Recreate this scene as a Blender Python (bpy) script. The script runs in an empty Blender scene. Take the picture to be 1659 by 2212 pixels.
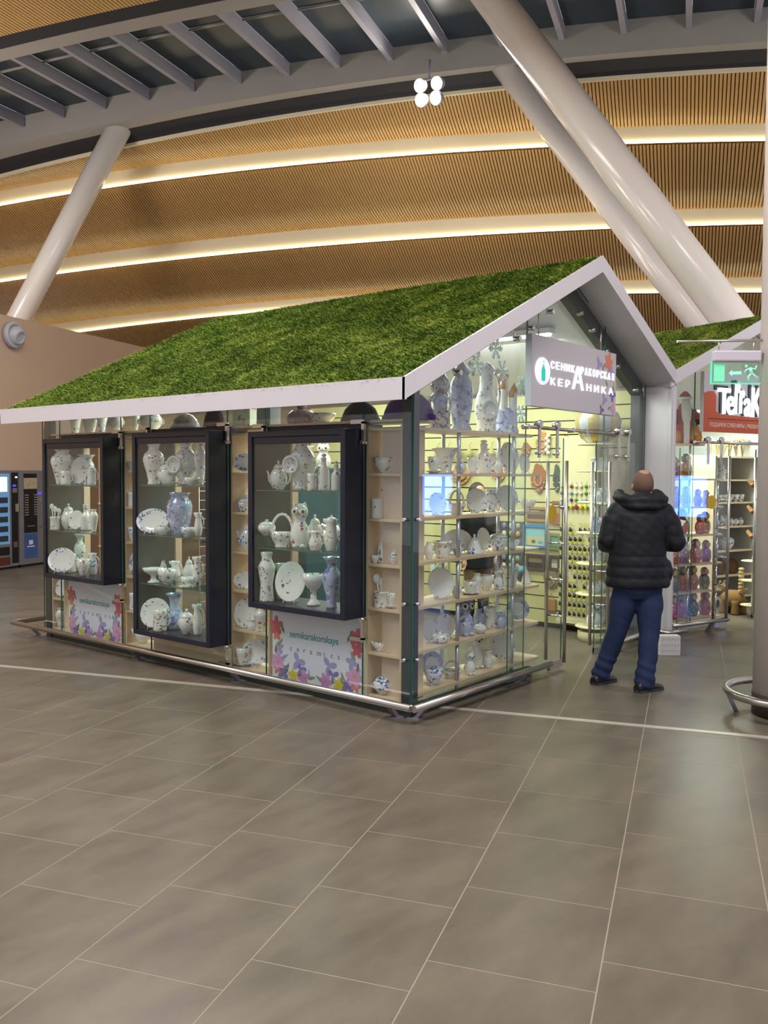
import bpy, bmesh, math, random
import numpy as np
from mathutils import Vector, Matrix, noise

random.seed(7)
rng = np.random.default_rng(7)
scene = bpy.context.scene
COL = scene.collection

# ------------------------------------------------------------------ camera
# World axes: origin = floor under the near glass corner of the shop kiosk,
# +X runs along its gable front, +Y along its long side, metres.
CAM = Vector((-4.944, -3.786, 1.75))
CAM_ROT = Matrix(((0.6330, 0.0313, -0.7735),
                  (-0.7741, 0.0319, -0.6323),
                  (0.0049, 0.9990, 0.0444)))
FPX = 1917.78
cam_data = bpy.data.cameras.new('camera')
cam_data.sensor_fit = 'VERTICAL'
cam_data.sensor_height = 36.0
cam_data.lens = 36.0 * FPX / 2212.0
cam_data.clip_end = 200
cam = bpy.data.objects.new('camera', cam_data)
COL.objects.link(cam)
_m = CAM_ROT.to_quaternion().to_matrix().to_4x4()
_m.translation = CAM
cam.matrix_world = _m
scene.camera = cam

# hall frame: v runs along the floor-joint / slat direction, u across to the right
HA = math.radians(20.30)
VV = Vector((math.cos(HA), math.sin(HA), 0))
UU = Vector((VV.y, -VV.x, 0))
HROT = HA - math.pi / 2          # object rotation that makes local x = u and local y = v
def H(u, v, z):
    return Vector((CAM.x, CAM.y, 0)) + UU * u + VV * v + Vector((0, 0, z))

# ------------------------------------------------------------------ view, world, large lights
scene.view_settings.view_transform = 'Standard'
scene.view_settings.look = 'None'
scene.view_settings.gamma = 1.0
scene.view_settings.use_curve_mapping = False
scene.view_settings.exposure = 0.0
scene.cycles.transparent_max_bounces = 24
scene.cycles.max_bounces = 4
scene.cycles.diffuse_bounces = 3
scene.cycles.glossy_bounces = 2
scene.cycles.transmission_bounces = 2
scene.cycles.use_adaptive_sampling = True
scene.cycles.adaptive_threshold = 0.08
scene.cycles.adaptive_min_samples = 16
scene.cycles.light_sampling_threshold = 0.03
scene.cycles.caustics_reflective = False
scene.cycles.caustics_refractive = False
scene.cycles.sample_clamp_indirect = 6.0

world = bpy.data.worlds.new('world')
scene.world = world
world.use_nodes = True
_bg = world.node_tree.nodes['Background']
_bg.inputs['Color'].default_value = (0.96, 0.93, 0.98, 1)
_bg.inputs['Strength'].default_value = 0.62

def area_light(name, loc, size, power, color=(1, 1, 1), target=None, size_y=None):
    d = bpy.data.lights.new(name, 'AREA')
    d.energy = power
    d.color = color
    d.shape = 'RECTANGLE' if size_y else 'SQUARE'
    d.size = size
    if size_y: d.size_y = size_y
    o = bpy.data.objects.new(name, d)
    COL.objects.link(o)
    o.location = loc
    dirv = (Vector(target) - Vector(loc)) if target else Vector((0, 0, -1))
    o.rotation_euler = dirv.to_track_quat('-Z', 'Y').to_euler()
    return o

# unseen area lights added high in the hall as general fill
area_light('hall_fill_light', H(-7, 2.0, 7.4), 3.0, 420, (1.0, 0.95, 0.90))
area_light('hall_fill_light', H(0.5, 3.0, 7.4), 3.0, 420, (1.0, 0.95, 0.90))
area_light('hall_fill_light', H(-6.5, 9.0, 7.4), 3.0, 300, (1.0, 0.95, 0.90))
# unseen area lights added to brighten the wooden ceiling and the columns
area_light('ceiling_fill_light', H(-13.2, 9.5, 4.9), 2.0, 240, (1.0, 0.95, 0.87), H(-6.5, 17.0, 7.8))
area_light('ceiling_fill_light', H(-4.5, 14.6, 4.6), 1.6, 70, (1.0, 0.95, 0.87), H(-4.0, 17.5, 8.0))
area_light('ceiling_fill_light', H(4.5, 10.5, 4.6), 1.6, 120, (1.0, 0.95, 0.88), H(-0.5, 16.0, 7.8))
area_light('ceiling_fill_light', H(-12.5, 4.0, 4.9), 1.6, 150, (1.0, 0.95, 0.87), H(-9.0, 10.0, 8.2))
# lamps under the shop roofs
LAMP = (0.90, 1.0, 0.87)
area_light('shop_ceiling_light', (1.1, 1.1, 2.86), 0.6, 54, LAMP, size_y=1.2)
area_light('shop_ceiling_light', (1.1, 3.2, 2.86), 0.6, 54, LAMP, size_y=1.2)
area_light('shop_ceiling_light', (2.9, 1.1, 3.10), 0.6, 56, LAMP, size_y=1.2)
area_light('shop_ceiling_light', (2.9, 3.2, 3.10), 0.6, 56, LAMP, size_y=1.2)

# ------------------------------------------------------------------ materials
def lin(c):
    if isinstance(c, str):
        c = tuple(int(c[i:i + 2], 16) / 255 for i in (0, 2, 4))
    return tuple(x / 12.92 if x <= 0.04045 else ((x + 0.055) / 1.055) ** 2.4 for x in c) + (1.0,)

MATS = {}
def mat(name, col, rough=0.5, metal=0.0, var=0.0, scale=6.0, emit=None, estr=0.0, spec=0.5, bump=0.0, coat=0.0):
    """plain procedural surface: colour with a soft noise variation and optional fine bump"""
    if name in MATS: return MATS[name]
    m = bpy.data.materials.new(name)
    m.use_nodes = True
    nt = m.node_tree
    b = nt.nodes['Principled BSDF']
    b.inputs['Roughness'].default_value = rough
    b.inputs['Metallic'].default_value = metal
    b.inputs['Specular IOR Level'].default_value = spec
    b.inputs['Coat Weight'].default_value = coat
    b.inputs['Coat Roughness'].default_value = 0.08
    c = lin(col)
    if var > 0 or bump > 0:
        tc = nt.nodes.new('ShaderNodeTexCoord')
        n = nt.nodes.new('ShaderNodeTexNoise')
        n.inputs['Scale'].default_value = scale
        n.inputs['Detail'].default_value = 5
        nt.links.new(tc.outputs['Object'], n.inputs['Vector'])
        if var > 0:
            mx = nt.nodes.new('ShaderNodeMix'); mx.data_type = 'RGBA'
            mx.inputs['A'].default_value = tuple(x * (1 - var) for x in c[:3]) + (1,)
            mx.inputs['B'].default_value = tuple(min(1, x * (1 + var)) for x in c[:3]) + (1,)
            nt.links.new(n.outputs['Fac'], mx.inputs['Factor'])
            nt.links.new(mx.outputs['Result'], b.inputs['Base Color'])
        else:
            b.inputs['Base Color'].default_value = c
        if bump > 0:
            bp = nt.nodes.new('ShaderNodeBump')
            bp.inputs['Strength'].default_value = bump
            bp.inputs['Distance'].default_value = 0.01
            nt.links.new(n.outputs['Fac'], bp.inputs['Height'])
            nt.links.new(bp.outputs['Normal'], b.inputs['Normal'])
    else:
        b.inputs['Base Color'].default_value = c
    if emit:
        b.inputs['Emission Color'].default_value = lin(emit)
        b.inputs['Emission Strength'].default_value = estr
        if name not in ('warm_light_strip', 'shop_light_tube', 'floodlight_lens'): m.cycles.emission_sampling = 'NONE'
    MATS[name] = m
    return m

def glass_mat(name, tint, refl=1.0):
    """thin pane: clear transmission with a tint plus a mirror-like reflection that grows at grazing angles"""
    if name in MATS: return MATS[name]
    m = bpy.data.materials.new(name); m.use_nodes = True
    nt = m.node_tree
    nt.nodes.remove(nt.nodes['Principled BSDF'])
    out = nt.nodes['Material Output']
    t = nt.nodes.new('ShaderNodeBsdfTransparent'); t.inputs['Color'].default_value = tint + (1,)
    g = nt.nodes.new('ShaderNodeBsdfGlossy'); g.inputs['Roughness'].default_value = 0.02
    g.inputs['Color'].default_value = (refl, refl, refl, 1)
    lw = nt.nodes.new('ShaderNodeLayerWeight'); lw.inputs['Blend'].default_value = 0.5
    pw = nt.nodes.new('ShaderNodeMath'); pw.operation = 'POWER'; pw.inputs[1].default_value = 5.0
    f = nt.nodes.new('ShaderNodeMath'); f.operation = 'MULTIPLY_ADD'; f.inputs[1].default_value = 0.95; f.inputs[2].default_value = 0.045
    nt.links.new(lw.outputs['Facing'], pw.inputs[0]); nt.links.new(pw.outputs['Value'], f.inputs[0])
    mx = nt.nodes.new('ShaderNodeMixShader')
    nt.links.new(f.outputs['Value'], mx.inputs['Fac'])
    nt.links.new(t.outputs['BSDF'], mx.inputs[1]); nt.links.new(g.outputs['BSDF'], mx.inputs[2])
    nt.links.new(mx.outputs['Shader'], out.inputs['Surface'])
    MATS[name] = m
    return m

def floral_mat(name, base, cols, scale=16.0, cover=0.45, rough=0.12, size=0.40):
    """glazed ceramic: white ground with scattered painted blossoms and leaves"""
    if name in MATS: return MATS[name]
    m = bpy.data.materials.new(name); m.use_nodes = True
    nt = m.node_tree; N = nt.nodes.new; L = nt.links.new
    b = nt.nodes['Principled BSDF']
    b.inputs['Roughness'].default_value = rough
    b.inputs['Coat Weight'].default_value = 0.4
    b.inputs['Coat Roughness'].default_value = 0.05
    tc = N('ShaderNodeTexCoord'); oi = N('ShaderNodeObjectInfo')
    ad = N('ShaderNodeVectorMath'); ad.operation = 'ADD'
    sc = N('ShaderNodeVectorMath'); sc.operation = 'SCALE'; sc.inputs['Scale'].default_value = 7.0
    cmb = N('ShaderNodeCombineXYZ')
    L(oi.outputs['Random'], cmb.inputs['X']); L(oi.outputs['Random'], cmb.inputs['Z'])
    L(cmb.outputs['Vector'], sc.inputs[0])
    L(tc.outputs['Object'], ad.inputs[0]); L(sc.outputs['Vector'], ad.inputs[1])
    ns = N('ShaderNodeTexNoise'); ns.inputs['Scale'].default_value = scale * 2.6
    L(ad.outputs['Vector'], ns.inputs['Vector'])
    nd = N('ShaderNodeVectorMath'); nd.operation = 'MULTIPLY_ADD'
    L(ns.outputs['Color'], nd.inputs[0]); nd.inputs[1].default_value = (.9 / scale,) * 3; L(ad.outputs['Vector'], nd.inputs[2])
    vo = N('ShaderNodeTexVoronoi'); vo.inputs['Scale'].default_value = scale * 1.9
    L(nd.outputs['Vector'], vo.inputs['Vector'])
    ng = N('ShaderNodeTexNoise'); ng.inputs['Scale'].default_value = scale * .55; ng.inputs['Detail'].default_value = 1
    L(ad.outputs['Vector'], ng.inputs['Vector'])
    gt = N('ShaderNodeMath'); gt.operation = 'GREATER_THAN'; gt.inputs[1].default_value = .62 - .32 * cover
    L(ng.outputs['Fac'], gt.inputs[0])
    dd = N('ShaderNodeMath'); dd.operation = 'MULTIPLY_ADD'
    L(ns.outputs['Fac'], dd.inputs[0]); dd.inputs[1].default_value = 0.35; L(vo.outputs['Distance'], dd.inputs[2])
    lt = N('ShaderNodeMath'); lt.operation = 'LESS_THAN'; lt.inputs[1].default_value = size + 0.17
    L(dd.outputs['Value'], lt.inputs[0])
    sep = N('ShaderNodeSeparateColor'); L(vo.outputs['Color'], sep.inputs['Color'])
    ch = N('ShaderNodeMath'); ch.operation = 'LESS_THAN'; ch.inputs[1].default_value = min(.95, cover + .35)
    L(sep.outputs['Red'], ch.inputs[0])
    mk = N('ShaderNodeMath'); mk.operation = 'MULTIPLY'; L(lt.outputs['Value'], mk.inputs[0]); L(ch.outputs['Value'], mk.inputs[1])
    mk0 = mk; mk = N('ShaderNodeMath'); mk.operation = 'MULTIPLY'; L(mk0.outputs['Value'], mk.inputs[0]); L(gt.outputs['Value'], mk.inputs[1])
    rp = N('ShaderNodeValToRGB'); rp.color_ramp.interpolation = 'CONSTANT'
    el = rp.color_ramp.elements
    while len(el) < len(cols): el.new(0.5)
    for i, c in enumerate(cols):
        el[i].position = i / len(cols); el[i].color = lin(c)
    L(sep.outputs['Green'], rp.inputs['Fac'])
    mx = N('ShaderNodeMix'); mx.data_type = 'RGBA'
    mx.inputs['A'].default_value = lin(base)
    L(mk.outputs['Value'], mx.inputs['Factor']); L(rp.outputs['Color'], mx.inputs['B'])
    L(mx.outputs['Result'], b.inputs['Base Color'])
    MATS[name] = m
    return m

# ------------------------------------------------------------------ mesh helpers
class MB:
    """collects faces of one mesh object"""
    def __init__(s): s.v = []; s.f = []; s.m = []; s.s = []
    def add(s, verts, faces, m=0, smooth=False):
        o = len(s.v); s.v += [tuple(p) for p in verts]
        for f in faces:
            s.f.append(tuple(o + i for i in f)); s.m.append(m); s.s.append(smooth)
        return s
    def box(s, x0, x1, y0, y1, z0, z1, m=0):
        v = [(x, y, z) for x in (x0, x1) for y in (y0, y1) for z in (z0, z1)]
        return s.add(v, [(0, 1, 3, 2), (4, 6, 7, 5), (0, 4, 5, 1), (2, 3, 7, 6), (0, 2, 6, 4), (1, 5, 7, 3)], m)
    def prism(s, poly, a, b, axis='y', m=0):
        """poly: 2-D outline; extruded between a and b along axis ('y': poly is x,z; 'x': y,z; 'z': x,y)"""
        n = len(poly)
        def p(q, t):
            return (q[0], t, q[1]) if axis == 'y' else (t, q[0], q[1]) if axis == 'x' else (q[0], q[1], t)
        v = [p(q, a) for q in poly] + [p(q, b) for q in poly]
        f = [tuple(range(n - 1, -1, -1)), tuple(range(n, 2 * n))] + [(i, (i + 1) % n, n + (i + 1) % n, n + i) for i in range(n)]
        return s.add(v, f, m)
    def ring_loft(s, rings, m=0, smooth=True, cap0=True, cap1=True, closed=True):
        n = len(rings[0]); v = [p for r in rings for p in r]; f = []
        for i in range(len(rings) - 1):
            for j in range(n if closed else n - 1):
                k = (j + 1) % n
                f.append((i * n + j, i * n + k, (i + 1) * n + k, (i + 1) * n + j))
        s.add(v, f, m, smooth)
        o = len(s.v) - len(v)
        if cap0: s.f.append(tuple(o + j for j in range(n - 1, -1, -1))); s.m.append(m); s.s.append(False)
        if cap1: s.f.append(tuple(o + (len(rings) - 1) * n + j for j in range(n))); s.m.append(m); s.s.append(False)
        return s
    def tube(s, pts, r, n=10, m=0, smooth=True, closed=False):
        pts = [Vector(p) for p in pts]; rings = []
        rr = r if isinstance(r, (list, tuple)) else [r] * len(pts)
        up = None; k = len(pts)
        for i, p in enumerate(pts):
            if closed: t = pts[(i + 1) % k] - pts[i - 1]
            else: t = pts[min(i + 1, k - 1)] - pts[max(i - 1, 0)]
            t.normalize()
            if up is None: up = Vector((0, 0, 1)) if abs(t.z) < 0.9 else Vector((1, 0, 0))
            a = t.cross(up); a.normalize(); b = a.cross(t); b.normalize(); up = b
            rings.append([p + (a * math.cos(q) + b * math.sin(q)) * rr[i] for q in [2 * math.pi * j / n for j in range(n)]])
        if closed:
            rings.append(rings[0])
            return s.ring_loft(rings, m, smooth, False, False)
        return s.ring_loft(rings, m, smooth)
    def lathe(s, prof, n=20, c=(0, 0, 0), m=0, sx=1.0, sy=1.0, smooth=True, mats=None):
        """prof: (r, z) points from bottom to top; r = 0 closes to a point"""
        rings = []
        for r, z in prof:
            r = max(r, 1e-4)
            rings.append([(c[0] + r * sx * math.cos(2 * math.pi * j / n), c[1] + r * sy * math.sin(2 * math.pi * j / n), c[2] + z) for j in range(n)])
        if mats is None:
            return s.ring_loft(rings, m, smooth, prof[0][0] > 1e-3, prof[-1][0] > 1e-3)
        for i in range(len(rings) - 1):
            s.ring_loft([rings[i], rings[i + 1]], mats[i], smooth, i == 0 and prof[0][0] > 1e-3, i == len(rings) - 2 and prof[-1][0] > 1e-3)
        return s
    def ball(s, c, r, n=12, k=8, m=0, sx=1, sy=1, sz=1):
        prof = [(r * math.sin(math.pi * i / k), -r * sz * math.cos(math.pi * i / k)) for i in range(k + 1)]
        return s.lathe(prof, n, c, m, sx, sy)
    def mesh(s, name, mats):
        me = bpy.data.meshes.new(name)
        me.from_pydata(s.v, [], s.f)
        for x in (mats if isinstance(mats, (list, tuple)) else [mats]): me.materials.append(x)
        me.polygons.foreach_set('material_index', s.m)
        me.polygons.foreach_set('use_smooth', s.s)
        if len(s.f) < 30000:
            b = bmesh.new(); b.from_mesh(me)
            bmesh.ops.remove_doubles(b, verts=b.verts, dist=1e-6)
            bmesh.ops.recalc_face_normals(b, faces=b.faces)
            b.to_mesh(me); b.free()
        me.update()
        return me
    def build(s, name, mats, parent=None, loc=None, rot=None):
        return link(name, s.mesh(name, mats), parent, loc, rot)

def link(name, data, parent=None, loc=None, rot=None):
    o = bpy.data.objects.new(name, data)
    COL.objects.link(o)
    if parent: o.parent = parent
    if loc is not None: o.location = loc
    if rot is not None: o.rotation_euler = rot
    return o
def tag(o, label=None, cat=None, group=None, kind=None):
    if label: o['label'] = label
    if cat: o['category'] = cat
    if group: o['group'] = group
    if kind: o['kind'] = kind
    return o
def thing(name, label, cat, loc=(0, 0, 0), rz=0.0, group=None, kind=None):
    return tag(link(name, None, None, loc, (0, 0, rz)), label, cat, group, kind)
def bevel(o, w=0.004, seg=2):
    md = o.modifiers.new('bevel', 'BEVEL'); md.width = w; md.segments = seg; md.limit_method = 'ANGLE'
    return o
def fast_mesh(name, verts, faces, mats, smooth=False, midx=None):
    me = bpy.data.meshes.new(name)
    verts = np.asarray(verts, np.float32); faces = np.asarray(faces, np.int32)
    k = faces.shape[1]
    me.vertices.add(len(verts)); me.vertices.foreach_set('co', verts.ravel())
    me.loops.add(faces.size); me.loops.foreach_set('vertex_index', faces.ravel())
    me.polygons.add(len(faces))
    me.polygons.foreach_set('loop_start', np.arange(0, faces.size, k, dtype=np.int32))
    me.polygons.foreach_set('use_smooth', np.full(len(faces), smooth))
    for x in (mats if isinstance(mats, (list, tuple)) else [mats]): me.materials.append(x)
    if midx is not None: me.polygons.foreach_set('material_index', np.asarray(midx, np.int32))
    me.update(calc_edges=True); me.validate()
    return me
def text_mesh(body, size, mats, depth=0.0, sx=1.0, shear=0.0, align='LEFT', offset=0.0):
    cu = bpy.data.curves.new('lettering', 'FONT')
    cu.body = body; cu.size = size; cu.extrude = depth; cu.align_x = align; cu.shear = shear; cu.offset = offset
    cu.resolution_u = 3
    o = bpy.data.objects.new('lettering', cu); COL.objects.link(o)
    dg = bpy.context.evaluated_depsgraph_get()
    me = bpy.data.meshes.new_from_object(o.evaluated_get(dg))
    bpy.data.objects.remove(o); bpy.data.curves.remove(cu)
    me.materials.clear()
    for x in (mats if isinstance(mats, (list, tuple)) else [mats]): me.materials.append(x)
    if sx != 1.0:
        for q in me.vertices: q.co.x *= sx
    return me

def glyph(ch, x0, x1, z0, z1, m, depth, bold=0.0):
    """one character mesh scaled to fill the box x0..x1, z0..z1 (local x, y)"""
    me = text_mesh(ch, 1.0, m, 0.0, offset=bold)
    co = np.empty(len(me.vertices) * 3, np.float32); me.vertices.foreach_get('co', co); co = co.reshape(-1, 3)
    lo, hi = co.min(0), co.max(0)
    co[:, 0] = x0 + (co[:, 0] - lo[0]) / max(hi[0] - lo[0], 1e-4) * (x1 - x0)
    co[:, 1] = z0 + (co[:, 1] - lo[1]) / max(hi[1] - lo[1], 1e-4) * (z1 - z0)
    n = len(co); tri = [tuple(p.vertices) for p in me.polygons]
    v = [tuple(q) for q in co] + [(q[0], q[1], -depth) for q in co]
    ec = {}
    for p in tri:
        for i in range(len(p)):
            e = (p[i], p[(i + 1) % len(p)]); k = tuple(sorted(e)); ec[k] = None if k in ec else e
    f = tri + [(e[1], e[0], e[0] + n, e[1] + n) for e in ec.values() if e]
    out = bpy.data.meshes.new('letter'); out.from_pydata(v, [], f); out.materials.append(m); out.update()
    bpy.data.meshes.remove(me)
    return out

M_WHITE = mat('white_lacquer', 'dcd7de', 0.35, var=0.02, scale=3)
M_STEEL = mat('brushed_steel', 'c9c3bd', 0.28, 1.0, var=0.04, scale=40)
M_CHROME = mat('chrome', 'd8dbe2', 0.10, 1.0)
M_DARK = mat('dark_anthracite_metal', '3b4144', 0.45, 0.3, var=0.08, scale=8)
M_NAVY = mat('blue_black_laminate', '171d2f', 0.38, var=0.05, scale=5)
M_NAVY_IN = mat('dark_green_grey_laminate', '3c4543', 0.6, var=0.05, scale=5)
M_BIRCH = mat('birch_laminate', 'dcc3a4', 0.45, var=0.05, scale=9)
M_GLASS = glass_mat('clear_pane_glass', (0.955, 0.985, 0.97))
M_GEDGE = mat('green_glass_edge', '3a6a60', 0.25, spec=0.5)
M_SHELFG = glass_mat('shelf_glass', (0.72, 0.90, 0.84))
M_BLACK = mat('black_plastic', '15161a', 0.4)
M_RUBBER = mat('dark_grey_rubber', '3a3a3c', 0.7)

# ================================================================== FLOOR
def floor_mat():
    m = bpy.data.materials.new('grey_brown_porcelain'); m.use_nodes = True
    nt = m.node_tree; N = nt.nodes.new; L = nt.links.new
    b = nt.nodes['Principled BSDF']
    tc = N('ShaderNodeTexCoord'); oi = N('ShaderNodeObjectInfo'); geo = N('ShaderNodeNewGeometry')
    mp = N('ShaderNodeMapping'); mp.inputs['Scale'].default_value = (1.0, 2.6, 1); mp.inputs['Rotation'].default_value = (0, 0, 0.9)
    L(geo.outputs['Position'], mp.inputs['Vector'])
    n1 = N('ShaderNodeTexNoise'); n1.inputs['Scale'].default_value = 1.6; n1.inputs['Detail'].default_value = 7; n1.inputs['Roughness'].default_value = 0.62
    L(mp.outputs['Vector'], n1.inputs['Vector'])
    n2 = N('ShaderNodeTexNoise'); n2.inputs['Scale'].default_value = 60; n2.inputs['Detail'].default_value = 3
    L(geo.outputs['Position'], n2.inputs['Vector'])
    r1 = N('ShaderNodeMapRange'); r1.inputs['From Min'].default_value = 0.3; r1.inputs['From Max'].default_value = 0.7
    L(n1.outputs['Fac'], r1.inputs['Value'])
    mx = N('ShaderNodeMix'); mx.data_type = 'RGBA'
    mx.inputs['A'].default_value = lin('5d564b'); mx.inputs['B'].default_value = lin('766d5f')
    L(r1.outputs['Result'], mx.inputs['Factor'])
    hs = N('ShaderNodeHueSaturation')
    ad = N('ShaderNodeMath'); ad.operation = 'MULTIPLY_ADD'; ad.inputs[1].default_value = 0.10; ad.inputs[2].default_value = 0.90
    L(oi.outputs['Random'], ad.inputs[0])
    a2 = N('ShaderNodeMath'); a2.operation = 'MULTIPLY_ADD'; a2.inputs[1].default_value = 0.12
    L(n2.outputs['Fac'], a2.inputs[0]); L(ad.outputs['Value'], a2.inputs[2])
    L(a2.outputs['Value'], hs.inputs['Value']); L(mx.outputs['Result'], hs.inputs['Color'])
    L(hs.outputs['Color'], b.inputs['Base Color'])
    r2 = N('ShaderNodeMapRange'); r2.inputs['To Min'].default_value = 0.27; r2.inputs['To Max'].default_value = 0.40
    L(n1.outputs['Fac'], r2.inputs['Value']); L(r2.outputs['Result'], b.inputs['Roughness'])
    b.inputs['Specular IOR Level'].default_value = 0.45
    return m
M_TILE = floor_mat()
M_GROUT = mat('pale_grout', '998f80', 0.8, var=0.08, scale=20)
M_STRIP = mat('worn_metal_strip', 'cfc6b8', 0.38, 0.35, var=0.12, scale=30)

floor = thing('floor', None, None, kind='structure')
b = MB(); b.box(-20, 9, -2, 25, -0.08, -0.0006)
b.build('grout_bed', M_GROUT, floor, H(0, 0, 0), (0, 0, HROT))
DU, DV, GAP = 0.5965, 0.606, 0.0055
tiles = []
for i in range(-26, 20):
    u0 = -2.65 + DU * i
    for j in range(-6, 44):
        v0 = 2.994 - DV * 3 + 0.204 * i % DV + DV * j
        uc, vc = u0 + DU / 2, v0 + DV / 2
        if vc < -1.5 or vc > 24: continue
        p = H(uc, vc, 0)
        q = CAM_ROT.transposed() @ (p - CAM)
        inview = False
        if q.z < -0.5:
            px, py = 829.5 - q.x / q.z * FPX, 1106 + q.y / q.z * FPX
            inview = -180 < px < 1839 and py < 2400
        hidden = (0.1 < p.x < 4.0 and 0.4 < p.y < 4.8)
        tiles.append((0 if inview and not hidden else 1, -q.z, uc, vc))
tiles.sort()
b = MB(); b.box(-(DU - GAP) / 2, (DU - GAP) / 2, -(DV - GAP) / 2, (DV - GAP) / 2, -0.02, 0.0)
tile_me = b.mesh('tile', M_TILE)
for k, (hid, dep, uc, vc) in enumerate(tiles[:290]):
    link('tile', tile_me, floor, H(uc, vc, 0), (0, 0, HROT))
vs = []; fs = []
for hid, dep, uc, vc in tiles[290:]:
    o = len(vs)
    for du, dv in ((-1, -1), (1, -1), (1, 1), (-1, 1)):
        vs.append(tuple(H(uc + du * (DU - GAP) / 2, vc + dv * (DV - GAP) / 2, 0)))
    fs.append((o, o + 1, o + 2, o + 3))
tag(link('distant_tiles', fast_mesh('distant_tiles', vs, fs, M_TILE), floor), kind='stuff')
b = MB(); b.box(-14, 7, 6.322, 6.378, 0.0, 0.004)
b.build('expansion_strip', M_STRIP, floor, H(0, 0, 0), (0, 0, HROT))

# ================================================================== HALL CEILING
# height lines of the ceiling: at distance v the height over u is a shallow arch
def arch(v, pts):
    zz = np.polyfit([p[0] for p in pts], [p[1] for p in pts], 2)
    return (v, zz)
LINES = {
    'near_bot': (12.10, (-0.00562, -0.07082, 8.39762)),
    'near_c': (11.75, (-0.00562, -0.07082, 8.37993)),
    'near_b': (11.40, (-0.00562, -0.07082, 8.39077)),
    'beam_near': (15.00, (-0.00511, -0.06756, 8.42963)),
    'beam_far': (15.26, (-0.00662, -0.07745, 8.45709)),
    'p1a': (15.70, (-0.00649, -0.07649, 8.34344)),
    'p1b': (16.60, (-0.00496, -0.09687, 7.83271)),
    'c1': (16.60, (-0.00485, -0.09162, 7.53446)),
    'p2b': (18.58, (-0.00379, -0.06560, 6.95460)),
    'c2': (18.58, (-0.00326, -0.05438, 6.61392)),
    'p3b': (20.50, (-0.00278, -0.03748, 6.00351)),
    'c3': (20.50, (-0.00372, -0.05199, 5.68878)),
    'near_a': (3.00, (-0.00562, -0.07082, 8.19077)),
    'p2a': (16.65, (-0.00485, -0.09162, 7.53446)),
    'p3a': (18.63, (-0.00326, -0.05438, 6.61392)),
    'p4a': (20.55, (-0.00372, -0.05199, 5.68878)),
    'p4b': (24.20, (-0.00372, -0.05199, 4.48878)),
}

def zline(name, u):
    return float(np.polyval(LINES[name][1], u))

M_WOOD = mat('honey_wood_slat', 'cda66d', 0.36, var=0.10, scale=2.0)
M_WOODBACK = mat('brown_slat_backing', '8a6134', 0.7)
M_COVE = mat('cream_cove_panel', 'e6dcc2', 0.5, var=0.03, scale=2)
M_LED = mat('warm_light_strip', 'fff3cf', 0.5, emit='fff0c4', estr=5.0)
M_BEAM = mat('grey_painted_steel', '9f9b97', 0.5, var=0.05, scale=3)
M_BEAMD = mat('grey_violet_painted_steel', '9c9aa6', 0.55, var=0.05, scale=3)
M_GAP = mat('dark_ceiling_slot', '2b2c33', 0.7)
M_SKY = mat('night_skylight_glass', '36414a', 0.35, spec=0.25, var=0.25, scale=1.2)

U0, U1, PITCH = -24.0, 5.5, 0.062
ceiling = thing('ceiling', None, None, kind='structure')
def strip_between(la, lb, n=48, seg=1, sag=0.0):
    """grid of points between two height lines, u along, seg steps across"""
    us = np.linspace(U0, U1, n + 1)
    out = []
    va, vb = LINES[la][0], LINES[lb][0]
    for k in range(seg + 1):
        t = k / seg
        out.append([tuple(H(u, va + (vb - va) * t, zline(la, u) * (1 - t) + zline(lb, u) * t + sag * 4 * t * (1 - t))) for u in us])
    return out
def sheet(name, m, rows, smooth=True):
    b = MB(); n = len(rows[0]); v = [p for r in rows for p in r]
    f = [(i * n + j, i * n + j + 1, (i + 1) * n + j + 1, (i + 1) * n + j) for i in range(len(rows) - 1) for j in range(n - 1)]
    b.add(v, f, 0, smooth)
    return b.build(name, m, ceiling)
def slats(la, lb, sag, seg=5, w=0.042, d=0.035):
    va, vb = LINES[la][0], LINES[lb][0]
    us = np.arange(U0, U1, PITCH)
    V = []; F = []
    t = np.linspace(0, 1, seg + 1)
    za = np.polyval(LINES[la][1], us); zb = np.polyval(LINES[lb][1], us)
    vv_, uu_ = np.array(VV), np.array(UU); c0 = np.array((CAM.x, CAM.y, 0))
    for k, u in enumerate(us):
        z = za[k] * (1 - t) + zb[k] * t + sag * 4 * t * (1 - t)
        base = c0 + np.outer(va + (vb - va) * t, vv_)
        o = len(V) * 1
        for (du, dz) in ((-w / 2, 0.01), (-w / 2, -d), (w / 2, -d), (w / 2, 0.01)):
            p = base + uu_ * (u + du); p[:, 2] = z + dz
            V.extend(p)
        s1 = seg + 1
        for a in range(3):
            for i in range(seg):
                F.append((o + a * s1 + i, o + a * s1 + i + 1, o + (a + 1) * s1 + i + 1, o + (a + 1) * s1 + i))
    return tag(link('wood_slats', fast_mesh('wood_slats', V, F, M_WOOD), ceiling), kind='stuff')
def wood_panel(la, lb, sag):
    sheet('slat_backing', M_WOODBACK, strip_between(la, lb, seg=5, sag=sag))
    slats(la, lb, sag)
def led(line):
    v, _ = LINES[line]
    us = np.linspace(U0, U1, 49); b = MB(); rings = []
    for u in us:
        z = zline(line, u)
        rings.append([tuple(H(u, v + dv, z + dz)) for dv, dz in ((-0.05, -0.02), (-0.05, 0.02), (-0.005, 0.02), (-0.005, -0.02))])
    b.ring_loft(rings, 0, False)
    b.build('light_strip', M_LED, ceiling)
wood_panel('near_a', 'near_b', 0.0)
sheet('dark_slot', M_GAP, strip_between('near_b', 'near_c'))
sheet('dark_slot', M_GAP, strip_between('beam_far', 'p1a'))
for i, s in ((1, -0.03), (2, -0.10), (3, -0.10), (4, -0.10)):
    wood_panel('p%da' % i, 'p%db' % i, s)
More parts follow.
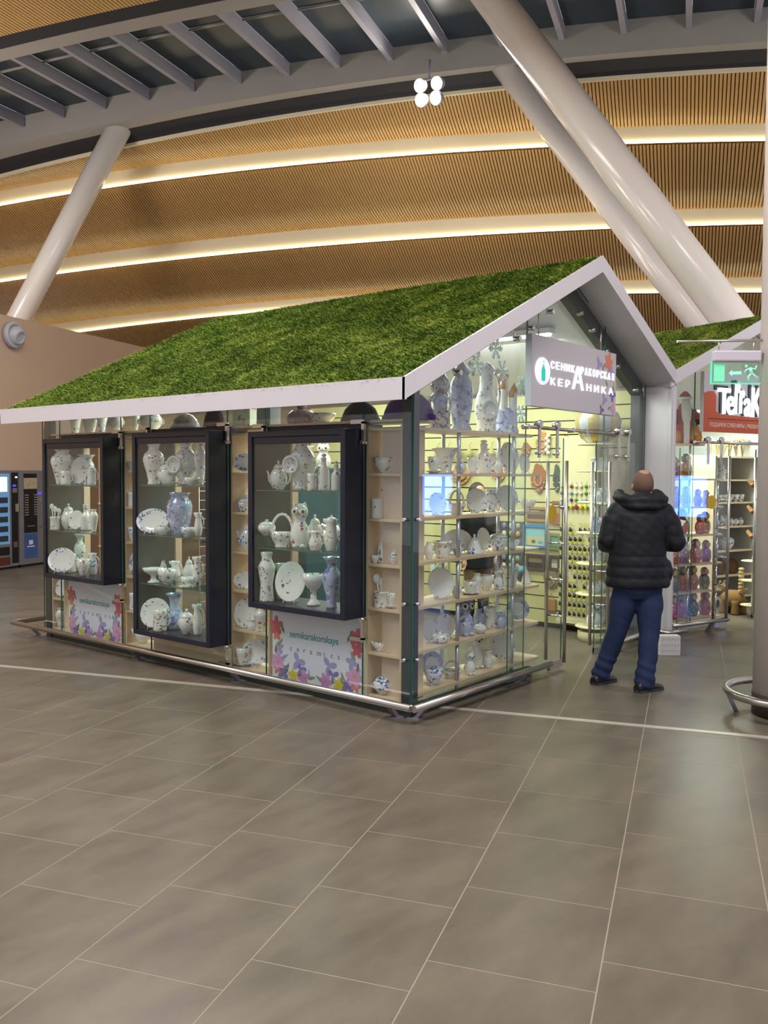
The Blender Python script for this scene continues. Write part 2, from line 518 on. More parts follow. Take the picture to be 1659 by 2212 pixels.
for i in (1, 2, 3):
    sheet('cove_panel', M_COVE, strip_between('p%db' % i, 'c%d' % i))
    led('c%d' % i)
b = MB()     # white edge trim along the start of the wood
us = np.linspace(U0, U1, 49)
b.ring_loft([[tuple(H(u, LINES['p1a'][0] + dv, zline('p1a', u) + dz)) for dv, dz in ((-0.03, -0.05), (-0.03, 0.02), (0.03, 0.02), (0.03, -0.05))] for u in us], 0, False)
b.build('edge_trim', M_COVE, ceiling)

# skylight band between two curved girders
sky = thing('window_1', None, None, kind='structure')
def girder(name, secs, m):
    """secs: list of (v, dz) of the cross-section relative to the line height"""
    ln, sec = secs
    b = MB()
    b.ring_loft([[tuple(H(u, v, zline(ln, u) + dz)) for v, dz in sec] for u in us], 0, False)
    return b.build(name, m, sky)
vF, vN = LINES['beam_near'][0], LINES['near_bot'][0]
b = MB()
b.ring_loft([[tuple(H(u, v, z)) for v, z in ((vF, zline('beam_near', u)), (vF - .02, zline('beam_near', u) + .62), (LINES['beam_far'][0] + .06, zline('beam_near', u) + .62), (LINES['beam_far'][0] + .02, zline('beam_far', u) - .004))] for u in us], 0, False)
b.build('far_girder', M_BEAM, sky)
girder('near_girder', ('near_bot', [(vN, 0.0), (vN, 0.5), (vN - 0.34, 0.5), (vN - 0.34, 0.0)]), M_BEAM)
ZG = 0.58
rib_us = [-22.795 + 0.985 * k for k in range(28)]
for k, u in enumerate(rib_us):
    b = MB()
    za, zb = zline('near_bot', u) + 0.42, zline('beam_near', u) + 0.50
    sec = []
    for v, z in ((vN + 0.01, za), (vF - 0.03, zb)):
        sec.append([tuple(H(u + du, v, z + dz)) for du, dz in ((-0.045, 0), (0.045, 0), (0.045, -0.22), (-0.045, -0.22))])
    b.ring_loft(sec, 0, False)
    b.build('rib', M_BEAMD, sky)
for k in range(len(rib_us) - 1):
    ua, ub = rib_us[k] + 0.05, rib_us[k + 1] - 0.05
    for t0, t1 in ((0.0, 0.36), (0.38, 1.0)):
        b = MB(); q = []
        for u, t in ((ua, t0), (ub, t0), (ub, t1), (ua, t1)):
            z = (zline('near_bot', u) + 0.42) * (1 - t) + (zline('beam_near', u) + 0.50) * t
            q.append(H(u, vN + 0.01 + (vF - vN - 0.04) * t, z))
        b.add([tuple(p) for p in q] + [tuple(p + Vector((0, 0, 0.03))) for p in q], [(0, 1, 2, 3), (7, 6, 5, 4), (0, 4, 5, 1), (1, 5, 6, 2), (2, 6, 7, 3), (3, 7, 4, 0)])
        b.build('pane', M_SKY, sky)
    b = MB(); q = []
    t = 0.37
    for u in (ua, ub):
        z = (zline('near_bot', u) + 0.42) * (1 - t) + (zline('beam_near', u) + 0.50) * t
        q.append(H(u, vN + 0.01 + (vF - vN - 0.04) * t, z - 0.01))
    b.tube(q, 0.022, 6); b.build('glazing_bar', M_BEAM, sky)

# ================================================================== HALL WALLS AND COLUMNS
M_BEIGE = mat('beige_wall_panel', 'd0b6a1', 0.6, var=0.03, scale=1.5)
b = MB(); b.box(-24, -12.0, 1.0, 19.2, 0, 4.62)
wl = tag(b.build('wall_left', M_BEIGE, None, H(0, 0, 0), (0, 0, HROT)), kind='structure')
b = MB(); b.box(-26, 9, 24.2, 24.4, 0, 6.0)
tag(b.build('wall_back', M_BEIGE, None, H(0, 0, 0), (0, 0, HROT)), kind='structure')

M_COLUMN = mat('white_column_paint', 'efe9e5', 0.22, var=0.02, scale=2, coat=0.3)
def column(p_top, p_bot, r, label):
    p0, p1 = Vector(p_top), Vector(p_bot)
    d = (p1 - p0)
    base = p0 + d * ((0.0 - p0.z) / d.z)
    o = thing('inclined_column', label, 'column', base, group='inclined white columns under the roof')
    b = MB(); top = p0 - base
    b.tube([Vector((0, 0, 0)), top * 0.5, top], r, 28); b.build('shaft', M_COLUMN, o)
    b = MB(); b.lathe([(r * 1.5, 0), (r * 1.5, 0.03), (r * 1.35, 0.03)], 28); b.build('base_plate', M_BEAMD, o)
    return o
column(H(-10.95, 15.32, 8.49) + (H(-10.95, 15.32, 8.49) - H(-13.44, 15.32, 4.92)) * .06, H(-13.44, 15.32, 4.92), 0.235, 'white inclined round column leaning above the beige wall')
column(H(-3.02, 15.32, 8.58) + (H(-3.02, 15.32, 8.58) - H(0.13, 15.32, 4.17)) * .05, H(0.13, 15.32, 4.17), 0.225, 'thinner white inclined round column behind the front one')
column(H(-2.617, 12.0, 8.10) + (H(-2.617, 12.0, 8.10) - H(0.456, 12.0, 3.69)) * 0.12, H(0.456, 12.0, 3.69), 0.235, 'thicker white inclined round column crossing in front')

# ================================================================== SHOP KIOSK
def moss_mat():
    m = bpy.data.materials.new('green_moss'); m.use_nodes = True
    nt = m.node_tree; N = nt.nodes.new; L = nt.links.new
    b = nt.nodes['Principled BSDF']; b.inputs['Roughness'].default_value = 0.9; b.inputs['Specular IOR Level'].default_value = 0.1
    geo = N('ShaderNodeNewGeometry')
    mp = N('ShaderNodeMapping'); mp.inputs['Scale'].default_value = (1.0, 1.6, 1.6)
    L(geo.outputs['Position'], mp.inputs['Vector'])
    n1 = N('ShaderNodeTexNoise'); n1.inputs['Scale'].default_value = 2.2; n1.inputs['Detail'].default_value = 6
    n2 = N('ShaderNodeTexNoise'); n2.inputs['Scale'].default_value = 26; n2.inputs['Detail'].default_value = 4
    L(mp.outputs['Vector'], n1.inputs['Vector']); L(mp.outputs['Vector'], n2.inputs['Vector'])
    ad = N('ShaderNodeMath'); ad.operation = 'MULTIPLY_ADD'; ad.inputs[1].default_value = 0.42
    L(n2.outputs['Fac'], ad.inputs[0])
    h = N('ShaderNodeMath'); h.operation = 'MULTIPLY'; h.inputs[1].default_value = 0.63
    L(n1.outputs['Fac'], h.inputs[0]); L(h.outputs['Value'], ad.inputs[2])
    rp = N('ShaderNodeValToRGB'); e = rp.color_ramp.elements
    e[0].position = 0.36; e[0].color = lin('55672a')
    e[1].position = 0.68; e[1].color = lin('a3ae54')
    x = e.new(0.50); x.color = lin('6a8236')
    x = e.new(0.59); x.color = lin('829840')
    L(ad.outputs['Value'], rp.inputs['Fac']); L(rp.outputs['Color'], b.inputs['Base Color'])
    return m
M_MOSS = moss_mat()
def moss_patch(name, parent, p00, p10, p11, p01, nx, ny, blades, amp=0.011, seed=3):
    """fuzzy moss on the quad p00-p10 (eave) / p01-p11 (ridge): lumpy sheet plus short lying tufts"""
    r = np.random.default_rng(seed)
    P = [np.array(p, float) for p in (p00, p10, p11, p01)]
    nrm = np.cross(P[1] - P[0], P[3] - P[0]); nrm /= np.linalg.norm(nrm)
    if nrm[2] < 0: nrm = -nrm
    def at(s, t):
        return (P[0] * (1 - s) * (1 - t) + P[1] * s * (1 - t) + P[2] * s * t + P[3] * (1 - s) * t)
    V = []; 
    for i in range(nx + 1):
        for j in range(ny + 1):
            s, t = i / nx, j / ny
            p = at(s, t)
            e = noise.noise(Vector(p * 4.0)) * 0.6 + noise.noise(Vector(p * 15.0)) * 0.5 + noise.noise(Vector(p * 40.0)) * 0.35
            V.append(p + nrm * (amp * (0.7 + e)))
    F = [(i * (ny + 1) + j, (i + 1) * (ny + 1) + j, (i + 1) * (ny + 1) + j + 1, i * (ny + 1) + j + 1) for i in range(nx) for j in range(ny)]
    sheet_ = link(name, fast_mesh(name, V, F, M_MOSS, True), parent); tag(sheet_, kind='stuff')
    s, t = r.random(blades), r.random(blades)
    base = (P[0] * ((1 - s) * (1 - t))[:, None] + P[1] * (s * (1 - t))[:, None] + P[2] * (s * t)[:, None] + P[3] * ((1 - s) * t)[:, None])
    down = P[0] - P[3]; down /= np.linalg.norm(down)
    side = np.cross(nrm, down)
    a = r.normal(0, 0.9, blades)
    dr = down[None] * np.cos(a)[:, None] + side[None] * np.sin(a)[:, None] + nrm[None] * r.uniform(0.2, 0.7, blades)[:, None]
    ln = r.uniform(0.022, 0.055, blades)[:, None]
    wd = np.cross(dr, nrm[None]); wd /= np.linalg.norm(wd, axis=1)[:, None]
    w = r.uniform(0.0025, 0.006, blades)[:, None]
    base = base + nrm * 0.008
    BV = np.empty((blades * 3, 3)); BV[0::3] = base - wd * w; BV[1::3] = base + wd * w; BV[2::3] = base + dr * ln
    BF = np.arange(blades * 3).reshape(-1, 3)
    tf = link('moss_tufts', fast_mesh('moss_tufts', BV, BF, M_MOSS), sheet_); tag(tf, kind='stuff')

EX, FY, BY = -0.49, -0.31, 4.82
RX, RZ, EZ = 2.30, 3.645, 2.357
VX, VZ, TH = 4.055, 2.80, 0.142
SL = (RZ - EZ) / (RX - EX); SR = (RZ - VZ) / (VX - RX)
kiosk = thing('shop_kiosk', 'glass shop kiosk under the large moss-covered gable roof with white fascia', 'kiosk')
def under(x):
    return (EZ + (x - EX) * SL if x < RX else RZ - (x - RX) * SR) - TH
b = MB(); b.prism([(EX + .02, EZ - TH + .002), (RX, RZ - TH + .002), (RX, RZ - .03), (EX + .02, EZ - .03)], FY + .02, BY - .02); b.build('roof_deck', M_WHITE, kiosk)
b = MB(); b.prism([(VX - .02, VZ - TH + .002), (RX, RZ - TH + .002), (RX, RZ - .03), (VX - .02, VZ - .03)], FY + .02, BY - .02); b.build('roof_deck', M_WHITE, kiosk)
b = MB(); b.box(EX, EX + .02, FY, BY, EZ - TH, EZ + .002); b.build('eave_fascia', M_WHITE, kiosk)
b = MB(); b.prism([(EX, EZ - TH), (RX, RZ - TH), (RX, RZ), (EX, EZ)], FY - .002, FY + .02); b.build('gable_fascia', M_WHITE, kiosk)
b = MB(); b.prism([(VX, VZ - TH), (RX, RZ - TH), (RX, RZ), (VX, VZ)], FY - .002, FY + .02); b.build('gable_fascia', M_WHITE, kiosk)
b = MB(); b.prism([(EX, EZ - TH), (RX, RZ - TH), (RX, RZ - .05), (EX, EZ - .05)], BY - .02, BY); b.build('gable_fascia', M_WHITE, kiosk)
moss_patch('moss', kiosk, (EX + .03, FY + .02, EZ - .02), (EX + .03, BY - .01, EZ - .02), (RX, BY - .01, RZ - .015), (RX, FY + .02, RZ - .015), 150, 90, 150000)
moss_patch('moss', kiosk, (VX - .03, FY + .02, VZ - .02), (VX - .03, BY - .01, VZ - .02), (RX, BY - .01, RZ - .015), (RX, FY + .02, RZ - .015), 60, 40, 6000, seed=9)

# white end post and soffit at the right of the gable
b = MB(); b.box(4.0, 4.055, FY, 0.02, 0.0, VZ - TH - .01); bevel(b.build('end_post', M_WHITE, kiosk), .004)
# dark steel frame behind the glass
def rake_bar(x0, x1, y0, y1, h):
    b = MB(); b.prism([(x0, under(x0) - .005), (x1, under(x1) - .005), (x1, under(x1) - h), (x0, under(x0) - h)], y0, y1)
    return b.build('rake_frame', M_DARK, kiosk)
rake_bar(-0.02, RX, .03, .12, .16); rake_bar(RX, 3.98, .03, .12, .17)
b = MB(); b.box(3.90, 3.99, .02, .12, 0.03, under(3.95) - .1); b.build('frame_post', M_DARK, kiosk)
b = MB(); b.prism([(.015, .015), (.10, .015), (.10, .04), (.04, .04), (.04, .10), (.015, .10)], 0.0, under(.05) - .02, 'z'); b.build('corner_post', M_DARK, kiosk)
b = MB(); b.box(.015, .10, 4.78, 4.86, 0.0, under(.05) - .02); b.build('corner_post', M_DARK, kiosk)
b = MB(); b.box(.02, .06, .1, 4.78, 2.385, 2.425); b.build('eave_beam', M_DARK, kiosk)
# plinth
M_PLINTH = mat('dark_green_plinth', '27332f', 0.5, var=0.1, scale=6)
b = MB(); b.box(.03, .07, .03, 4.84, 0.0, .085); b.build('plinth', M_PLINTH, kiosk)
b = MB(); b.box(.03, 1.75, .03, .07, 0.0, .085); b.build('plinth', M_PLINTH, kiosk)

# glass panes
def pane(poly, a, bb, axis):
    """a pane with bright green polished edges"""
    n = len(poly); m = MB(); m.prism(poly, a, bb, axis)
    for i in range(2, len(m.m)): m.m[i] = 1
    return m.build('glass_pane', [M_GLASS, M_GEDGE], kiosk)
def side_pane(y0, y1, z0, z1): pane([(y0, z0), (y1, z0), (y1, z1), (y0, z1)], -.006, .006, 'x')
ZT = 2.43
CASES = [(3.475, 4.535, .68, 2.068, (1.612, 1.157)), (1.955, 3.015, .285, 2.092, (1.630, 1.187, .748)), (.455, 1.48, .68, 2.065, (1.610, 1.158))]
side_pane(.008, .449, .06, ZT); side_pane(1.486, 1.949, .06, ZT); side_pane(3.021, 3.469, .06, ZT); side_pane(4.541, 4.87, .06, ZT)
for y0, y1, z0, z1, _ in CASES:
    side_pane(y0, y1, z1 + .045, ZT); side_pane(y0, y1, .06, z0 - .004)
G1, G2 = 1.55, 3.02
pane([(.008, .06), (G1, .06), (G1, under(G1)), (.008, under(.008))], -.006, .006, 'y')
pane([(G1 + .006, 2.17), (G2, 2.17), (G2, under(G2)), (RX, under(RX)), (G1 + .006, under(G1))], -.006, .006, 'y')
pane([(G2 + .006, .06), (3.99, .06), (3.99, under(3.99)), (G2 + .006, under(G2))], -.006, .006, 'y')
pane([(.01, .06), (3.98, .06), (3.98, 2.5), (RX, under(RX) - .05), (.01, 2.2)], 4.85, 4.862, 'y')
# point fittings and brackets
b = MB(); b.tube([(-.03, 0, 0), (.02, 0, 0)], .013, 10); fit_me = b.mesh('fitting', M_CHROME)
for z in (1.42, .82, .42):
    link('fitting', fit_me, kiosk, (0, .055, z)); link('fitting', fit_me, kiosk, (.055, 0, z), (0, 0, math.pi / 2))
for x, dz in ((1.40, -.24), (1.62, -.23), (.55, -.2), (1.95, -.2)):
    b = MB(); b.tube([(x, -.03, under(x) + dz), (x, .03, under(x) + dz)], .022, 10); b.tube([(x, .03, under(x) + dz), (x - .07, .04, under(x) - .02)], .012, 8)
    b.build('spider_clamp', M_STEEL, kiosk)
for x, dz in ((2.75, -.20), (3.05, -.22), (3.30, -.22), (3.75, -.2), (2.5, -.2)):
    b = MB(); b.tube([(x, -.025, under(x) + dz), (x, .03, under(x) + dz)], .020, 10); b.build('spider_clamp', M_STEEL, kiosk)
def bracket(y, z, up):
    s = 1 if up else -1
    b = MB(); b.box(-.035, -.008, y - .03, y - .005, min(z, z - s * .16), max(z, z - s * .16)); b.box(-.035, -.008, y - .03, y + .10, z - .015, z + .015)
    b.tube([(-.05, y - .018, z - s * .15), (0, y - .018, z - s * .15)], .017, 10)
    b.build('glass_bracket', M_STEEL, kiosk)
for y0, y1, z0, z1, _ in CASES:
    bracket(y0 - .005, z1 + .055, True); bracket(y0 - .005, z0 - .16, False)
    if y1 < 4.5: bracket(y1 + .03, z1 + .055, True)

# sliding doors hung from a round rail
b = MB(); b.tube([(1.42, -.045, 2.135), (3.46, -.045, 2.135)], .016, 12)
for x in (1.5, 2.3, 2.55, 3.3): b.tube([(x, -.06, 2.135), (x, .0, 2.135)], .022, 10)
b.build('door_rail', M_STEEL, kiosk)
def door(x0, x1, hx, hangs):
    d = link('sliding_door', None, kiosk, (0, 0, 0))
    m = MB(); m.prism([(x0, .05), (x1, .05), (x1, 2.06), (x0, 2.06)], -.05, -.038, 'y')
    for i in range(2, len(m.m)): m.m[i] = 1
    m.build('door_glass', [M_GLASS, M_GEDGE], d)
    for y in (-.135, .045):
        b = MB(); b.tube([(hx, y, .10), (hx, y, 1.86)], .016, 12); b.build('pull_bar', M_STEEL, d)
    for z in (.50, .82, 1.14, 1.46):
        b = MB(); b.tube([(hx, -.135, z), (hx, .045, z)], .009, 8); b.build('standoff', M_CHROME, d)
    for x in hangs:
        b = MB(); b.box(x - .016, x + .016, -.075, -.062, 1.88, 2.14); b.tube([(x, -.085, 2.165), (x, -.03, 2.165)], .032, 14); b.tube([(x, -.085, 1.92), (x, -.03, 1.92)], .014, 8)
        b.build('roller_hanger', M_STEEL, d)
    b = MB(); b.box(x1 - .22 if hx > x0 + .4 else x0, x1 if hx > x0 + .4 else x0 + .22, -.06, -.028, .03, .10); b.build('bottom_patch', M_STEEL, d)
    return d
door(1.22, 2.13, 2.02, (1.66, 1.97)); door(2.78, 3.68, 2.88, (3.22, 3.44))
M_YEL = mat('yellow_sticker', 'd8b400', 0.5)
b = MB(); b.tube([(1.93, -.053, 1.40), (1.93, -.0505, 1.40)], .075, 24); b.build('round_sticker', M_YEL, kiosk)

# right wall of the shop: cream slatwall boards
M_CREAM = mat('cream_slatwall', 'd3ca8e', 0.5, var=0.02, scale=3)
M_GROOVE = mat('dark_slot', '2e2c1e', 0.7)
sw = thing('wall_right', None, None, kind='structure')
b = MB(); b.box(4.015, 4.03, .10, 4.83, .02, 2.62); b.build('slot_backing', M_GROOVE, sw)
z = .06
while z < 2.55:
    b = MB(); b.box(3.985, 4.014, .10, 4.83, z, z + .138); b.build('board', M_CREAM, sw); z += .152

# ------------------------------------------------------------------ bumper rails
def rail(label, pts, feet, outward):
    o = thing('bumper_rail', label, 'rail', (pts[0][0], pts[0][1], 0), group='low steel bumper rails')
    off = Vector((pts[0][0], pts[0][1], 0))
    b = MB(); b.tube([Vector(p) - off for p in pts], .026, 14); b.build('tube', M_STEEL, o)
    for (x, y) in feet:
        b = MB(); ox, oy = outward(x, y)
        p = Vector((x, y, 0)) - off
        t = Vector((-oy, ox, 0)) * .022; n = Vector((ox, oy, 0))
        top, bot = p + Vector((0, 0, .118)), p - n * .10
        s1 = [top + t + n * .0, top - t + n * .0, bot - t - n * .03, bot + t - n * .03]
        b.add([tuple(q) for q in (top + t, top - t, bot - t, bot + t)] + [tuple(q - n * .035 - Vector((0, 0, .0))) for q in (top + t, top - t, bot - t, bot + t)],
              [(0, 1, 2, 3), (7, 6, 5, 4), (0, 4, 5, 1), (1, 5, 6, 2), (2, 6, 7, 3), (3, 7, 4, 0)])
        q = bot - n * .02
        b.box(q.x - .05, q.x + .05, q.y - .05, q.y + .05, 0, .008)
        b.build('foot', M_RAILFOOT, o)
    return o
M_RAILFOOT = mat('violet_grey_painted_steel', '8c8690', 0.4, 0.3)
rail('long steel bumper rail along the display case side of the kiosk', [(-.13, -.10, .122), (-.13, 5.30, .122), (.30, 5.30, .122)],
     [(-.13, .12), (-.13, 1.80), (-.13, 3.20), (-.13, 4.95)], lambda x, y: (-1, 0))
rail('steel bumper rail under the gable rack left of the entrance', [(-.13, -.125, .122), (1.80, -.125, .122)],
     [(.06, -.125), (1.50, -.125)], lambda x, y: (0, -1))
rail('short steel bumper rail right of the sliding doors', [(3.05, -.15, .122), (3.93, -.15, .122)],
     [(3.25, -.15)], lambda x, y: (0, -1))

# ------------------------------------------------------------------ display cases
def case(y0, y1, z0, z1, shelves, label):
    o = thing('display_case', label, 'display case', (0, (y0 + y1) / 2, z0), group='dark display cases set into the glass side')
    c = (y0 + y1) / 2; w = (y1 - y0) / 2; h = z1 - z0; XF, XB, T = -.20, .225, .045
    def part(name, m, *bx):
        b = MB(); b.box(*bx); return bevel(b.build(name, m, o), .003)
    part('side_panel', [M_NAVY], XF, XB, -w, -w + T, 0, h)
    part('side_panel', [M_NAVY], XF, XB, w - T, w, 0, h)
    part('inner_lining', [M_NAVY_IN], XF + .02, XB, w - T - .004, w - T, T, h - T)
    part('top_panel', [M_NAVY], XF, XB, -w + T, w - T, h - T, h)
    part('bottom_panel', [M_NAVY], XF, XB, -w + T, w - T, 0, T)
    part('top_flange', [M_NAVY], .008, XB, -w, w, h + .001, h + .042)
    part('door_frame', [M_NAVY], XF + .012, XF + .03, -w + T, w - T, h - T - .055, h - T)
    b = MB(); b.box(XF + .015, XF + .021, -w + T, w - T, T, h - T); b.build('front_glass', M_GLASS, o)
    for z in shelves:
        m = MB(); m.box(XF + .04, XB - .01, -w + T + .002, w - T - .006, z - z0 - .009, z - z0 - .001)
        for i in (0, 1, 2, 3): m.m[i] = 1
        m.build('glass_shelf', [M_SHELFG, M_GEDGE], o)
    b = MB(); b.box(XF + .05, XF + .09, -w + .1, w - .1, h - T - .016, h - T - .002); b.build('lamp_strip', mat('case_lamp', 'ffffff', .5, emit='f2f6ff', estr=1.2), o)
    return o
CASE_NAMES = ['left', 'middle', 'right']
case(*CASES[0], 'dark display case farthest from the corner post, with three tiers of pottery')
case(*CASES[1], 'tallest dark display case in the middle with four tiers of pottery')
case(*CASES[2], 'dark display case nearest the corner post, above the readable poster')

# ------------------------------------------------------------------ birch shelving behind the long glass side
SZ = [.105, .425, .755, 1.080, 1.412, 1.745, 2.072]
def shelf_unit(label, y0, y1, zs, up, x0=.035, x1=.30, top=2.09):
    o = thing('shelf_unit', label, 'shelf', (x0, y0, .085), group='birch shelf columns behind the long glass side')
    for y in up:
        b = MB(); b.box(0, x1 - x0, y - y0 - .009, y - y0 + .009, 0, top - .085); b.build('upright', M_BIRCH, o)
    for z in zs:
        b = MB(); b.box(0, x1 - x0, min(0, 0) + .009, y1 - y0 - .009, z - .085 - .020, z - .085); bevel(b.build('shelf', M_BIRCH, o), .002)
    return o
shelf_unit('narrow birch shelf column beside the dark corner post', .125, .443, SZ, (.125, .443))
shelf_unit('birch shelf column between the right and middle display cases', 1.492, 1.943, SZ, (1.492, 1.943))
shelf_unit('birch shelf column between the middle and left display cases', 3.027, 3.463, SZ, (3.027, 3.463))
shelf_unit('birch shelf column at the far end beyond the left display case', 4.547, 4.77, SZ, (4.547, 4.77))
o = thing('top_board', 'long birch top board above all three display cases', 'shelf', (.035, .11, 2.115))
b = MB(); b.box(0.0, .38, 0.0, 4.67, 0, .018); b.build('board', M_BIRCH, o)
for y in (1.434, 2.969, 4.489):
    b = MB(); b.box(.195, .265, y - .11 - .016, y - .11, -2.02, 0); b.build('back_upright', M_BIRCH, o)
b = MB(); b.box(.012, .028, 1.97, 3.0, .09, .278); tag(b.build('base_panel', M_BIRCH), 'low birch panel under the middle display case', 'panel')

# ================================================================== POTTERY
STY = {
    'floral': floral_mat('floral_glaze', 'ece9e6', ['b8403f', '6a7f4a', 'd3a53a', '77639c', '4e6440', 'b06a78'], 17, .42, size=.36),
    'blue': floral_mat('cobalt_glaze', 'e8e8ec', ['5a70b0', '3e5596', '8a9cc8', '5468a8'], 19, .55, size=.42),
    'grey': floral_mat('grey_print_glaze', 'e9e7e6', ['8d8f93', '6f7277', 'a7a4a6', '83867c'], 20, .45, size=.38),
    'plain': mat('white_glaze', 'eceae8', .12, coat=.4),
    'lilac': floral_mat('lilac_blue_glaze', 'b3b8d8', ['7f8bc4', '98a2d0', '6b78b6', 'e0e0ec'], 13, .7, size=.5),
    'stripe': floral_mat('striped_brown_glaze', 'd8d3d0', ['8a6a5c', '4f5d86', 'a07068', '5b5150'], 22, .6, size=.5),
    'cake': floral_mat('patterned_cloth', '9a8f8c', ['6e5f66', 'b5aaa4', '8a6d6a'], 20, .8, .8),
    'maroon': mat('maroon_felt', '3a2027', .9), 'blackfelt': mat('black_felt', '17191b', .9),
    'purple': mat('purple_felt', '54307a', .85), 'flowerbox': floral_mat('flower_print_card', 'e4ecd8', ['c98a8e', '8fa562', 'd8c060', 'b9c69a'], 14, .6, .5),
    'greybox': mat('grey_card', '9aa0a6', .7), 'pinkcloth': floral_mat('pink_cloth', 'a88a98', ['8c6c86', 'c4a8ac', '6e6a9a'], 18, .7, .8),
}
M_ORANGE = mat('orange_glaze', 'c9812a', .2, coat=.3)
M_EYE = mat('dark_eye_paint', '2a2622', .3)
M_WIRE = mat('plate_stand_wire', 'd8d8d8', .3, .6)
def prof(pts, w, h):
    return [(max(r, 0) * w / 2, z * h) for r, z in pts]
PROF = {
    'vase_shoulder': [(.0, 0), (.52, 0), (.54, .03), (.58, .12), (.78, .38), (.97, .60), (1, .68), (.92, .78), (.62, .87), (.52, .91), (.55, .95), (.74, 1), (.68, 1), (.46, .93), (.40, .85)],
    'vase_trumpet': [(0, 0), (.52, 0), (.50, .04), (.46, .10), (.62, .30), (.86, .50), (.90, .60), (.78, .70), (.46, .79), (.42, .84), (.55, .93), (.92, 1), (.86, 1), (.40, .88), (.34, .8)],
    'vase_wide': [(0, 0), (.55, 0), (.60, .05), (.85, .30), (.95, .50), (.85, .68), (.62, .80), (.66, .90), (1, 1), (.94, 1), (.56, .88), (.5, .8)],
    'vase_bottle': [(0, 0), (.62, 0), (.64, .05), (.50, .12), (.66, .22), (.94, .40), (1, .50), (.90, .62), (.55, .74), (.38, .82), (.38, .90), (.58, 1), (.52, 1), (.32, .9), (.3, .8)],
    'vase_jar': [(0, 0), (.60, 0), (.62, .10), (.80, .30), (.96, .58), (.98, .68), (.86, .80), (.66, .86), (.66, .92), (.82, 1), (.76, 1), (.60, .9), (.58, .8)],
    'vase_flask': [(0, 0), (.80, 0), (.86, .06), (1, .20), (.96, .32), (.70, .48), (.42, .62), (.40, .78), (.52, .92), (.78, 1), (.72, 1), (.36, .8), (.34, .6)],
    'vase_angular': [(0, 0), (.80, 0), (.82, .03), (.70, .35), (.96, .66), (.98, .70), (.62, .84), (.54, .88), (.66, .97), (.68, 1), (.60, 1), (.48, .9), (.45, .8)],
    'vase_flared': [(0, 0), (.55, 0), (.55, .06), (.40, .12), (.44, .30), (.52, .55), (.74, .80), (1, .97), (1, 1), (.92, .98), (.6, .75), (.4, .4)],
    'vase_ball': [(0, 0), (.55, 0), (.60, .06), (.92, .28), (1, .48), (.90, .68), (.58, .84), (.44, .90), (.56, 1), (.48, 1), (.36, .88), (.3, .8)],
    'vase_lidded': [(0, 0), (.92, 0), (.92, .03), (.70, .09), (.76, .14), (.98, .36), (1, .50), (.90, .66), (.62, .74), (.66, .77), (.80, .78), (.72, .82), (.44, .88), (.22, .93), (.20, .96), (.10, .97), (0, 1)],
    'bowl': [(0, 0), (.42, 0), (.44, .08), (.60, .18), (.88, .60), (1, 1), (.94, 1), (.80, .55), (.5, .25), (0, .18)],
    'flower_pot': [(0, 0), (.66, 0), (.70, .10), (.84, .6), (.90, .86), (1, .88), (1, 1), (.88, 1), (.80, .6), (.6, .2), (0, .15)],
    'mug': [(0, 0), (.86, 0), (.92, .03), (.92, .20), (.86, .50), (.90, .80), (.97, 1), (.90, 1), (.80, .5), (.80, .1), (0, .08)],
    'cup': [(0, 0), (.46, 0), (.48, .08), (.74, .25), (.95, .65), (1, 1), (.94, 1), (.86, .6), (.6, .25), (0, .15)],
    'saucer': [(0, 0), (.5, 0), (.6, .3), (1, 1), (.97, 1), (.55, .5), (0, .5)],
    'bottle': [(0, 0), (.90, 0), (.95, .04), (.95, .48), (.88, .56), (.52, .66), (.42, .72), (.42, .84), (.50, .86), (.50, .88), (.4, .88)],
    'sugar_bowl': [(0, 0), (.50, 0), (.52, .06), (.62, .10), (.94, .30), (1, .45), (.92, .60), (.78, .66), (.74, .66), (.7, .6)],
    'compote': [(0, 0), (.52, 0), (.54, .06), (.30, .16), (.22, .36), (.28, .50), (.50, .58), (.82, .78), (1, 1), (.95, 1), (.75, .8), (.4, .62), (0, .58)],
    'teapot': [(0, 0), (.44, 0), (.46, .05), (.62, .12), (.74, .30), (.76, .42), (.66, .58), (.46, .70), (.42, .72), (.40, .72)],
    'coffee_pot': [(0, 0), (.56, 0), (.58, .06), (.66, .18), (.66, .34), (.52, .58), (.40, .78), (.40, .82), (.38, .82)],
    'jug': [(0, 0), (.52, 0), (.56, .05), (.74, .26), (.76, .38), (.60, .62), (.50, .76), (.56, .90), (.66, 1), (.60, 1), (.44, .8), (.4, .6)],
    'jug_tall': [(0, 0), (.62, 0), (.66, .04), (.60, .12), (.70, .24), (.76, .34), (.66, .48), (.46, .60), (.42, .72), (.46, .84), (.56, .88), (.50, .90), (.3, .96), (.14, .98), (0, 1)],
    'tureen': [(0, 0), (.50, 0), (.54, .10), (.76, .30), (.82, .55), (.80, .66), (.78, .66), (.7, .6)],
    'bell': [(0, 0), (.98, 0), (1, .06), (.90, .12), (.72, .40), (.42, .70), (.18, .82), (.10, .86), (.16, .92), (.12, .98), (0, 1)],
}
def handle(parent, w, h, z0, z1, r, m, x0=.62, x1=1.0, name='handle'):
    b = MB(); pts = []
    for i in range(9):
        a = -math.pi / 2 + math.pi * i / 8
        pts.append((w / 2 * (x0 + (x1 - x0) * math.cos(a)), 0, h * ((z0 + z1) / 2 + (z1 - z0) / 2 * math.sin(a))))
    b.tube(pts, r, 7); return b.build(name, m, parent)
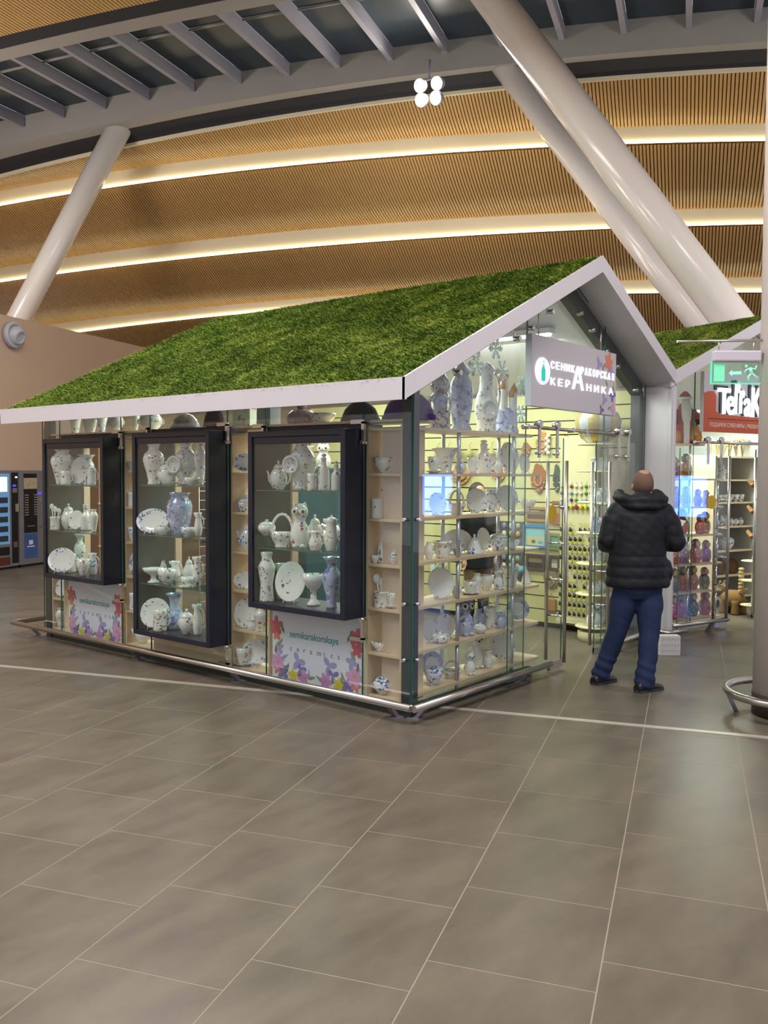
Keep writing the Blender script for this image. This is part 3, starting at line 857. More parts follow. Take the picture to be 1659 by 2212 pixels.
def spout(parent, w, h, m, z0=.22, z1=.68, x0=.6, x1=1.0):
    b = MB(); b.tube([(-w / 2 * x0, 0, h * z0), (-w / 2 * (x0 + .22), 0, h * (z0 + .12)), (-w / 2 * (x1 - .12), 0, h * (z1 - .10)), (-w / 2 * x1, 0, h * z1)], [w * .085, w * .07, w * .045, w * .04], 8)
    return b.build('spout', m, parent)
def lid(parent, r, z, h, m):
    b = MB(); b.lathe([(r * 1.04, z), (r * 1.02, z + h * .15), (r * .72, z + h * .45), (r * .25, z + h * .60), (r * .16, z + h * .68), (r * .26, z + h * .82), (r * .2, z + h * .95), (0, z + h)], 18)
    l = b.build('lid', m, parent); return l
NAMES = {'vase_shoulder': 'vase', 'vase_trumpet': 'vase', 'vase_wide': 'vase', 'vase_bottle': 'vase', 'vase_jar': 'vase', 'vase_flask': 'vase', 'vase_angular': 'vase', 'vase_flared': 'vase',
         'vase_ball': 'vase', 'vase_lidded': 'lidded_vase', 'jug_tall': 'tall_jug', 'owl': 'owl_figurine', 'cat': 'cat_figurine', 'rabbit': 'rabbit_figurine', 'swan': 'swan_dish', 'bell': 'covered_dish',
         'hat': 'felt_hat', 'box': 'gift_box', 'church': 'church_model', 'onion_tower': 'tower_vase', 'basket': 'ceramic_basket', 'spoon_pot': 'utensil_pot'}
CATS = {'plate': 'plate', 'owl': 'figurine', 'cat': 'figurine', 'rabbit': 'figurine', 'swan': 'dish', 'bell': 'dish', 'hat': 'hat', 'box': 'box', 'church': 'model', 'onion_tower': 'vase', 'basket': 'basket',
        'spoon_pot': 'pot', 'jug_tall': 'jug', 'vase_lidded': 'vase', 'teapot': 'teapot', 'coffee_pot': 'coffee pot', 'sugar_bowl': 'sugar bowl', 'compote': 'dish', 'napkin_holder': 'napkin holder',
        'flower_pot': 'pot', 'gravy_boat': 'dish', 'teapot_cosy': 'tea cosy', 'tureen': 'tureen'}
GRP = lambda lab: ('pottery in the display cases' if 'display case' in lab and 'above' not in lab else 'pottery on the gable rack' if 'gable rack' in lab else 'things on the long top board' if ('above' in lab or 'top board' in lab) else 'pottery on the birch shelf columns')
def pottery(kind, style, x, y, z, h, w, face, label, opt):
    m = STY[style]
    if face in ('side', 'gable') and kind not in ('hat', 'box'): h, w = h * 1.04, w * 1.09
    rz = {'side': math.radians(-90 + 35), 'gable': math.radians(-25), 'none': 0.0}[face] if not isinstance(face, float) else face
    nm = NAMES.get(kind, kind); cat = CATS.get(kind, kind.split('_')[0])
    grp = opt.get('group') or GRP(label)
    if kind == 'plate':
        root = thing(nm, label, cat, (x, y, z), {'side': math.radians(-90 + 28), 'gable': math.radians(-34)}.get(face, 0), grp)
        r = w / 2 * 1.06; ov = opt.get('oval')
        ry = h / 2 if not ov else h / 2
        b = MB(); n = 28
        rim = STY[style]; cen = STY['plain'] if opt.get('rim') != 'plain' else STY[style]; rim = rim if opt.get('rim') != 'plain' else STY['plain']
        pf = [(0, .0), (.55, .0), (.62, .05), (.99, .13), (1.0, .16), (.96, .16), (.62, .085), (.50, .05), (0, .045)]
        rings = []
        for q, zz in pf:
            rings.append([(q * r * math.cos(2 * math.pi * j / n), q * ry * math.sin(2 * math.pi * j / n), zz * min(r, ry)) for j in range(n)])
        for i in range(len(rings) - 1):
            b.ring_loft([rings[i], rings[i + 1]], 0 if i < 6 else 1, True, False, False)
        d = b.build('dish', [rim, cen], root, (0, 0.02, ry + .004), (math.radians(90 - 14), 0, 0))
        b = MB()
        for s in (-1, 1):
            b.tube([(s * r * .35, -.05, .004), (s * r * .35, -.03, .03), (s * r * .35, .05, .004), (s * r * .35, .06, ry * .9)], .0035, 6)
        b.tube([(-r * .35, .055, .006), (r * .35, .055, .006)], .0035, 6)
        b.build('stand', M_WIRE, root)
        return root
    root = thing(nm, label, cat, (x, y, z), rz, grp)
    if kind in PROF:
        b = MB(); b.lathe(prof(PROF[kind], w, h), 22); b.build('body', m, root)
    if kind in ('mug',): handle(root, w * 1.05, h, .25, .8, w * .05, m, .86, 1.3)
    elif kind == 'cup':
        handle(root, w, h, .3, .85, w * .045, m, .8, 1.22)
        if opt.get('saucer'):
            b = MB(); b.lathe(prof(PROF['saucer'], w * 1.35, h * .16), 22); b.build('saucer', m, root)
    elif kind == 'teapot':
        handle(root, w, h, .18, .66, w * .04, m, .55, 1.0); spout(root, w, h, m, .22, .66, .58, 1.0); lid(root, w / 2 * .44, h * .71, h * .29, m)
    elif kind == 'coffee_pot':
        handle(root, w, h, .22, .74, w * .04, m, .5, .98); spout(root, w, h, m, .28, .78, .5, .9); lid(root, w / 2 * .40, h * .81, h * .19, m)
    elif kind in ('jug', 'jug_tall'):
        handle(root, w, h, .28, .84, w * .045, m, .56, 1.0)
        b = MB(); b.tube([(-w / 2 * .46, 0, h * .84), (-w / 2 * .72, 0, h * .95), (-w / 2 * .80, 0, h)], [w * .11, w * .08, w * .03], 8); b.build('lip', m, root)
        if opt.get('lid'): lid(root, w / 2 * .5, h * .97, h * .15, m)
    elif kind == 'bottle':
        b = MB()
        if opt.get('stopper'): b.lathe([(w * .20, h * .87), (w * .22, h * .89), (w * .12, h * .90), (w * .12, h * .91), (w * .2, h * .94), (w * .22, h * .96), (w * .14, h * .99), (0, h)], 14)
        else: b.lathe([(w * .24, h * .86), (w * .25, h * .98), (w * .2, h), (0, h)], 14)
        b.build('stopper', m, root)
    elif kind == 'sugar_bowl':
        lid(root, w / 2 * .80, h * .64, h * .36, m)
        if not opt.get('riser'):
            for s in (-1, 1):
                b = MB(); b.tube([(s * w / 2 * .9, 0, h * .28), (s * w / 2 * 1.12, 0, h * .36), (s * w / 2 * 1.08, 0, h * .5), (s * w / 2 * .9, 0, h * .55)], w * .03, 6); b.build('handle', m, root)
    elif kind == 'tureen':
        lid(root, w / 2 * .80, h * .65, h * .35, m)
        for s in (-1, 1):
            b = MB(); b.tube([(s * w / 2 * .78, 0, h * .36), (s * w / 2 * 1.0, 0, h * .42), (s * w / 2 * 1.0, 0, h * .54), (s * w / 2 * .8, 0, h * .6)], w * .03, 6); b.build('handle', m, root)
    if opt.get('medallion'):
        b = MB(); zc = {'vase_bottle': .46, 'jug_tall': .32}[kind]; rr = w * .30
        b.lathe([(rr, 0), (rr * 1.04, .008), (rr * .82, .014), (rr * .78, .011)], 24, mats=[0, 0, 0]); b.lathe([(rr * .78, .011), (0, .013)], 24, m=1)
        b.build('medallion', [STY['plain'], STY['grey']], root, (-.30 * w if face == 'side' else -.1 * w, -w * .42 if face == 'side' else -w * .36, h * zc), (math.radians(90), 0, math.radians(-20) if face == 'side' else 0))
    if opt.get('riser'):
        b = MB(); rs = opt['riser']; b.box(-w * .55, w * .55, -w * .5, w * .5, -rs + .001, -.001); bevel(b.build('glass_block', M_SHELFG, root, rot=(0, 0, -rz)), .003)
    if kind == 'spoon_pot':
        b = MB(); b.lathe(prof([(0, 0), (.9, 0), (.95, .04), (.92, .1), (.92, .85), (1, .9), (1, 1), (.86, 1), (.84, .1), (0, .1)], w, h), 20); b.build('body', m, root)
        for k, (dx, dy, l) in enumerate(((-.42, .05, 1.0), (-.05, .2, .75), (.55, -.1, .55))):
            b = MB(); p0 = Vector((dx * w * .2, dy * w * .2, h * .15)); p1 = Vector((dx * w * .75, dy * w * .5, h * (1.0 + .75 * l)))
            b.tube([p0, p1], w * .045, 6); b.ball(p1, w * .24, 10, 6, 0, 1, .35, 1.25); b.build('spoon', m, root)
    elif kind == 'basket':
        b = MB(); b.lathe(prof([(0, 0), (.62, 0), (.64, .05), (.60, .09), (.85, .22), (.98, .36), (1, .44), (.93, .44), (.8, .26), (0, .16)], w, h), 22); b.build('body', m, root)
        b = MB(); b.tube([(w / 2 * .92 * math.cos(a), 0, h * .40 + h * .56 * math.sin(a)) for a in [math.pi * i / 10 for i in range(11)]], w * .06, 8); b.build('arched_handle', m, root)
    elif kind == 'gravy_boat':
        b = MB(); b.lathe(prof([(0, 0), (.45, 0), (.48, .08), (.8, .4), (.9, .8), (.84, .8), (.7, .4), (0, .2)], w * .8, h), 22, sy=.6); b.build('body', m, root)
        handle(root, w, h, .3, .95, w * .03, m, .6, 1.0)
        b = MB(); b.tube([(-w * .28, 0, h * .5), (-w * .42, 0, h * .8), (-w * .5, 0, h)], [w * .10, w * .08, w * .03], 8); b.build('lip', m, root)
    elif kind == 'napkin_holder':
        for s in (-1, 1):
            b = MB(); b.prism([(-w * .5, 0), (w * .5, 0), (w * .32, h * .6), (0, h), (-w * .32, h * .6)], s * .025 - .004, s * .025 + .004); b.build('panel', m, root)
        b = MB(); b.box(-w * .5, w * .5, -.03, .03, 0, .01); b.build('base', m, root)
    elif kind in ('owl', 'cat', 'rabbit'):
        b = MB(); b.lathe(prof([(0, 0), (.72, 0), (.78, .04), (.95, .18), (.98, .30), (.80, .48), (.56, .58), (.5, .62), (.6, .68), (.78, .76), (.80, .84), (.68, .92), (.38, .98), (0, 1)], w, h * (.94 if kind != 'rabbit' else .76)), 20)
        hb = h * (.94 if kind != 'rabbit' else .76)
        b.build('body', m, root)
        for s in (-1, 1):
            b = MB()
            eh = {'owl': .10, 'cat': .14, 'rabbit': .36}[kind] * h; er = {'owl': .13, 'cat': .15, 'rabbit': .12}[kind] * w
            b.lathe([(er, 0), (er * .9, eh * .4), (er * .35, eh * .85), (0, eh)], 10, sy=.6); b.build('ear', m, root, (s * w * .22, 0, hb * .93), (0, s * .15, 0))
            b = MB(); er = w * (.17 if kind == 'owl' else .06)
            if kind == 'owl': b.lathe([(er, 0), (er, .004), (0, .006)], 16, m=0); b.lathe([(er * .45, .006), (0, .009)], 12, m=1)
            else: b.ball((0, 0, 0), er, 10, 6, 1, 1, 1, .5)
            b.build('eye', [STY['plain'] if kind != 'owl' or style != 'plain' else STY['grey'], M_EYE], root, (s * w * .19, -w * .37, hb * .82), (math.radians(80), 0, s * .35))
            b = MB(); b.ball((0, 0, 0), w * .13, 10, 6, sz=.7, sy=1.3); b.build('paw', m, root, (s * w * .18, -w * .40, h * .05))
        b = MB(); b.lathe([(w * .07, 0), (w * .05, w * .06), (0, w * .10)], 8); b.build('beak' if kind == 'owl' else 'nose', M_ORANGE if kind == 'owl' else M_EYE, root, (0, -w * .40, hb * .77), (math.radians(110), 0, 0))
    elif kind == 'swan':
        b = MB(); b.lathe(prof([(0, 0), (.4, 0), (.5, .06), (.8, .3), (.92, .55), (.86, .55), (.7, .3), (0, .15)], w * .9, h), 20, sy=.62); b.build('body', m, root)
        b = MB(); b.tube([(-w * .34, 0, h * .35), (-w * .46, 0, h * .6), (-w * .40, 0, h * .85), (-w * .44, 0, h * .97), (-w * .55, 0, h * .9)], [w * .09, w * .06, w * .05, w * .06, w * .02], 8); b.build('neck', m, root)
    elif kind == 'hat':
        b = MB(); b.lathe([(w * .5, 0), (w * .5, .012), (w * .47, h * .30), (w * .40, h * .60), (w * .26, h * .86), (w * .10, h * .98), (0, h)], 24, sy=.62); b.build('crown', m, root, rot=(0, 0, -rz + math.pi / 2))
        b = MB(); b.lathe([(w * .505, 0), (w * .515, .008), (w * .515, h * .16), (w * .49, h * .17)], 24, sy=.62); b.build('band', mat('blue_brim', '2c5f8a', .7) if style == 'cake' else m, root, rot=(0, 0, -rz + math.pi / 2))
    elif kind == 'teapot_cosy':
        b = MB(); b.lathe([(w * .42, 0), (w * .47, h * .12), (w * .44, h * .40), (w * .30, h * .58), (w * .1, h * .62), (0, h * .62)], 20, sy=.7); b.build('skirt', m, root, rot=(0, 0, -rz + math.pi / 2))
        b = MB(); b.ball((0, 0, h * .76), h * .2, 14, 8); b.build('head', mat('doll_head', '9c7f6a', .8), root)
        b = MB(); b.lathe([(h * .24, h * .84), (h * .22, h * .95), (h * .1, h * 1.02), (0, h * 1.03)], 14); b.build('bonnet', mat('doll_bonnet', '6a5648', .8), root)
    elif kind == 'box':
        b = MB(); b.box(-w / 2, w / 2, -.06, .06, 0, h * .82); bevel(b.build('carton', m, root, rot=(0, 0, -rz - math.pi / 2)), .003)
        b = MB(); b.box(-w / 2 - .003, w / 2 + .003, -.063, .063, h * .80, h); bevel(b.build('lid', m, root, rot=(0, 0, -rz - math.pi / 2)), .003)
    elif kind == 'onion_tower':
        b = MB(); b.lathe(prof([(0, 0), (.82, 0), (.84, .05), (.80, .22), (.86, .26), (.78, .30), (.60, .34), (.62, .55), (.66, .60), (.58, .62)], w, h), 22); b.build('body', m, root)
        b = MB(); b.lathe(prof([(.5, .62), (.72, .68), (.78, .76), (.66, .86), (.34, .95), (.08, .99), (0, 1)], w, h), 22); b.build('dome', STY['stripe'], root)
        for s in (-1, 1):
            b = MB(); b.tube([(s * w * .34 + s * w * .14 * math.sin(a), 0, h * .44 - h * .12 * math.cos(a)) for a in [math.pi * i / 8 for i in range(9)]], w * .07, 8); b.build('handle', STY['blue'], root)
        b = MB(); b.lathe([(w * .3, 0), (w * .31, .01), (w * .2, .02), (0, .02)], 20); b.build('medallion', STY['lilac'], root, (-w * .18, -w * .28, h * .46), (math.radians(90), 0, 0))
    elif kind == 'church':
        b = MB(); b.lathe(prof([(0, 0), (1.0, 0), (1.0, .06), (.9, .10), (.86, .34), (.8, .38), (.3, .42), (0, .42)], w, h), 20, sy=.7); b.build('base', STY['lilac'], root)
        for dx, dy, hh, rr in ((-.08, .05, 1.0, .36), (-.22, -.14, .84, .20), (.30, -.06, .80, .20), (.10, -.2, .72, .17)):
            b = MB(); R_ = rr * w / 2
            b.lathe([(R_ * 1.05, h * .3), (R_, h * .34), (R_, h * (hh - .20)), (R_ * 1.08, h * (hh - .18)), (R_ * .8, h * (hh - .165))], 16); tw = b.build('tower', STY['plain'], root, (dx * w, dy * w, 0))
            b = MB(); z0 = h * (hh - .17); b.lathe([(R_ * .85, z0), (R_ * 1.12, z0 + h * .045), (R_ * 1.0, z0 + h * .09), (R_ * .4, z0 + h * .13), (R_ * .08, z0 + h * .155), (0, z0 + h * .17)], 16); b.build('dome', M_ORANGE, tw)
    return root
ITEMS = [
    ('vase_shoulder', 'grey', -0.069, 4.379, 1.613, 0.337, 0.212, 'side', 'tall shouldered white vase on top shelf of the left display case', {}),
    ('mug', 'floral', -0.115, 4.244, 1.613, 0.134, 0.097, 'side', 'small mug with violet flower on top shelf of the left display case', {}),
    ('plate', 'floral', 0.0, 4.192, 1.613, 0.268, 0.171, 'side', 'upright oval painted plate on top shelf of the left display case', {'sx': 0.8, 'rim': 'plain'}),
    ('vase_wide', 'grey', 0.12, 4.25, 1.613, 0.291, 0.164, 'side', 'wide-mouthed vase behind the plate on top shelf of the left display case', {}),
    ('mug', 'blue', -0.04, 3.909, 1.613, 0.163, 0.086, 'side', 'blue-banded cylinder mug on top shelf of the left display case', {}),
    ('spoon_pot', 'grey', -0.124, 4.437, 1.158, 0.128, 0.095, 'side', 'banded utensil pot with ladle on middle shelf of the left display case', {}),
    ('teapot', 'grey', -0.001, 4.389, 1.158, 0.254, 0.192, 'side', 'white pottery teapot with pointed lid on middle shelf of the left display case', {}),
    ('plate', 'floral', -0.02, 4.231, 1.158, 0.186, 0.149, 'side', 'leaf-painted standing dish on middle shelf of the left display case', {}),
    ('bottle', 'grey', 0.05, 4.16, 1.158, 0.251, 0.102, 'side', 'slender white bottle on middle shelf of the left display case', {}),
    ('vase_shoulder', 'plain', -0.05, 3.865, 1.158, 0.212, 0.081, 'side', 'plain narrow vase at the right end on middle shelf of the left display case', {}),
    ('plate', 'blue', -0.125, 4.322, 0.726, 0.241, 0.265, 'side', 'fish-shaped oval dish on floor of the left display case', {'sx': 1.0, 'oval': 0.62}),
    ('mug', 'floral', -0.02, 4.37, 0.726, 0.182, 0.15, 'side', 'white mug with red blossoms on floor of the left display case', {}),
    ('vase_trumpet', 'grey', 0.105, 4.359, 0.726, 0.365, 0.123, 'side', 'slim pale vase behind the mug on floor of the left display case', {}),
    ('bowl', 'floral', -0.095, 3.984, 0.726, 0.159, 0.127, 'side', 'bowl with a big red flower on floor of the left display case', {}),
    ('jug', 'blue', 0.016, 3.988, 0.726, 0.206, 0.114, 'side', 'blue-painted jug on floor of the left display case', {}),
    ('vase_trumpet', 'floral', -0.076, 2.866, 1.631, 0.376, 0.198, 'side', 'tall flared vase on top shelf of the middle display case', {}),
    ('sugar_bowl', 'grey', -0.051, 2.714, 1.631, 0.206, 0.14, 'side', 'lidded pedestal sugar bowl on top shelf of the middle display case', {}),
    ('saucer', 'plain', -0.102, 2.592, 1.631, 0.028, 0.146, 'side', 'flat white saucer on top shelf of the middle display case', {}),
    ('vase_bottle', 'grey', 0.076, 2.601, 1.631, 0.38, 0.231, 'side', 'large grey-leafed vase with round medallion on top shelf of the middle display case', {'medallion': 1}),
    ('cup', 'floral', -0.112, 2.28, 1.631, 0.067, 0.126, 'side', 'low wide cup on top shelf of the middle display case', {}),
    ('vase_shoulder', 'floral', 0.1, 2.434, 1.631, 0.352, 0.106, 'side', 'vase half hidden by the case frame on top shelf of the middle display case', {}),
    ('plate', 'blue', -0.121, 2.829, 1.188, 0.218, 0.272, 'side', 'big oval plate with blue rim on second shelf of the middle display case', {'sx': 1.0, 'oval': 0.78}),
    ('vase_jar', 'lilac', 0.011, 2.611, 1.188, 0.362, 0.214, 'side', 'large lilac-blue wide-necked jar on second shelf of the middle display case', {}),
    ('sugar_bowl', 'grey', -0.117, 2.691, 1.188, 0.115, 0.115, 'side', 'small covered bowl on second shelf of the middle display case', {}),
    ('bowl', 'blue', -0.115, 2.34, 1.188, 0.08, 0.119, 'side', 'small footed bowl on second shelf of the middle display case', {}),
    ('jug', 'grey', 0.02, 2.364, 1.188, 0.198, 0.089, 'side', 'grey-patterned jug on second shelf of the middle display case', {}),
    ('sugar_bowl', 'plain', 0.018, 2.926, 1.188, 0.152, 0.078, 'side', 'lidded pot behind the oval plate on second shelf of the middle display case', {}),
    ('compote', 'plain', -0.082, 2.873, 0.749, 0.126, 0.185, 'side', 'white pedestal dish on third shelf of the middle display case', {}),
    ('napkin_holder', 'grey', 0.066, 2.927, 0.749, 0.18, 0.077, 'side', 'triangular napkin holder on third shelf of the middle display case', {}),
    ('bowl', 'floral', -0.08, 2.676, 0.749, 0.132, 0.16, 'side', 'red-flowered bowl on third shelf of the middle display case', {}),
    ('jug', 'floral', 0.08, 2.768, 0.749, 0.181, 0.126, 'side', 'rose-painted milk jug on third shelf of the middle display case', {}),
    ('teapot', 'floral', 0.08, 2.57, 0.749, 0.236, 0.124, 'side', 'floral teapot on third shelf of the middle display case', {}),
    ('cup', 'floral', -0.106, 2.356, 0.749, 0.088, 0.108, 'side', 'cup on saucer on third shelf of the middle display case', {'saucer': 1}),
    ('jug', 'floral', -0.014, 2.339, 0.749, 0.254, 0.097, 'side', 'tall floral jug by the frame on third shelf of the middle display case', {}),
    ('plate', 'floral', -0.091, 2.84, 0.331, 0.263, 0.251, 'side', 'round plate with leafy rim on floor of the middle display case', {}),
    ('mug', 'floral', -0.112, 2.738, 0.331, 0.187, 0.125, 'side', 'red-flowered mug before the plate on floor of the middle display case', {}),
    ('vase_flask', 'lilac', 0.04, 2.733, 0.331, 0.306, 0.193, 'side', 'flask-shaped vase with blue foot on floor of the middle display case', {}),
    ('sugar_bowl', 'floral', -0.059, 2.431, 0.331, 0.215, 0.13, 'side', 'round floral sugar bowl on floor of the middle display case', {}),
    ('jug', 'floral', -0.021, 2.33, 0.331, 0.258, 0.105, 'side', 'floral cream jug on floor of the middle display case', {}),
    ('teapot', 'floral', 0.0, 1.343, 1.611, 0.221, 0.17, 'side', 'faceted white teapot on top shelf of the right display case', {}),
    ('vase_bottle', 'grey', 0.06, 1.139, 1.611, 0.412, 0.219, 'side', 'largest vase with round medallion on top shelf of the right display case', {'medallion': 1}),
    ('mug', 'floral', -0.1, 0.877, 1.611, 0.126, 0.073, 'side', 'straight cylinder mug on top shelf of the right display case', {}),
    ('bottle', 'floral', -0.04, 0.811, 1.611, 0.269, 0.084, 'side', 'bottle with ball stopper on top shelf of the right display case', {'stopper': 1}),
    ('bottle', 'floral', -0.02, 0.702, 1.611, 0.215, 0.076, 'side', 'bottle half hidden by the frame on top shelf of the right display case', {'stopper': 1}),
    ('sugar_bowl', 'grey', -0.108, 1.363, 1.254, 0.119, 0.133, 'side', 'squat lidded pot on glass block on middle shelf of the right display case', {'riser': 0.095}),
    ('basket', 'floral', -0.062, 1.236, 1.159, 0.262, 0.171, 'side', 'ceramic basket with arched handle on middle shelf of the right display case', {}),
    ('owl', 'floral', -0.001, 1.102, 1.159, 0.357, 0.149, 'side', 'tall owl figurine on middle shelf of the right display case', {}),
    ('teapot', 'floral', 0.145, 1.08, 1.159, 0.248, 0.172, 'side', 'floral teapot with curved spout on middle shelf of the right display case', {}),
    ('jug', 'floral', -0.1, 0.84, 1.159, 0.143, 0.126, 'side', 'small cream jug with orange flower on middle shelf of the right display case', {}),
    ('jug', 'floral', -0.04, 0.732, 1.159, 0.233, 0.136, 'side', 'red-blossomed lidded jug on middle shelf of the right display case', {'lid': 1}),
    ('vase_angular', 'grey', -0.107, 1.365, 0.726, 0.376, 0.13, 'side', 'tall angular vase on floor of the right display case', {}),
    ('jug', 'plain', 0.051, 1.359, 0.726, 0.279, 0.143, 'side', 'white jug behind the plate on floor of the right display case', {}),
    ('plate', 'floral', -0.05, 1.159, 0.726, 0.308, 0.214, 'side', 'round plate with painted bouquet on floor of the right display case', {'rim': 'plain'}),
    ('compote', 'floral', -0.02, 0.937, 0.726, 0.232, 0.175, 'side', 'wavy pedestal bowl on floor of the right display case', {}),
    ('vase_trumpet', 'lilac', -0.02, 0.746, 0.726, 0.371, 0.147, 'side', 'blue-shouldered vase on floor of the right display case', {}),
    ('bowl', 'floral', 0.126, 0.346, 1.746, 0.109, 0.171, 'side', 'bowl with yellow flower on top tier beside the corner post', {}),
    ('mug', 'floral', 0.083, 0.388, 1.413, 0.141, 0.086, 'side', 'tall waisted mug with fruit on second tier beside the corner post', {}),
    ('coffee_pot', 'floral', 0.169, 0.339, 1.413, 0.278, 0.13, 'side', 'rose-painted coffee pot on second tier beside the corner post', {}),
    ('bottle', 'floral', 0.14, 0.369, 1.081, 0.23, 0.089, 'side', 'yellow-flowered bottle on third tier beside the corner post', {}),
    ('cup', 'plain', 0.08, 0.401, 1.081, 0.055, 0.058, 'side', 'tiny white cup on third tier beside the corner post', {}),
    ('sugar_bowl', 'blue', 0.1, 0.242, 1.081, 0.101, 0.057, 'side', 'small round sugar bowl on third tier beside the corner post', {}),
    ('spoon_pot', 'floral', 0.1, 0.353, 0.756, 0.116, 0.113, 'side', 'painted pot holding spoons on fourth tier beside the corner post', {}),
    ('cup', 'floral', 0.12, 0.266, 0.756, 0.112, 0.075, 'side', 'green-edged cup on fourth tier beside the corner post', {'saucer': 1}),
    ('gravy_boat', 'floral', 0.099, 0.373, 0.426, 0.076, 0.117, 'side', 'floral gravy boat on fifth tier beside the corner post', {}),
    ('plate', 'floral', 0.144, 0.285, 0.426, 0.192, 0.11, 'side', 'scalloped standing plate on fifth tier beside the corner post', {}),
    ('sugar_bowl', 'blue', 0.12, 0.345, 0.106, 0.151, 0.151, 'side', 'lidded bucket-shaped pot on bottom tier beside the corner post', {}),
    ('plate', 'blue', 0.09, 1.839, 1.746, 0.149, 0.185, 'side', 'oval plate with orange centre on top tier between middle and right cases', {'oval': 0.8}),
    ('sugar_bowl', 'blue', 0.091, 1.849, 1.413, 0.126, 0.102, 'side', 'blue lidded sugar bowl on second tier between middle and right cases', {}),
    ('jug', 'blue', 0.169, 1.888, 1.413, 0.138, 0.087, 'side', 'blue-painted small jug on second tier between middle and right cases', {}),
    ('teapot', 'blue', 0.131, 1.841, 1.081, 0.248, 0.181, 'side', 'blue and orange teapot on third tier between middle and right cases', {}),
    ('plate', 'floral', 0.09, 1.829, 0.756, 0.142, 0.206, 'side', 'rectangular standing dish on fourth tier between middle and right cases', {'oval': 0.7}),
    ('plate', 'floral', 0.09, 1.853, 0.426, 0.235, 0.159, 'side', 'tree-shaped painted dish on fifth tier between middle and right cases', {'sx': 0.72}),
    ('jug', 'plain', 0.095, 1.757, 0.426, 0.086, 0.109, 'side', 'little white creamer on fifth tier between middle and right cases', {}),
    ('vase_shoulder', 'floral', 0.11, 1.644, 0.426, 0.198, 0.14, 'side', 'floral vase on fifth tier between middle and right cases', {}),
    ('plate', 'blue', 0.14, 1.78, 0.106, 0.212, 0.212, 'side', 'round plate with blue rim on bottom tier between middle and right cases', {}),
    ('cup', 'floral', 0.1, 1.873, 0.106, 0.15, 0.119, 'side', 'stacked floral cups on bottom tier between middle and right cases', {'saucer': 1}),
    ('bowl', 'blue', 0.089, 3.403, 1.746, 0.093, 0.098, 'side', 'small blue bowl on top tier between left and middle cases', {}),
    ('mug', 'floral', 0.08, 3.412, 1.413, 0.133, 0.08, 'side', 'floral mug on second tier between left and middle cases', {}),
    ('cup', 'blue', 0.084, 3.407, 1.081, 0.134, 0.089, 'side', 'blue cup on third tier between left and middle cases', {}),
    ('plate', 'blue', 0.09, 3.393, 0.756, 0.221, 0.117, 'side', 'blue standing plate on fourth tier between left and middle cases', {}),
    ('mug', 'floral', 0.083, 3.409, 0.426, 0.161, 0.085, 'side', 'orange-flowered mug on fifth tier between left and middle cases', {}),
    ('gravy_boat', 'plain', 0.142, 3.35, 0.106, 0.133, 0.204, 'side', 'white dish on bottom tier between left and middle cases', {}),
    ('plate', 'blue', 0.09, 4.696, 0.426, 0.178, 0.128, 'side', 'small blue-edged plate on fifth tier at the far kiosk end', {}),
    ('vase_shoulder', 'grey', 0.089, 4.711, 0.106, 0.197, 0.098, 'side', 'small vase on bottom tier at the far kiosk end', {}),
    ('vase_shoulder', 'grey', 0.18, 4.545, 2.134, 0.279, 0.125, 'side', 'grey-white vase at the left above the left display case', {}),
    ('vase_wide', 'grey', 0.16, 4.242, 2.134, 0.282, 0.141, 'side', 'silvery wide vase above the left display case', {}),
    ('vase_trumpet', 'blue', 0.2, 4.09, 2.134, 0.308, 0.121, 'side', 'pale blue vase above the left display case', {}),
    ('sugar_bowl', 'grey', 0.12, 3.732, 2.134, 0.208, 0.135, 'side', 'grey lidded jar above the left display case', {}),
    ('bowl', 'plain', 0.16, 3.472, 2.134, 0.191, 0.08, 'side', 'greenish tall bowl above the middle display case', {}),
    ('sugar_bowl', 'grey', 0.18, 3.255, 2.134, 0.197, 0.206, 'side', 'grey soup tureen above the middle display case', {}),
    ('hat', 'cake', 0.198, 2.762, 2.134, 0.147, 0.336, 'side', 'patterned fabric cap with blue brim above the middle display case', {}),
    ('hat', 'maroon', 0.16, 2.31, 2.134, 0.195, 0.244, 'side', 'maroon felt cap above the middle display case', {}),
    ('box', 'flowerbox', 0.18, 1.918, 2.134, 0.197, 0.213, 'side', 'flower-printed gift box above the right display case', {}),
    ('box', 'greybox', 0.12, 1.582, 2.134, 0.175, 0.16, 'side', 'grey cardboard box above the right display case', {}),
    ('teapot_cosy', 'pinkcloth', 0.18, 1.264, 2.134, 0.185, 0.281, 'side', 'pink cloth tea cosy doll above the right display case', {}),
    ('bowl', 'floral', 0.19, 1.041, 2.134, 0.077, 0.205, 'side', 'pale flowered bowl above the right display case', {}),
    ('hat', 'blackfelt', 0.202, 0.659, 2.134, 0.162, 0.345, 'side', 'black felt dome hat above the right display case', {}),
    ('hat', 'purple', 0.215, 0.204, 2.134, 0.209, 0.437, 'side', 'purple felt dome hat on the top board at the kiosk corner', {}),
    ('onion_tower', 'stripe', 0.602, 0.2, 2.078, 0.432, 0.177, 'gable', 'striped onion-domed tower vase on the top board of the gable rack', {}),
    ('vase_lidded', 'lilac', 0.83, 0.16, 2.078, 0.551, 0.167, 'gable', 'tall white lidded vase on the top board of the gable rack', {}),
    ('jug_tall', 'grey', 1.189, 0.16, 2.078, 0.554, 0.234, 'gable', 'tall handled jug with round medallion on the top board of the gable rack', {'medallion': 1}),
    ('church', 'plain', 1.521, 0.18, 2.078, 0.531, 0.227, 'gable', 'white church model with orange domes on the top board of the gable rack', {}),
    ('cup', 'floral', 0.417, 0.12, 1.745, 0.121, 0.086, 'gable', 'small cup on saucer on the second level of the gable rack', {'saucer': 1}),
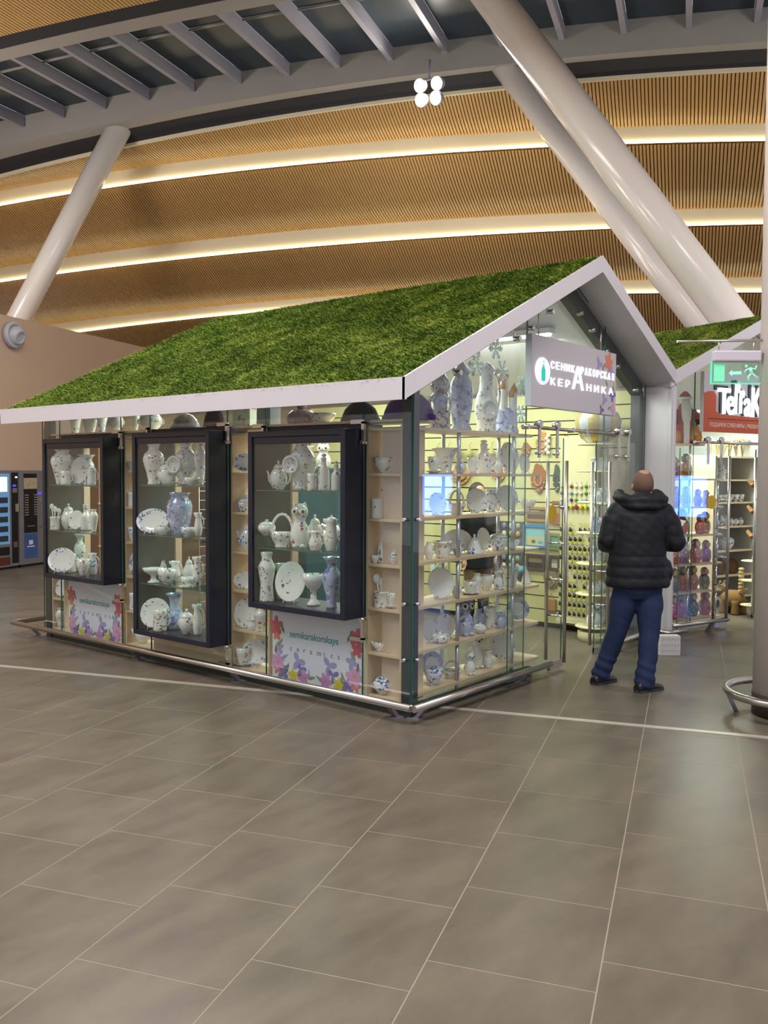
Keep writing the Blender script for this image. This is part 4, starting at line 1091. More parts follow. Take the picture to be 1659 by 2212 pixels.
    ('vase_flared', 'grey', 0.685, 0.2, 1.745, 0.19, 0.201, 'gable', 'wide flared vase on the second level of the gable rack', {}),
    ('vase_ball', 'lilac', 0.799, 0.14, 1.745, 0.097, 0.079, 'gable', 'round bluish vase on the second level of the gable rack', {}),
    ('mug', 'floral', 0.962, 0.14, 1.745, 0.121, 0.077, 'gable', 'straight floral mug on the second level of the gable rack', {}),
    ('bottle', 'floral', 1.16, 0.16, 1.745, 0.263, 0.124, 'gable', 'tall flowered decanter on the second level of the gable rack', {'stopper': 1}),
    ('jug', 'floral', 1.353, 0.2, 1.745, 0.158, 0.077, 'gable', 'narrow floral jug on the second level of the gable rack', {}),
    ('vase_ball', 'plain', 1.294, 0.1, 1.745, 0.106, 0.061, 'gable', 'small pale vase on the second level of the gable rack', {}),
    ('plate', 'grey', 1.599, 0.18, 1.745, 0.257, 0.15, 'gable', 'large oval plate with grey picture on the second level of the gable rack', {'sx': 0.72}),
    ('plate', 'floral', 1.835, 0.169, 1.745, 0.171, 0.09, 'gable', 'small plate at the open end on the second level of the gable rack', {'sx': 0.7}),
    ('plate', 'floral', 0.532, 0.16, 1.425, 0.165, 0.12, 'gable', 'scalloped dish at the post on the third level of the gable rack', {}),
    ('basket', 'floral', 0.782, 0.16, 1.425, 0.188, 0.127, 'gable', 'ceramic basket on the third level of the gable rack', {}),
    ('plate', 'blue', 1.07, 0.16, 1.425, 0.19, 0.161, 'gable', 'round blue-rimmed plate on the third level of the gable rack', {}),
    ('vase_jar', 'blue', 1.373, 0.22, 1.425, 0.182, 0.112, 'gable', 'blue-banded jar on the third level of the gable rack', {}),
    ('plate', 'grey', 1.532, 0.16, 1.425, 0.212, 0.176, 'gable', 'round brown-rimmed plate on the third level of the gable rack', {}),
    ('bowl', 'floral', 1.813, 0.126, 1.425, 0.093, 0.134, 'gable', 'small floral bowl on the third level of the gable rack', {}),
    ('vase_ball', 'floral', 0.391, 0.14, 1.105, 0.125, 0.069, 'gable', 'rounded pot at the post on the fourth level of the gable rack', {}),
    ('flower_pot', 'floral', 0.539, 0.12, 1.105, 0.123, 0.137, 'gable', 'flared flower pot on the fourth level of the gable rack', {}),
    ('plate', 'plain', 0.945, 0.26, 1.105, 0.182, 0.22, 'gable', 'large grey-white platter on the fourth level of the gable rack', {'sx': 1.0, 'oval': 0.85}),
    ('jug', 'blue', 0.736, 0.12, 1.105, 0.129, 0.09, 'gable', 'white jug with dark leaves on the fourth level of the gable rack', {}),
    ('bell', 'blue', 1.006, 0.14, 1.105, 0.152, 0.122, 'gable', 'cone-shaped covered butter dish on the fourth level of the gable rack', {}),
    ('plate', 'floral', 1.241, 0.2, 1.105, 0.184, 0.103, 'gable', 'tilted floral plate on the fourth level of the gable rack', {'sx': 0.7}),
    ('tureen', 'blue', 1.396, 0.16, 1.105, 0.159, 0.178, 'gable', 'blue soup tureen on the fourth level of the gable rack', {}),
    ('teapot', 'grey', 1.571, 0.14, 1.105, 0.11, 0.118, 'gable', 'small grey teapot on the fourth level of the gable rack', {}),
    ('plate', 'floral', 0.555, 0.14, 0.785, 0.23, 0.184, 'gable', 'leaf-shaped flowered dish on the fifth level of the gable rack', {'sx': 0.9}),
    ('swan', 'plain', 0.731, 0.12, 0.785, 0.151, 0.108, 'gable', 'white shoe-shaped figurine on the fifth level of the gable rack', {}),
    ('cup', 'floral', 0.941, 0.137, 0.785, 0.103, 0.103, 'gable', 'floral cup with orange fruit on the fifth level of the gable rack', {'saucer': 1}),
    ('vase_angular', 'plain', 1.023, 0.123, 0.785, 0.156, 0.078, 'gable', 'slim white spice vase on the fifth level of the gable rack', {}),
    ('bowl', 'floral', 1.214, 0.16, 0.785, 0.122, 0.126, 'gable', 'scalloped floral bowl on the fifth level of the gable rack', {}),
    ('rabbit', 'blue', 1.345, 0.12, 0.785, 0.215, 0.085, 'gable', 'spotted rabbit figurine on the fifth level of the gable rack', {}),
    ('flower_pot', 'floral', 1.589, 0.16, 0.785, 0.158, 0.142, 'gable', 'rose-painted square pot on the fifth level of the gable rack', {}),
    ('bell', 'plain', 1.839, 0.148, 0.785, 0.146, 0.081, 'gable', 'white bell on the fifth level of the gable rack', {}),
    ('plate', 'plain', 0.481, 0.201, 0.462, 0.166, 0.092, 'gable', 'plain white plate at the post on the sixth level of the gable rack', {}),
    ('plate', 'grey', 0.694, 0.2, 0.462, 0.174, 0.152, 'gable', 'greyish standing plate on the sixth level of the gable rack', {}),
    ('teapot', 'floral', 0.499, 0.099, 0.462, 0.095, 0.133, 'gable', 'red-flowered teapot on the sixth level of the gable rack', {}),
    ('owl', 'lilac', 0.904, 0.16, 0.462, 0.295, 0.148, 'gable', 'big-eyed owl figurine on the sixth level of the gable rack', {}),
    ('vase_ball', 'lilac', 1.24, 0.241, 0.462, 0.154, 0.096, 'gable', 'grey-blue ball vase on the sixth level of the gable rack', {}),
    ('sugar_bowl', 'plain', 1.038, 0.1, 0.462, 0.086, 0.101, 'gable', 'white butter dish on the sixth level of the gable rack', {}),
    ('mug', 'grey', 1.308, 0.182, 0.462, 0.17, 0.1, 'gable', 'tall stacked cups on the sixth level of the gable rack', {}),
    ('swan', 'plain', 1.624, 0.226, 0.462, 0.176, 0.228, 'gable', 'white swan dish on the sixth level of the gable rack', {}),
    ('jug', 'lilac', 1.351, 0.097, 0.462, 0.123, 0.108, 'gable', 'lilac-blue jug on the sixth level of the gable rack', {}),
    ('plate', 'lilac', 1.783, 0.192, 0.462, 0.181, 0.194, 'gable', 'lilac-blue standing plate on the sixth level of the gable rack', {}),
    ('plate', 'lilac', 0.56, 0.22, 0.155, 0.204, 0.15, 'gable', 'blue glazed standing plate on the bottom level of the gable rack', {}),
    ('bowl', 'blue', 0.405, 0.1, 0.155, 0.129, 0.136, 'gable', 'stacked blue and white bowls on the bottom level of the gable rack', {}),
    ('basket', 'grey', 0.701, 0.14, 0.155, 0.13, 0.144, 'gable', 'wicker-edged ceramic basket on the bottom level of the gable rack', {}),
    ('cat', 'grey', 0.893, 0.1, 0.155, 0.184, 0.088, 'gable', 'small sitting cat figurine on the bottom level of the gable rack', {}),
    ('cat', 'plain', 1.14, 0.209, 0.155, 0.297, 0.133, 'gable', 'large white cat figurine on the bottom level of the gable rack', {}),
    ('jug', 'grey', 1.183, 0.111, 0.155, 0.14, 0.099, 'gable', 'small white jug on the bottom level of the gable rack', {}),
    ('plate', 'floral', 1.518, 0.18, 0.155, 0.217, 0.209, 'gable', 'big plate with brown floral rim on the bottom level of the gable rack', {}),
]

for it in ITEMS: pottery(*it)

# ================================================================== GABLE RACK, SIGN, POSTERS
GZ = [.155, .462, .785, 1.105, 1.425, 1.745, 2.078]
rack = thing('display_rack', 'birch display rack with chrome poles behind the gable glass left of the doors', 'shelf', (.10, .03, .085))
M_PINKBIRCH = mat('pale_pink_birch', 'dcc3ae', .45, var=.04, scale=8)
b = MB(); b.box(0, .018, 0, .32, 0, 1.995); b.build('upright', M_PINKBIRCH, rack)
for i, z in enumerate(GZ):
    b = MB(); xr = 1.66 if i == 6 else 1.80
    out = [(.018, 0), (xr - .05, 0), (xr - .015, .015), (xr, .05), (xr, .27), (xr - .015, .305), (xr - .05, .32), (.018, .32)]
    b.prism(out, z - .085 - .022, z - .085, 'z'); b.build('shelf', M_BIRCH, rack)
for x, y in ((.555, .028), (1.36, .028), (.735, .30), (1.56, .30)):
    b = MB()
    for za, zb in zip([0.07 - .085 + .015] + [q - .085 for q in GZ[:-1]], [q - .085 - .022 for q in GZ]):
        b.tube([(x, y, za), (x, y, zb)], .0155, 12)
    b.build('chrome_pole', mat('satin_chrome_pole', 'c6c9de', .3, .55), rack)

# shop sign hanging before the gable glass
M_SIGN = mat('grey_lilac_sign_face', 'cfc8d0', .45, var=.02, scale=2)
M_SIGNSIDE = mat('pale_blue_sign_side', 'bcc3d0', .4)
M_LETTER = mat('lit_white_lettering', 'ffffff', .5, emit='f4fbff', estr=1.35)
M_TEALLIT = mat('teal_lit_vase', '19b3ad', .5, emit='12aaa4', estr=.8)
SX0, SX1, SZ0, SZ1 = 1.495, 3.10, 2.305, 2.897
sign = thing('shop_sign', 'grey hanging sign with glowing white Cyrillic lettering and an oval vase emblem', 'sign', (SX0, -.08, SZ0))
b = MB(); b.box(0, SX1 - SX0, 0, .06, 0, SZ1 - SZ0, 0)
for i in range(6): b.m[i] = 1
b.m[2] = 0
bevel(b.build('panel', [M_SIGN, M_SIGNSIDE], sign), .003)
for x in (.16, 1.33):
    b = MB(); b.tube([(x, .03, SZ1 - SZ0), (x, .03, SZ1 - SZ0 + .22)], .005, 8); b.build('hanging_rod', M_STEEL, sign)
RXG = (math.radians(90), 0, 0)
def sign_letters(t, x0, x1, z0, z1, fill=.74):
    step = (x1 - x0) / len(t)
    for k, ch in enumerate(t):
        xa = x0 + step * k
        link('letter', glyph(ch, xa, xa + step * fill, z0, z1, M_LETTER, .006, -.008), sign, (-SX0, -.008, -SZ0), RXG)
sign_letters('СЕНИК', 1.815, 2.275, 2.640, 2.704, .64)
sign_letters('РАКОРСКАЯ', 2.365, 3.075, 2.638, 2.706, .62)
sign_letters('КЕР', 1.815, 2.215, 2.502, 2.564, .58)
sign_letters('НИКА', 2.483, 3.095, 2.500, 2.564, .58)
link('letter', glyph('А', 2.205, 2.418, 2.496, 2.702, M_LETTER, .006, .004), sign, (-SX0, -.009, -SZ0), RXG)
b = MB(); b.lathe([(.121, 0), (.121, .006), (.116, .009), (0, .009)], 40, sy=.93); b.build('oval_emblem', M_LETTER, sign, (1.672 - SX0, -.001, 2.604 - SZ0), RXG)
b = MB()
pv = [(.020, -.085), (.030, -.078), (.034, -.04), (.034, .0), (.026, .025), (.014, .035), (.010, .05), (.010, .058)]
b.prism([(x, y) for x, y in pv] + [(-x, y) for x, y in reversed(pv)], .009, .012, 'z'); b.ball((0.004, .078, .0105), .010, 10, 6, sz=.2)
b.build('vase_emblem', M_TEALLIT, sign, (1.672 - SX0, -.001, 2.604 - SZ0), RXG)
PET = {k: mat('print_' + k, c, .6) for k, c in dict(red='d9586a', coral='e8876a', pink='dba2d2', magenta='cf8fc6', lilac='a9a0d6', violet='8078b8', yellow='e0cb3a', green='8fa06a', dkgreen='6c7f52', white='eef0f8', orange='dd9a5a', ink='7a6f92').items()}
def petals(parent, name, cx, cy, r, n, col, loc0, rot, cen=None, squash=1.0, spin=0.0, z=0.0):
    """flat printed blossom: n rounded petals round a centre"""
    b = MB()
    for k in range(n):
        a = spin + 2 * math.pi * k / n
        px, py = cx + r * .55 * math.cos(a), cy + r * .55 * squash * math.sin(a)
        ring = []
        for j in range(10):
            t = 2 * math.pi * j / 10
            ex, ey = r * .52 * math.cos(t), r * .34 * math.sin(t)
            ring.append((px + ex * math.cos(a) - ey * math.sin(a), py + (ex * math.sin(a) + ey * math.cos(a)) * squash))
        b.add([(q[0], q[1], z + .0004 * k) for q in ring], [tuple(range(10))])
    if cen:
        b.add([(cx + r * .2 * math.cos(2 * math.pi * j / 8), cy + r * .2 * math.sin(2 * math.pi * j / 8), z + .0004 * n + .0002) for j in range(8)], [tuple(range(8))], 1)
    return b.build(name, [PET[col]] + ([PET[cen]] if cen else []), parent, loc0, rot)
def leaf(parent, cx, cy, l, a, col, loc0, rot, z=0.0, wd=.28):
    b = MB(); pts = []
    for t, s in ((0, 0), (.3, wd), (.65, wd * .8), (1, 0), (.65, -wd * .8), (.3, -wd)):
        x, y = (t - .5) * l, s * l * .5
        pts.append((cx + x * math.cos(a) - y * math.sin(a), cy + x * math.sin(a) + y * math.cos(a), z))
    b.add(pts, [tuple(range(6))]); return b.build('printed_leaf', PET[col], parent, loc0, rot)
SL0 = (0, -.0015, 0)
W_ = SX1 - SX0
for cx, cy, r, n, c, q in ((1.44, .50, .085, 5, 'coral', 'orange'), (1.24, .46, .07, 3, 'lilac', None), (1.50, .40, .07, 4, 'lilac', None), (1.53, .20, .07, 4, 'violet', None), (1.36, .14, .06, 3, 'lilac', None), (1.55, .06, .05, 4, 'pink', None), (1.30, .04, .05, 3, 'ink', None)):
    petals(sign, 'printed_flower', cx, cy, r, n, c, SL0, RXG, q)
for cx, cy, l, a, c in ((1.33, .44, .11, .9, 'green'), (1.56, .29, .10, 1.8, 'yellow'), (1.40, .30, .09, 2.2, 'green'), (1.47, .07, .09, .4, 'green')):
    leaf(sign, cx, cy, l, a, c, SL0, RXG, .0006)

# posters under the right and left display cases
M_POSTER = mat('white_poster_print', 'e9e8fa', .5, var=.015, scale=1)
M_PTEAL = mat('poster_teal_ink', '3f9fa0', .6); M_PGREY = mat('poster_grey_ink', '5f8688', .6)
def poster(y0, y1, z0, z1, label):
    o = thing('poster', label, 'poster', (.022, y1, z0), group='flower-bordered posters')
    w, h = y1 - y0, z1 - z0
    RP = (math.radians(90), 0, math.radians(-90))
    b = MB(); b.box(0, w, 0, h, -.004, 0); b.build('sheet', M_POSTER, o, (0, 0, 0), RP)
    L0 = (-.0008, 0, 0)
    me = text_mesh('semikarakorskaya', .078, M_PTEAL, 0, .94, .12, offset=.0012)
    link('headline', me, o, (-.0015, -.195, .345), RP)
    for k, ch in enumerate('ceramics'):
        link('letter', text_mesh(ch, .062, M_PGREY, 0, 1.1), o, (-.0015, -.20 - .073 * k, .235), RP)
    for cx, cy, r, n, c, q in ((.045, .42, .075, 5, 'red', None), (.05, .35, .05, 5, 'coral', None), (w - .05, .42, .075, 5, 'red', None), (w - .045, .33, .06, 5, 'red', None),
                               (.065, .13, .075, 6, 'pink', 'orange'), (.06, .075, .05, 5, 'coral', None), (w - .075, .125, .085, 6, 'pink', 'orange'), (w - .06, .06, .05, 5, 'coral', None),
                               (.345, .045, .06, 6, 'magenta', None), (w - .37, .045, .065, 6, 'magenta', None), (.235, .04, .055, 5, 'yellow', None), (w - .235, .04, .055, 5, 'yellow', None),
                               (.29, .16, .075, 3, 'lilac', None), (.32, .10, .06, 3, 'violet', None), (w - .33, .17, .075, 3, 'lilac', None), (w - .29, .10, .06, 3, 'violet', None),
                               (.08, .24, .05, 4, 'lilac', None), (w - .10, .23, .06, 4, 'lilac', None), (.12, .05, .07, 4, 'violet', None), (w - .15, .05, .07, 4, 'violet', None)):
        petals(o, 'printed_flower', cx, cy, r, n, c, L0, RP, q, spin=cx * 7)
    for cx, cy, l, a, c in ((.115, .41, .10, 2.0, 'dkgreen'), (w - .12, .42, .10, 1.0, 'dkgreen'), (.09, .29, .09, .8, 'green'), (w - .09, .28, .09, 2.2, 'green'), (.14, .18, .09, .5, 'lilac'),
                            (.17, .09, .1, 1.2, 'dkgreen'), (w - .19, .10, .1, 1.9, 'green'), (.44, .05, .09, .3, 'green'), (.41, .08, .07, 1.6, 'lilac'), (w - .44, .06, .08, 2.6, 'green'), (.04, .23, .08, 1.5, 'dkgreen'), (w - .04, .20, .08, 1.4, 'dkgreen')):
        leaf(o, cx, cy, l, a, c, L0, RP, .0026)
    return o
poster(.477, 1.434, .095, .675, 'readable flower-bordered poster lettered in teal under the right display case')
poster(3.524, 4.44, .080, .675, 'distant flower-bordered poster under the left display case')

# paper snowflakes hanging behind the gable glass
M_FLAKE = bpy.data.materials.new('white_translucent_foam'); M_FLAKE.use_nodes = True
_nt = M_FLAKE.node_tree; _t = _nt.nodes.new('ShaderNodeBsdfTranslucent'); _d = _nt.nodes.new('ShaderNodeBsdfDiffuse'); _x = _nt.nodes.new('ShaderNodeMixShader')
for _q in (_t, _d): _q.inputs['Color'].default_value = (.95, 1, .97, 1)
_nt.links.new(_t.outputs[0], _x.inputs[1]); _nt.links.new(_d.outputs[0], _x.inputs[2]); _nt.links.new(_x.outputs[0], _nt.nodes['Material Output'].inputs['Surface'])
def snowflake(x, y, z, r, label):
    o = thing('snowflake', label, 'ornament', (x, y, z), 0, 'white snowflakes behind the gable glass')
    for k in range(6):
        a = math.pi * k / 3 + .1; d = Vector((math.cos(a), 0, math.sin(a))); p = Vector((-d.z, 0, d.x))
        b = MB(); b.tube([(0, 0, 0), d * r], r * .075, 6)
        for t, l in ((.35, .28), (.58, .36), (.8, .2)):
            for s in (-1, 1): b.tube([d * r * t, d * r * (t + l * .6) + p * s * r * l * .7], r * .07, 6)
        b.build('arm', M_FLAKE, o)
    b = MB(); b.tube([(0, 0, r), (0, 0, r + .25)], .0012, 4); b.build('thread', M_FLAKE, o)
    return o
snowflake(1.18, .07, 2.749, .095, 'highest white snowflake under the fascia')
snowflake(.90, .07, 2.600, .105, 'large white snowflake over the lidded vase')
snowflake(1.25, .05, 2.575, .095, 'white snowflake above the church model domes')
snowflake(1.58, .06, 2.483, .09, 'white snowflake just left of the hanging sign')
snowflake(.96, .40, 2.325, .075, 'white snowflake low between the tall vase and the jug')
snowflake(2.14, .40, 2.293, .09, 'faint white snowflake below the hanging sign')

# ================================================================== INSIDE THE SHOP
M_WOODD = mat('brown_carved_wood', '9a5f2c', .5, var=.15, scale=14)
M_WOODL = mat('light_brown_wood', 'b98a50', .5, var=.12, scale=12)
M_PEG = mat('cream_pegboard', 'ded7ab', .5, var=.02, scale=4)
M_PURLIN = mat('white_shop_ceiling', 'e8ece4', .6)
XW = 3.982
ORD = ('first', 'second', 'third', 'fourth', 'fifth', 'sixth', 'seventh', 'eighth', 'ninth', 'tenth')
RW = (math.radians(90), 0, math.radians(-90))      # local x along -Y, local y up, local z towards -X
def on_wall(name, label, cat, y, z, group=None):
    o = tag(link(name, None, None, (XW, y, z), RW), label, cat, group)
    return o
# magnets on a dark board
o = on_wall('magnet_board', 'dark brown board covered with rows of magnets on the slatwall', 'board', 2.02, .33)
b = MB(); b.box(0, .60, 0, .86, 0, .02); b.build('panel', mat('dark_brown_board', '5a4630', .6, var=.1, scale=8), o)
MG = [mat('magnet_' + k, c, .25) for k, c in dict(white='dcdcd0', blue='8790c0', gold='c2ab66', green='a4b08a').items()]
b = MB(); b.lathe([(.028, 0), (.03, .006), (.022, .012), (0, .013)], 12, sy=1.15)
mag = [b.mesh('magnet', m) for m in MG]
for i in range(6):
    for j in range(9):
        q = link('magnet', mag[(i * 3 + j * 5) % 4], None, (XW - .021, 2.02 - .07 - .092 * i, .33 + .06 + .094 * j), RW)
        tag(q, '%s round souvenir magnet, %s from left in the %s row up on the brown board' % (('white', 'blue', 'gold', 'green')[(i * 3 + j * 5) % 4], ORD[i], ORD[j]), 'magnet', 'magnets on the brown board')
# pictures
def picture(label, y, z, w, h, frame, sky, land, extra=None):
    o = on_wall('framed_picture', label, 'picture', y, z, 'pictures on the slatwall')
    t = .03
    for nm, bx in (('frame', (0, w, 0, t)), ('frame', (0, w, h - t, h)), ('frame', (0, t, t, h - t)), ('frame', (w - t, w, t, h - t))):
        b = MB(); b.box(bx[0], bx[1], bx[2], bx[3], 0, .025); b.build(nm, frame, o)
    b = MB(); b.box(t, w - t, t, h - t, 0, .012); b.box(t, w - t, t, h * .48, .012, .0125, 1)
    if extra: b.box(w * .35, w * .5, h * .2, h * .34, .0125, .013, 2); b.box(w * .62, w * .82, h * .18, h * .30, .0125, .013, 3)
    b.build('canvas', [sky, land] + (extra or []), o)
picture('blue framed seaside picture on the slatwall', 1.425, .90, .31, .265, mat('blue_frame', '3a8ac2', .4), mat('pic_sky', '8cc8c8', .6, var=.2, scale=5), mat('pic_sand', 'cfc489', .6, var=.15, scale=9), [mat('pic_dark', '5a5648', .6), mat('pic_pool', '58b4c4', .5)])
picture('dark framed evening landscape under the blue picture', 1.385, .645, .24, .185, mat('dark_frame', '574634', .5), mat('pic_dusk', '8f7654', .6, var=.3, scale=8), mat('pic_ground', '3c352c', .6, var=.3, scale=8))
picture('small green framed picture by the door bars', 1.10, .89, .15, .19, mat('green_gold_frame', '8c8a4c', .4), mat('pic_green', '58a078', .6, var=.2, scale=9), mat('pic_green2', '3f8a66', .6, var=.2, scale=9))
picture('small dark framed photo beside the evening landscape', 1.09, .66, .14, .17, mat('dark_frame', '574634', .5), mat('pic_grey', '9a948a', .6), mat('pic_pale', 'c8c4b4', .6))
picture('carved wooden frame above the seaside picture', 1.40, 1.20, .33, .17, M_WOODL, mat('pic_olive', '7c7142', .6, var=.2, scale=10), mat('pic_brown', '6a5230', .6, var=.2, scale=10))
picture('upright brown framed icon behind the door bars', 1.06, 1.18, .13, .26, M_WOODD, mat('pic_gold', 'b9904c', .5, var=.2, scale=12), M_WOODD)
# carved plaques
def plaque(label, y, z, w, h, m, hole=True):
    o = on_wall('wooden_plaque', label, 'plaque', y, z, 'carved plaques on the slatwall')
    n = 24; pts = []
    for k in range(n):
        a = 2 * math.pi * k / n; r = 1 + .10 * math.sin(4 * a + .6) + .06 * math.sin(7 * a)
        pts.append((w / 2 * r * math.cos(a) + w / 2, h / 2 * r * math.sin(a) + h / 2))
    b = MB(); b.prism(pts, 0, .022, 'z'); b.build('carved_body', m, o)
    b = MB(); b.tube([(w / 2 + w * .24 * math.cos(a), h * .42 + h * .20 * math.sin(a), .026) for a in [2 * math.pi * i / 14 for i in range(14)]], w * .06, 7, closed=True); b.build('horseshoe', M_WOODL if m is M_WOODD else m, o)
    b = MB(); b.tube([(w * .3, h * .92, .01), (w / 2, h * 1.18, .004), (w * .7, h * .92, .01)], .003, 5); b.build('cord', M_WOODL, o)
    for k in range(5):
        a = -math.pi * (k + .5) / 5; b = MB(); b.ball((w / 2 + w * .42 * math.cos(a), h * .46 + h * .40 * math.sin(a), .024), .010, 8, 5); b.build('stud', mat('pale_stud', 'e0c89a', .4), o)
plaque('brown shield-shaped carved plaque with horseshoe', 1.33, 1.54, .19, .31, M_WOODD)
plaque('dark green carved plaque behind the door bars', 1.05, 1.55, .09, .29, mat('dark_green_carving', '42503c', .6, var=.2, scale=16))
plaque('small brown house-shaped plaque under the door rail', .95, 2.02, .13, .15, M_WOODD)
plaque('round woven wreath plaque left of the hanging beads', 1.27, 1.98, .17, .23, mat('straw_orange', 'c48a4c', .8, var=.3, scale=30))
plaque('wooden bear-shaped plaque at the rack end', 1.46, 1.93, .11, .17, M_WOODD)
o = on_wall('garlic_braid', 'white garlic braid hanging beside the woven wreath', 'ornament', 1.12, 1.95)
for k in range(7):
    b = MB(); b.ball((.012 * (-1) ** k, .03 + .032 * k, .03), .024, 10, 7); b.build('bulb', mat('garlic_white', 'eeeee0', .5), o)
o = on_wall('woven_fan', 'brown woven straw fan with scalloped edge low on the slatwall', 'fan', 1.18, .45)
pts = [(.02, .14), (.10, .26), (.18, .20), (.22, .10), (.18, .02), (.10, 0), (.05, .04)]
b = MB(); b.prism(pts, 0, .02, 'z'); b.build('weave', mat('brown_straw', '8d7a58', .8, var=.3, scale=40), o)
b = MB(); b.tube([(.12, .02, .02), (.17, .08, .03), (.12, .14, .03)], .01, 6); b.build('handle', mat('pale_straw', 'c9b98c', .8), o)
b = MB(); b.box(0, .12, 0, .14, 0, .05); o = on_wall('cork_bag', 'small tan cork bag low on the slatwall', 'bag', 1.11, .20); bevel(b.build('pouch', mat('tan_cork', 'a9793c', .8, var=.2, scale=30), o), .01)
b = MB(); b.tube([(.03, .14, .02), (.06, .2, .02), (.09, .14, .02)], .004, 5); b.build('strap', M_WOODD, o)
o = on_wall('blue_bag', 'light blue gauze bag hanging at the end of the gable rack', 'bag', 1.50, .55)
b = MB(); b.ball((.06, .09, .05), .08, 12, 8, sz=1.25, sy=.6); b.build('pouch', mat('blue_gauze', '7fb4cf', .7), o)
b = MB(); b.tube([(.06, .18, .05), (.06, .26, .02)], .006, 5); b.build('tie', mat('blue_gauze2', '4f86ae', .7), o)
# keyring pegboard
o = thing('peg_panel', 'tall cream panel hung with dark keyrings right of the left door', 'panel', (3.95, .48, .10))
b = MB(); b.box(-.03, .03, 0, .45, 0, 1.28); b.build('lower_panel', M_PEG, o)
b = MB(); b.box(-.05, .03, 0, .45, 1.285, 2.06); bevel(b.build('upper_box', M_PEG, o), .004)
b = MB(); b.box(-.07, .03, -.01, .46, 0, .06); b.build('foot', M_PEG, o)
M_TAGY = mat('yellow_tag', 'c9cf2a', .5); M_FOB = mat('dark_brown_fob', '2e2a1c', .35)
fb = MB(); fb.ball((0, 0, -.03), .019, 10, 7, 0, .6, 1, 1.15); fb.ball((0, .006, -.008), .010, 8, 5); fob_me = fb.mesh('fob', M_FOB)
tg = MB(); tg.prism([(-.022, .006), (.022, .006), (.018, -.006), (0, -.012), (-.018, -.006)], -.002, .002, 'x'); tag_me = tg.mesh('price_tag', M_TAGY)
hk = MB(); hk.tube([(.03, 0, .006), (-.002, 0, .006), (-.004, 0, -.002)], .002, 5); hook_me = hk.mesh('hook', M_CHROME)
for j in range(10):
    for i in range(7):
        if (i * 7 + j * 3) % 11 == 4: continue
        k = thing('keyring', 'dark keyring with yellow tag, %s from left, %s row up on cream panel' % (ORD[i], ORD[j]), 'keyring', (3.885, .90 - .058 * i, .245 + .103 * j), 0, 'keyrings on the cream panel')
        link('fob', fob_me, k, (0, 0, -.012)); link('price_tag', tag_me, k, (-.004, 0, .032)); link('hook', hook_me, k, (0, 0, 0))
# coloured shoe charms above the keyrings
for j, row in enumerate(('violet green yellow red yellow yellow yellow'.split(), 'white blue violet green white blue yellow'.split(), 'brown white blue white white green brown'.split(), 'white white brown white white green brown'.split())):
    for i, cn in enumerate(row):
        c = dict(violet='5a3f9c', green='4f9c3a', yellow='d6d22c', red='b83a52', white='d2d2c4', blue='7fa6c4', brown='8a5a3c')[cn]
        k = thing('charm', '%s souvenir charm in the %s row on the cream panel, number %s from the bars' % (cn, ('lowest', 'second', 'third', 'top')[j], ('one', 'two', 'three', 'four', 'five', 'six', 'seven')[i]), 'charm', (3.892, .90 - .058 * i, 1.385 + .075 * j), 0, 'coloured charms on the cream panel')
        b = MB(); b.ball((0, 0, 0), .022, 10, 7, 0, .7, .9, 1.5 if j == 0 else .9); b.build('charm_body', mat('charm_' + cn, c, .3), k)
        b = MB(); b.tube([(0, 0, .018), (0, 0, .045), (.008, 0, .05)], .002, 5); b.build('loop', M_CHROME, k)
# round etagere between the doors
def etagere(x, y, label):
    o = thing('etagere', label, 'shelf', (x, y, 0))
    b = MB(); b.lathe([(.17, 0), (.17, .10), (.16, .105)], 24); b.build('base', M_PEG, o)
    for z in (.16, .50, .82, 1.14, 1.46, 1.78, 2.06):
        b = MB(); b.lathe([(.0, z - .018), (.19, z - .018), (.20, z - .009), (.19, z), (0, z)], 24); b.build('round_shelf', M_PEG, o)
    for dx in (-.13, .13):
        b = MB(); b.tube([(dx, -.06, .10), (dx, -.06, 2.05)], .013, 10); b.build('chrome_pole', M_CHROME, o)
    return o
etagere(3.62, .36, 'round-shelved cream etagere with chrome poles behind the right door')
ET = [('cat', 'plain', .16, .25, .15, 'white seated cat figurine'), ('sugar_bowl', 'grey', .50, .14, .13, 'grey lidded pot'), ('owl', 'plain', .82, .20, .12, 'white owl figurine'), ('jug', 'lilac', 1.14, .16, .11, 'pale lilac jug'),
      ('basket', 'plain', 1.46, .15, .13, 'white ceramic basket'), ('flower_pot', 'floral', 1.78, .13, .12, 'floral square pot')]
for kd, st, z, h, w, lk in ET:
    pottery(kd, st, 3.55, .33, z + .001, h, w, 'gable', lk + ' on the round etagere', {'group': 'pottery on the round etagere'})
    pottery('vase_ball' if kd != 'jug' else 'vase_shoulder', 'grey' if st == 'plain' else 'plain', 3.70, .33, z + .001, h * .9, w * .8, 'gable', 'small vase right of the ' + lk + ' on the etagere', {'group': 'pottery on the round etagere'})
# counter with plaster figures right of the doors
o = thing('counter', 'tan panelled counter right of the doors behind the man', 'counter', (3.88, .10, 0))
b = MB(); b.box(-.02, .04, 0, .36, 0, .98); b.build('front_panel', mat('tan_panel', 'a48a64', .5, var=.05, scale=6), o)
b = MB(); b.box(-.04, .09, -.02, .37, .98, 1.0); b.build('top', M_BIRCH, o)
b = MB(); b.box(.06, .09, 0, .36, 1.0, 1.95); b.build('back_panel', mat('tan_panel', 'a48a64', .5, var=.05, scale=6), o)
pottery('cat', 'plain', 3.895, .22, 1.001, .48, .12, 'gable', 'large plaster cat figure on the tan counter', {'group': 'plaster figures'})
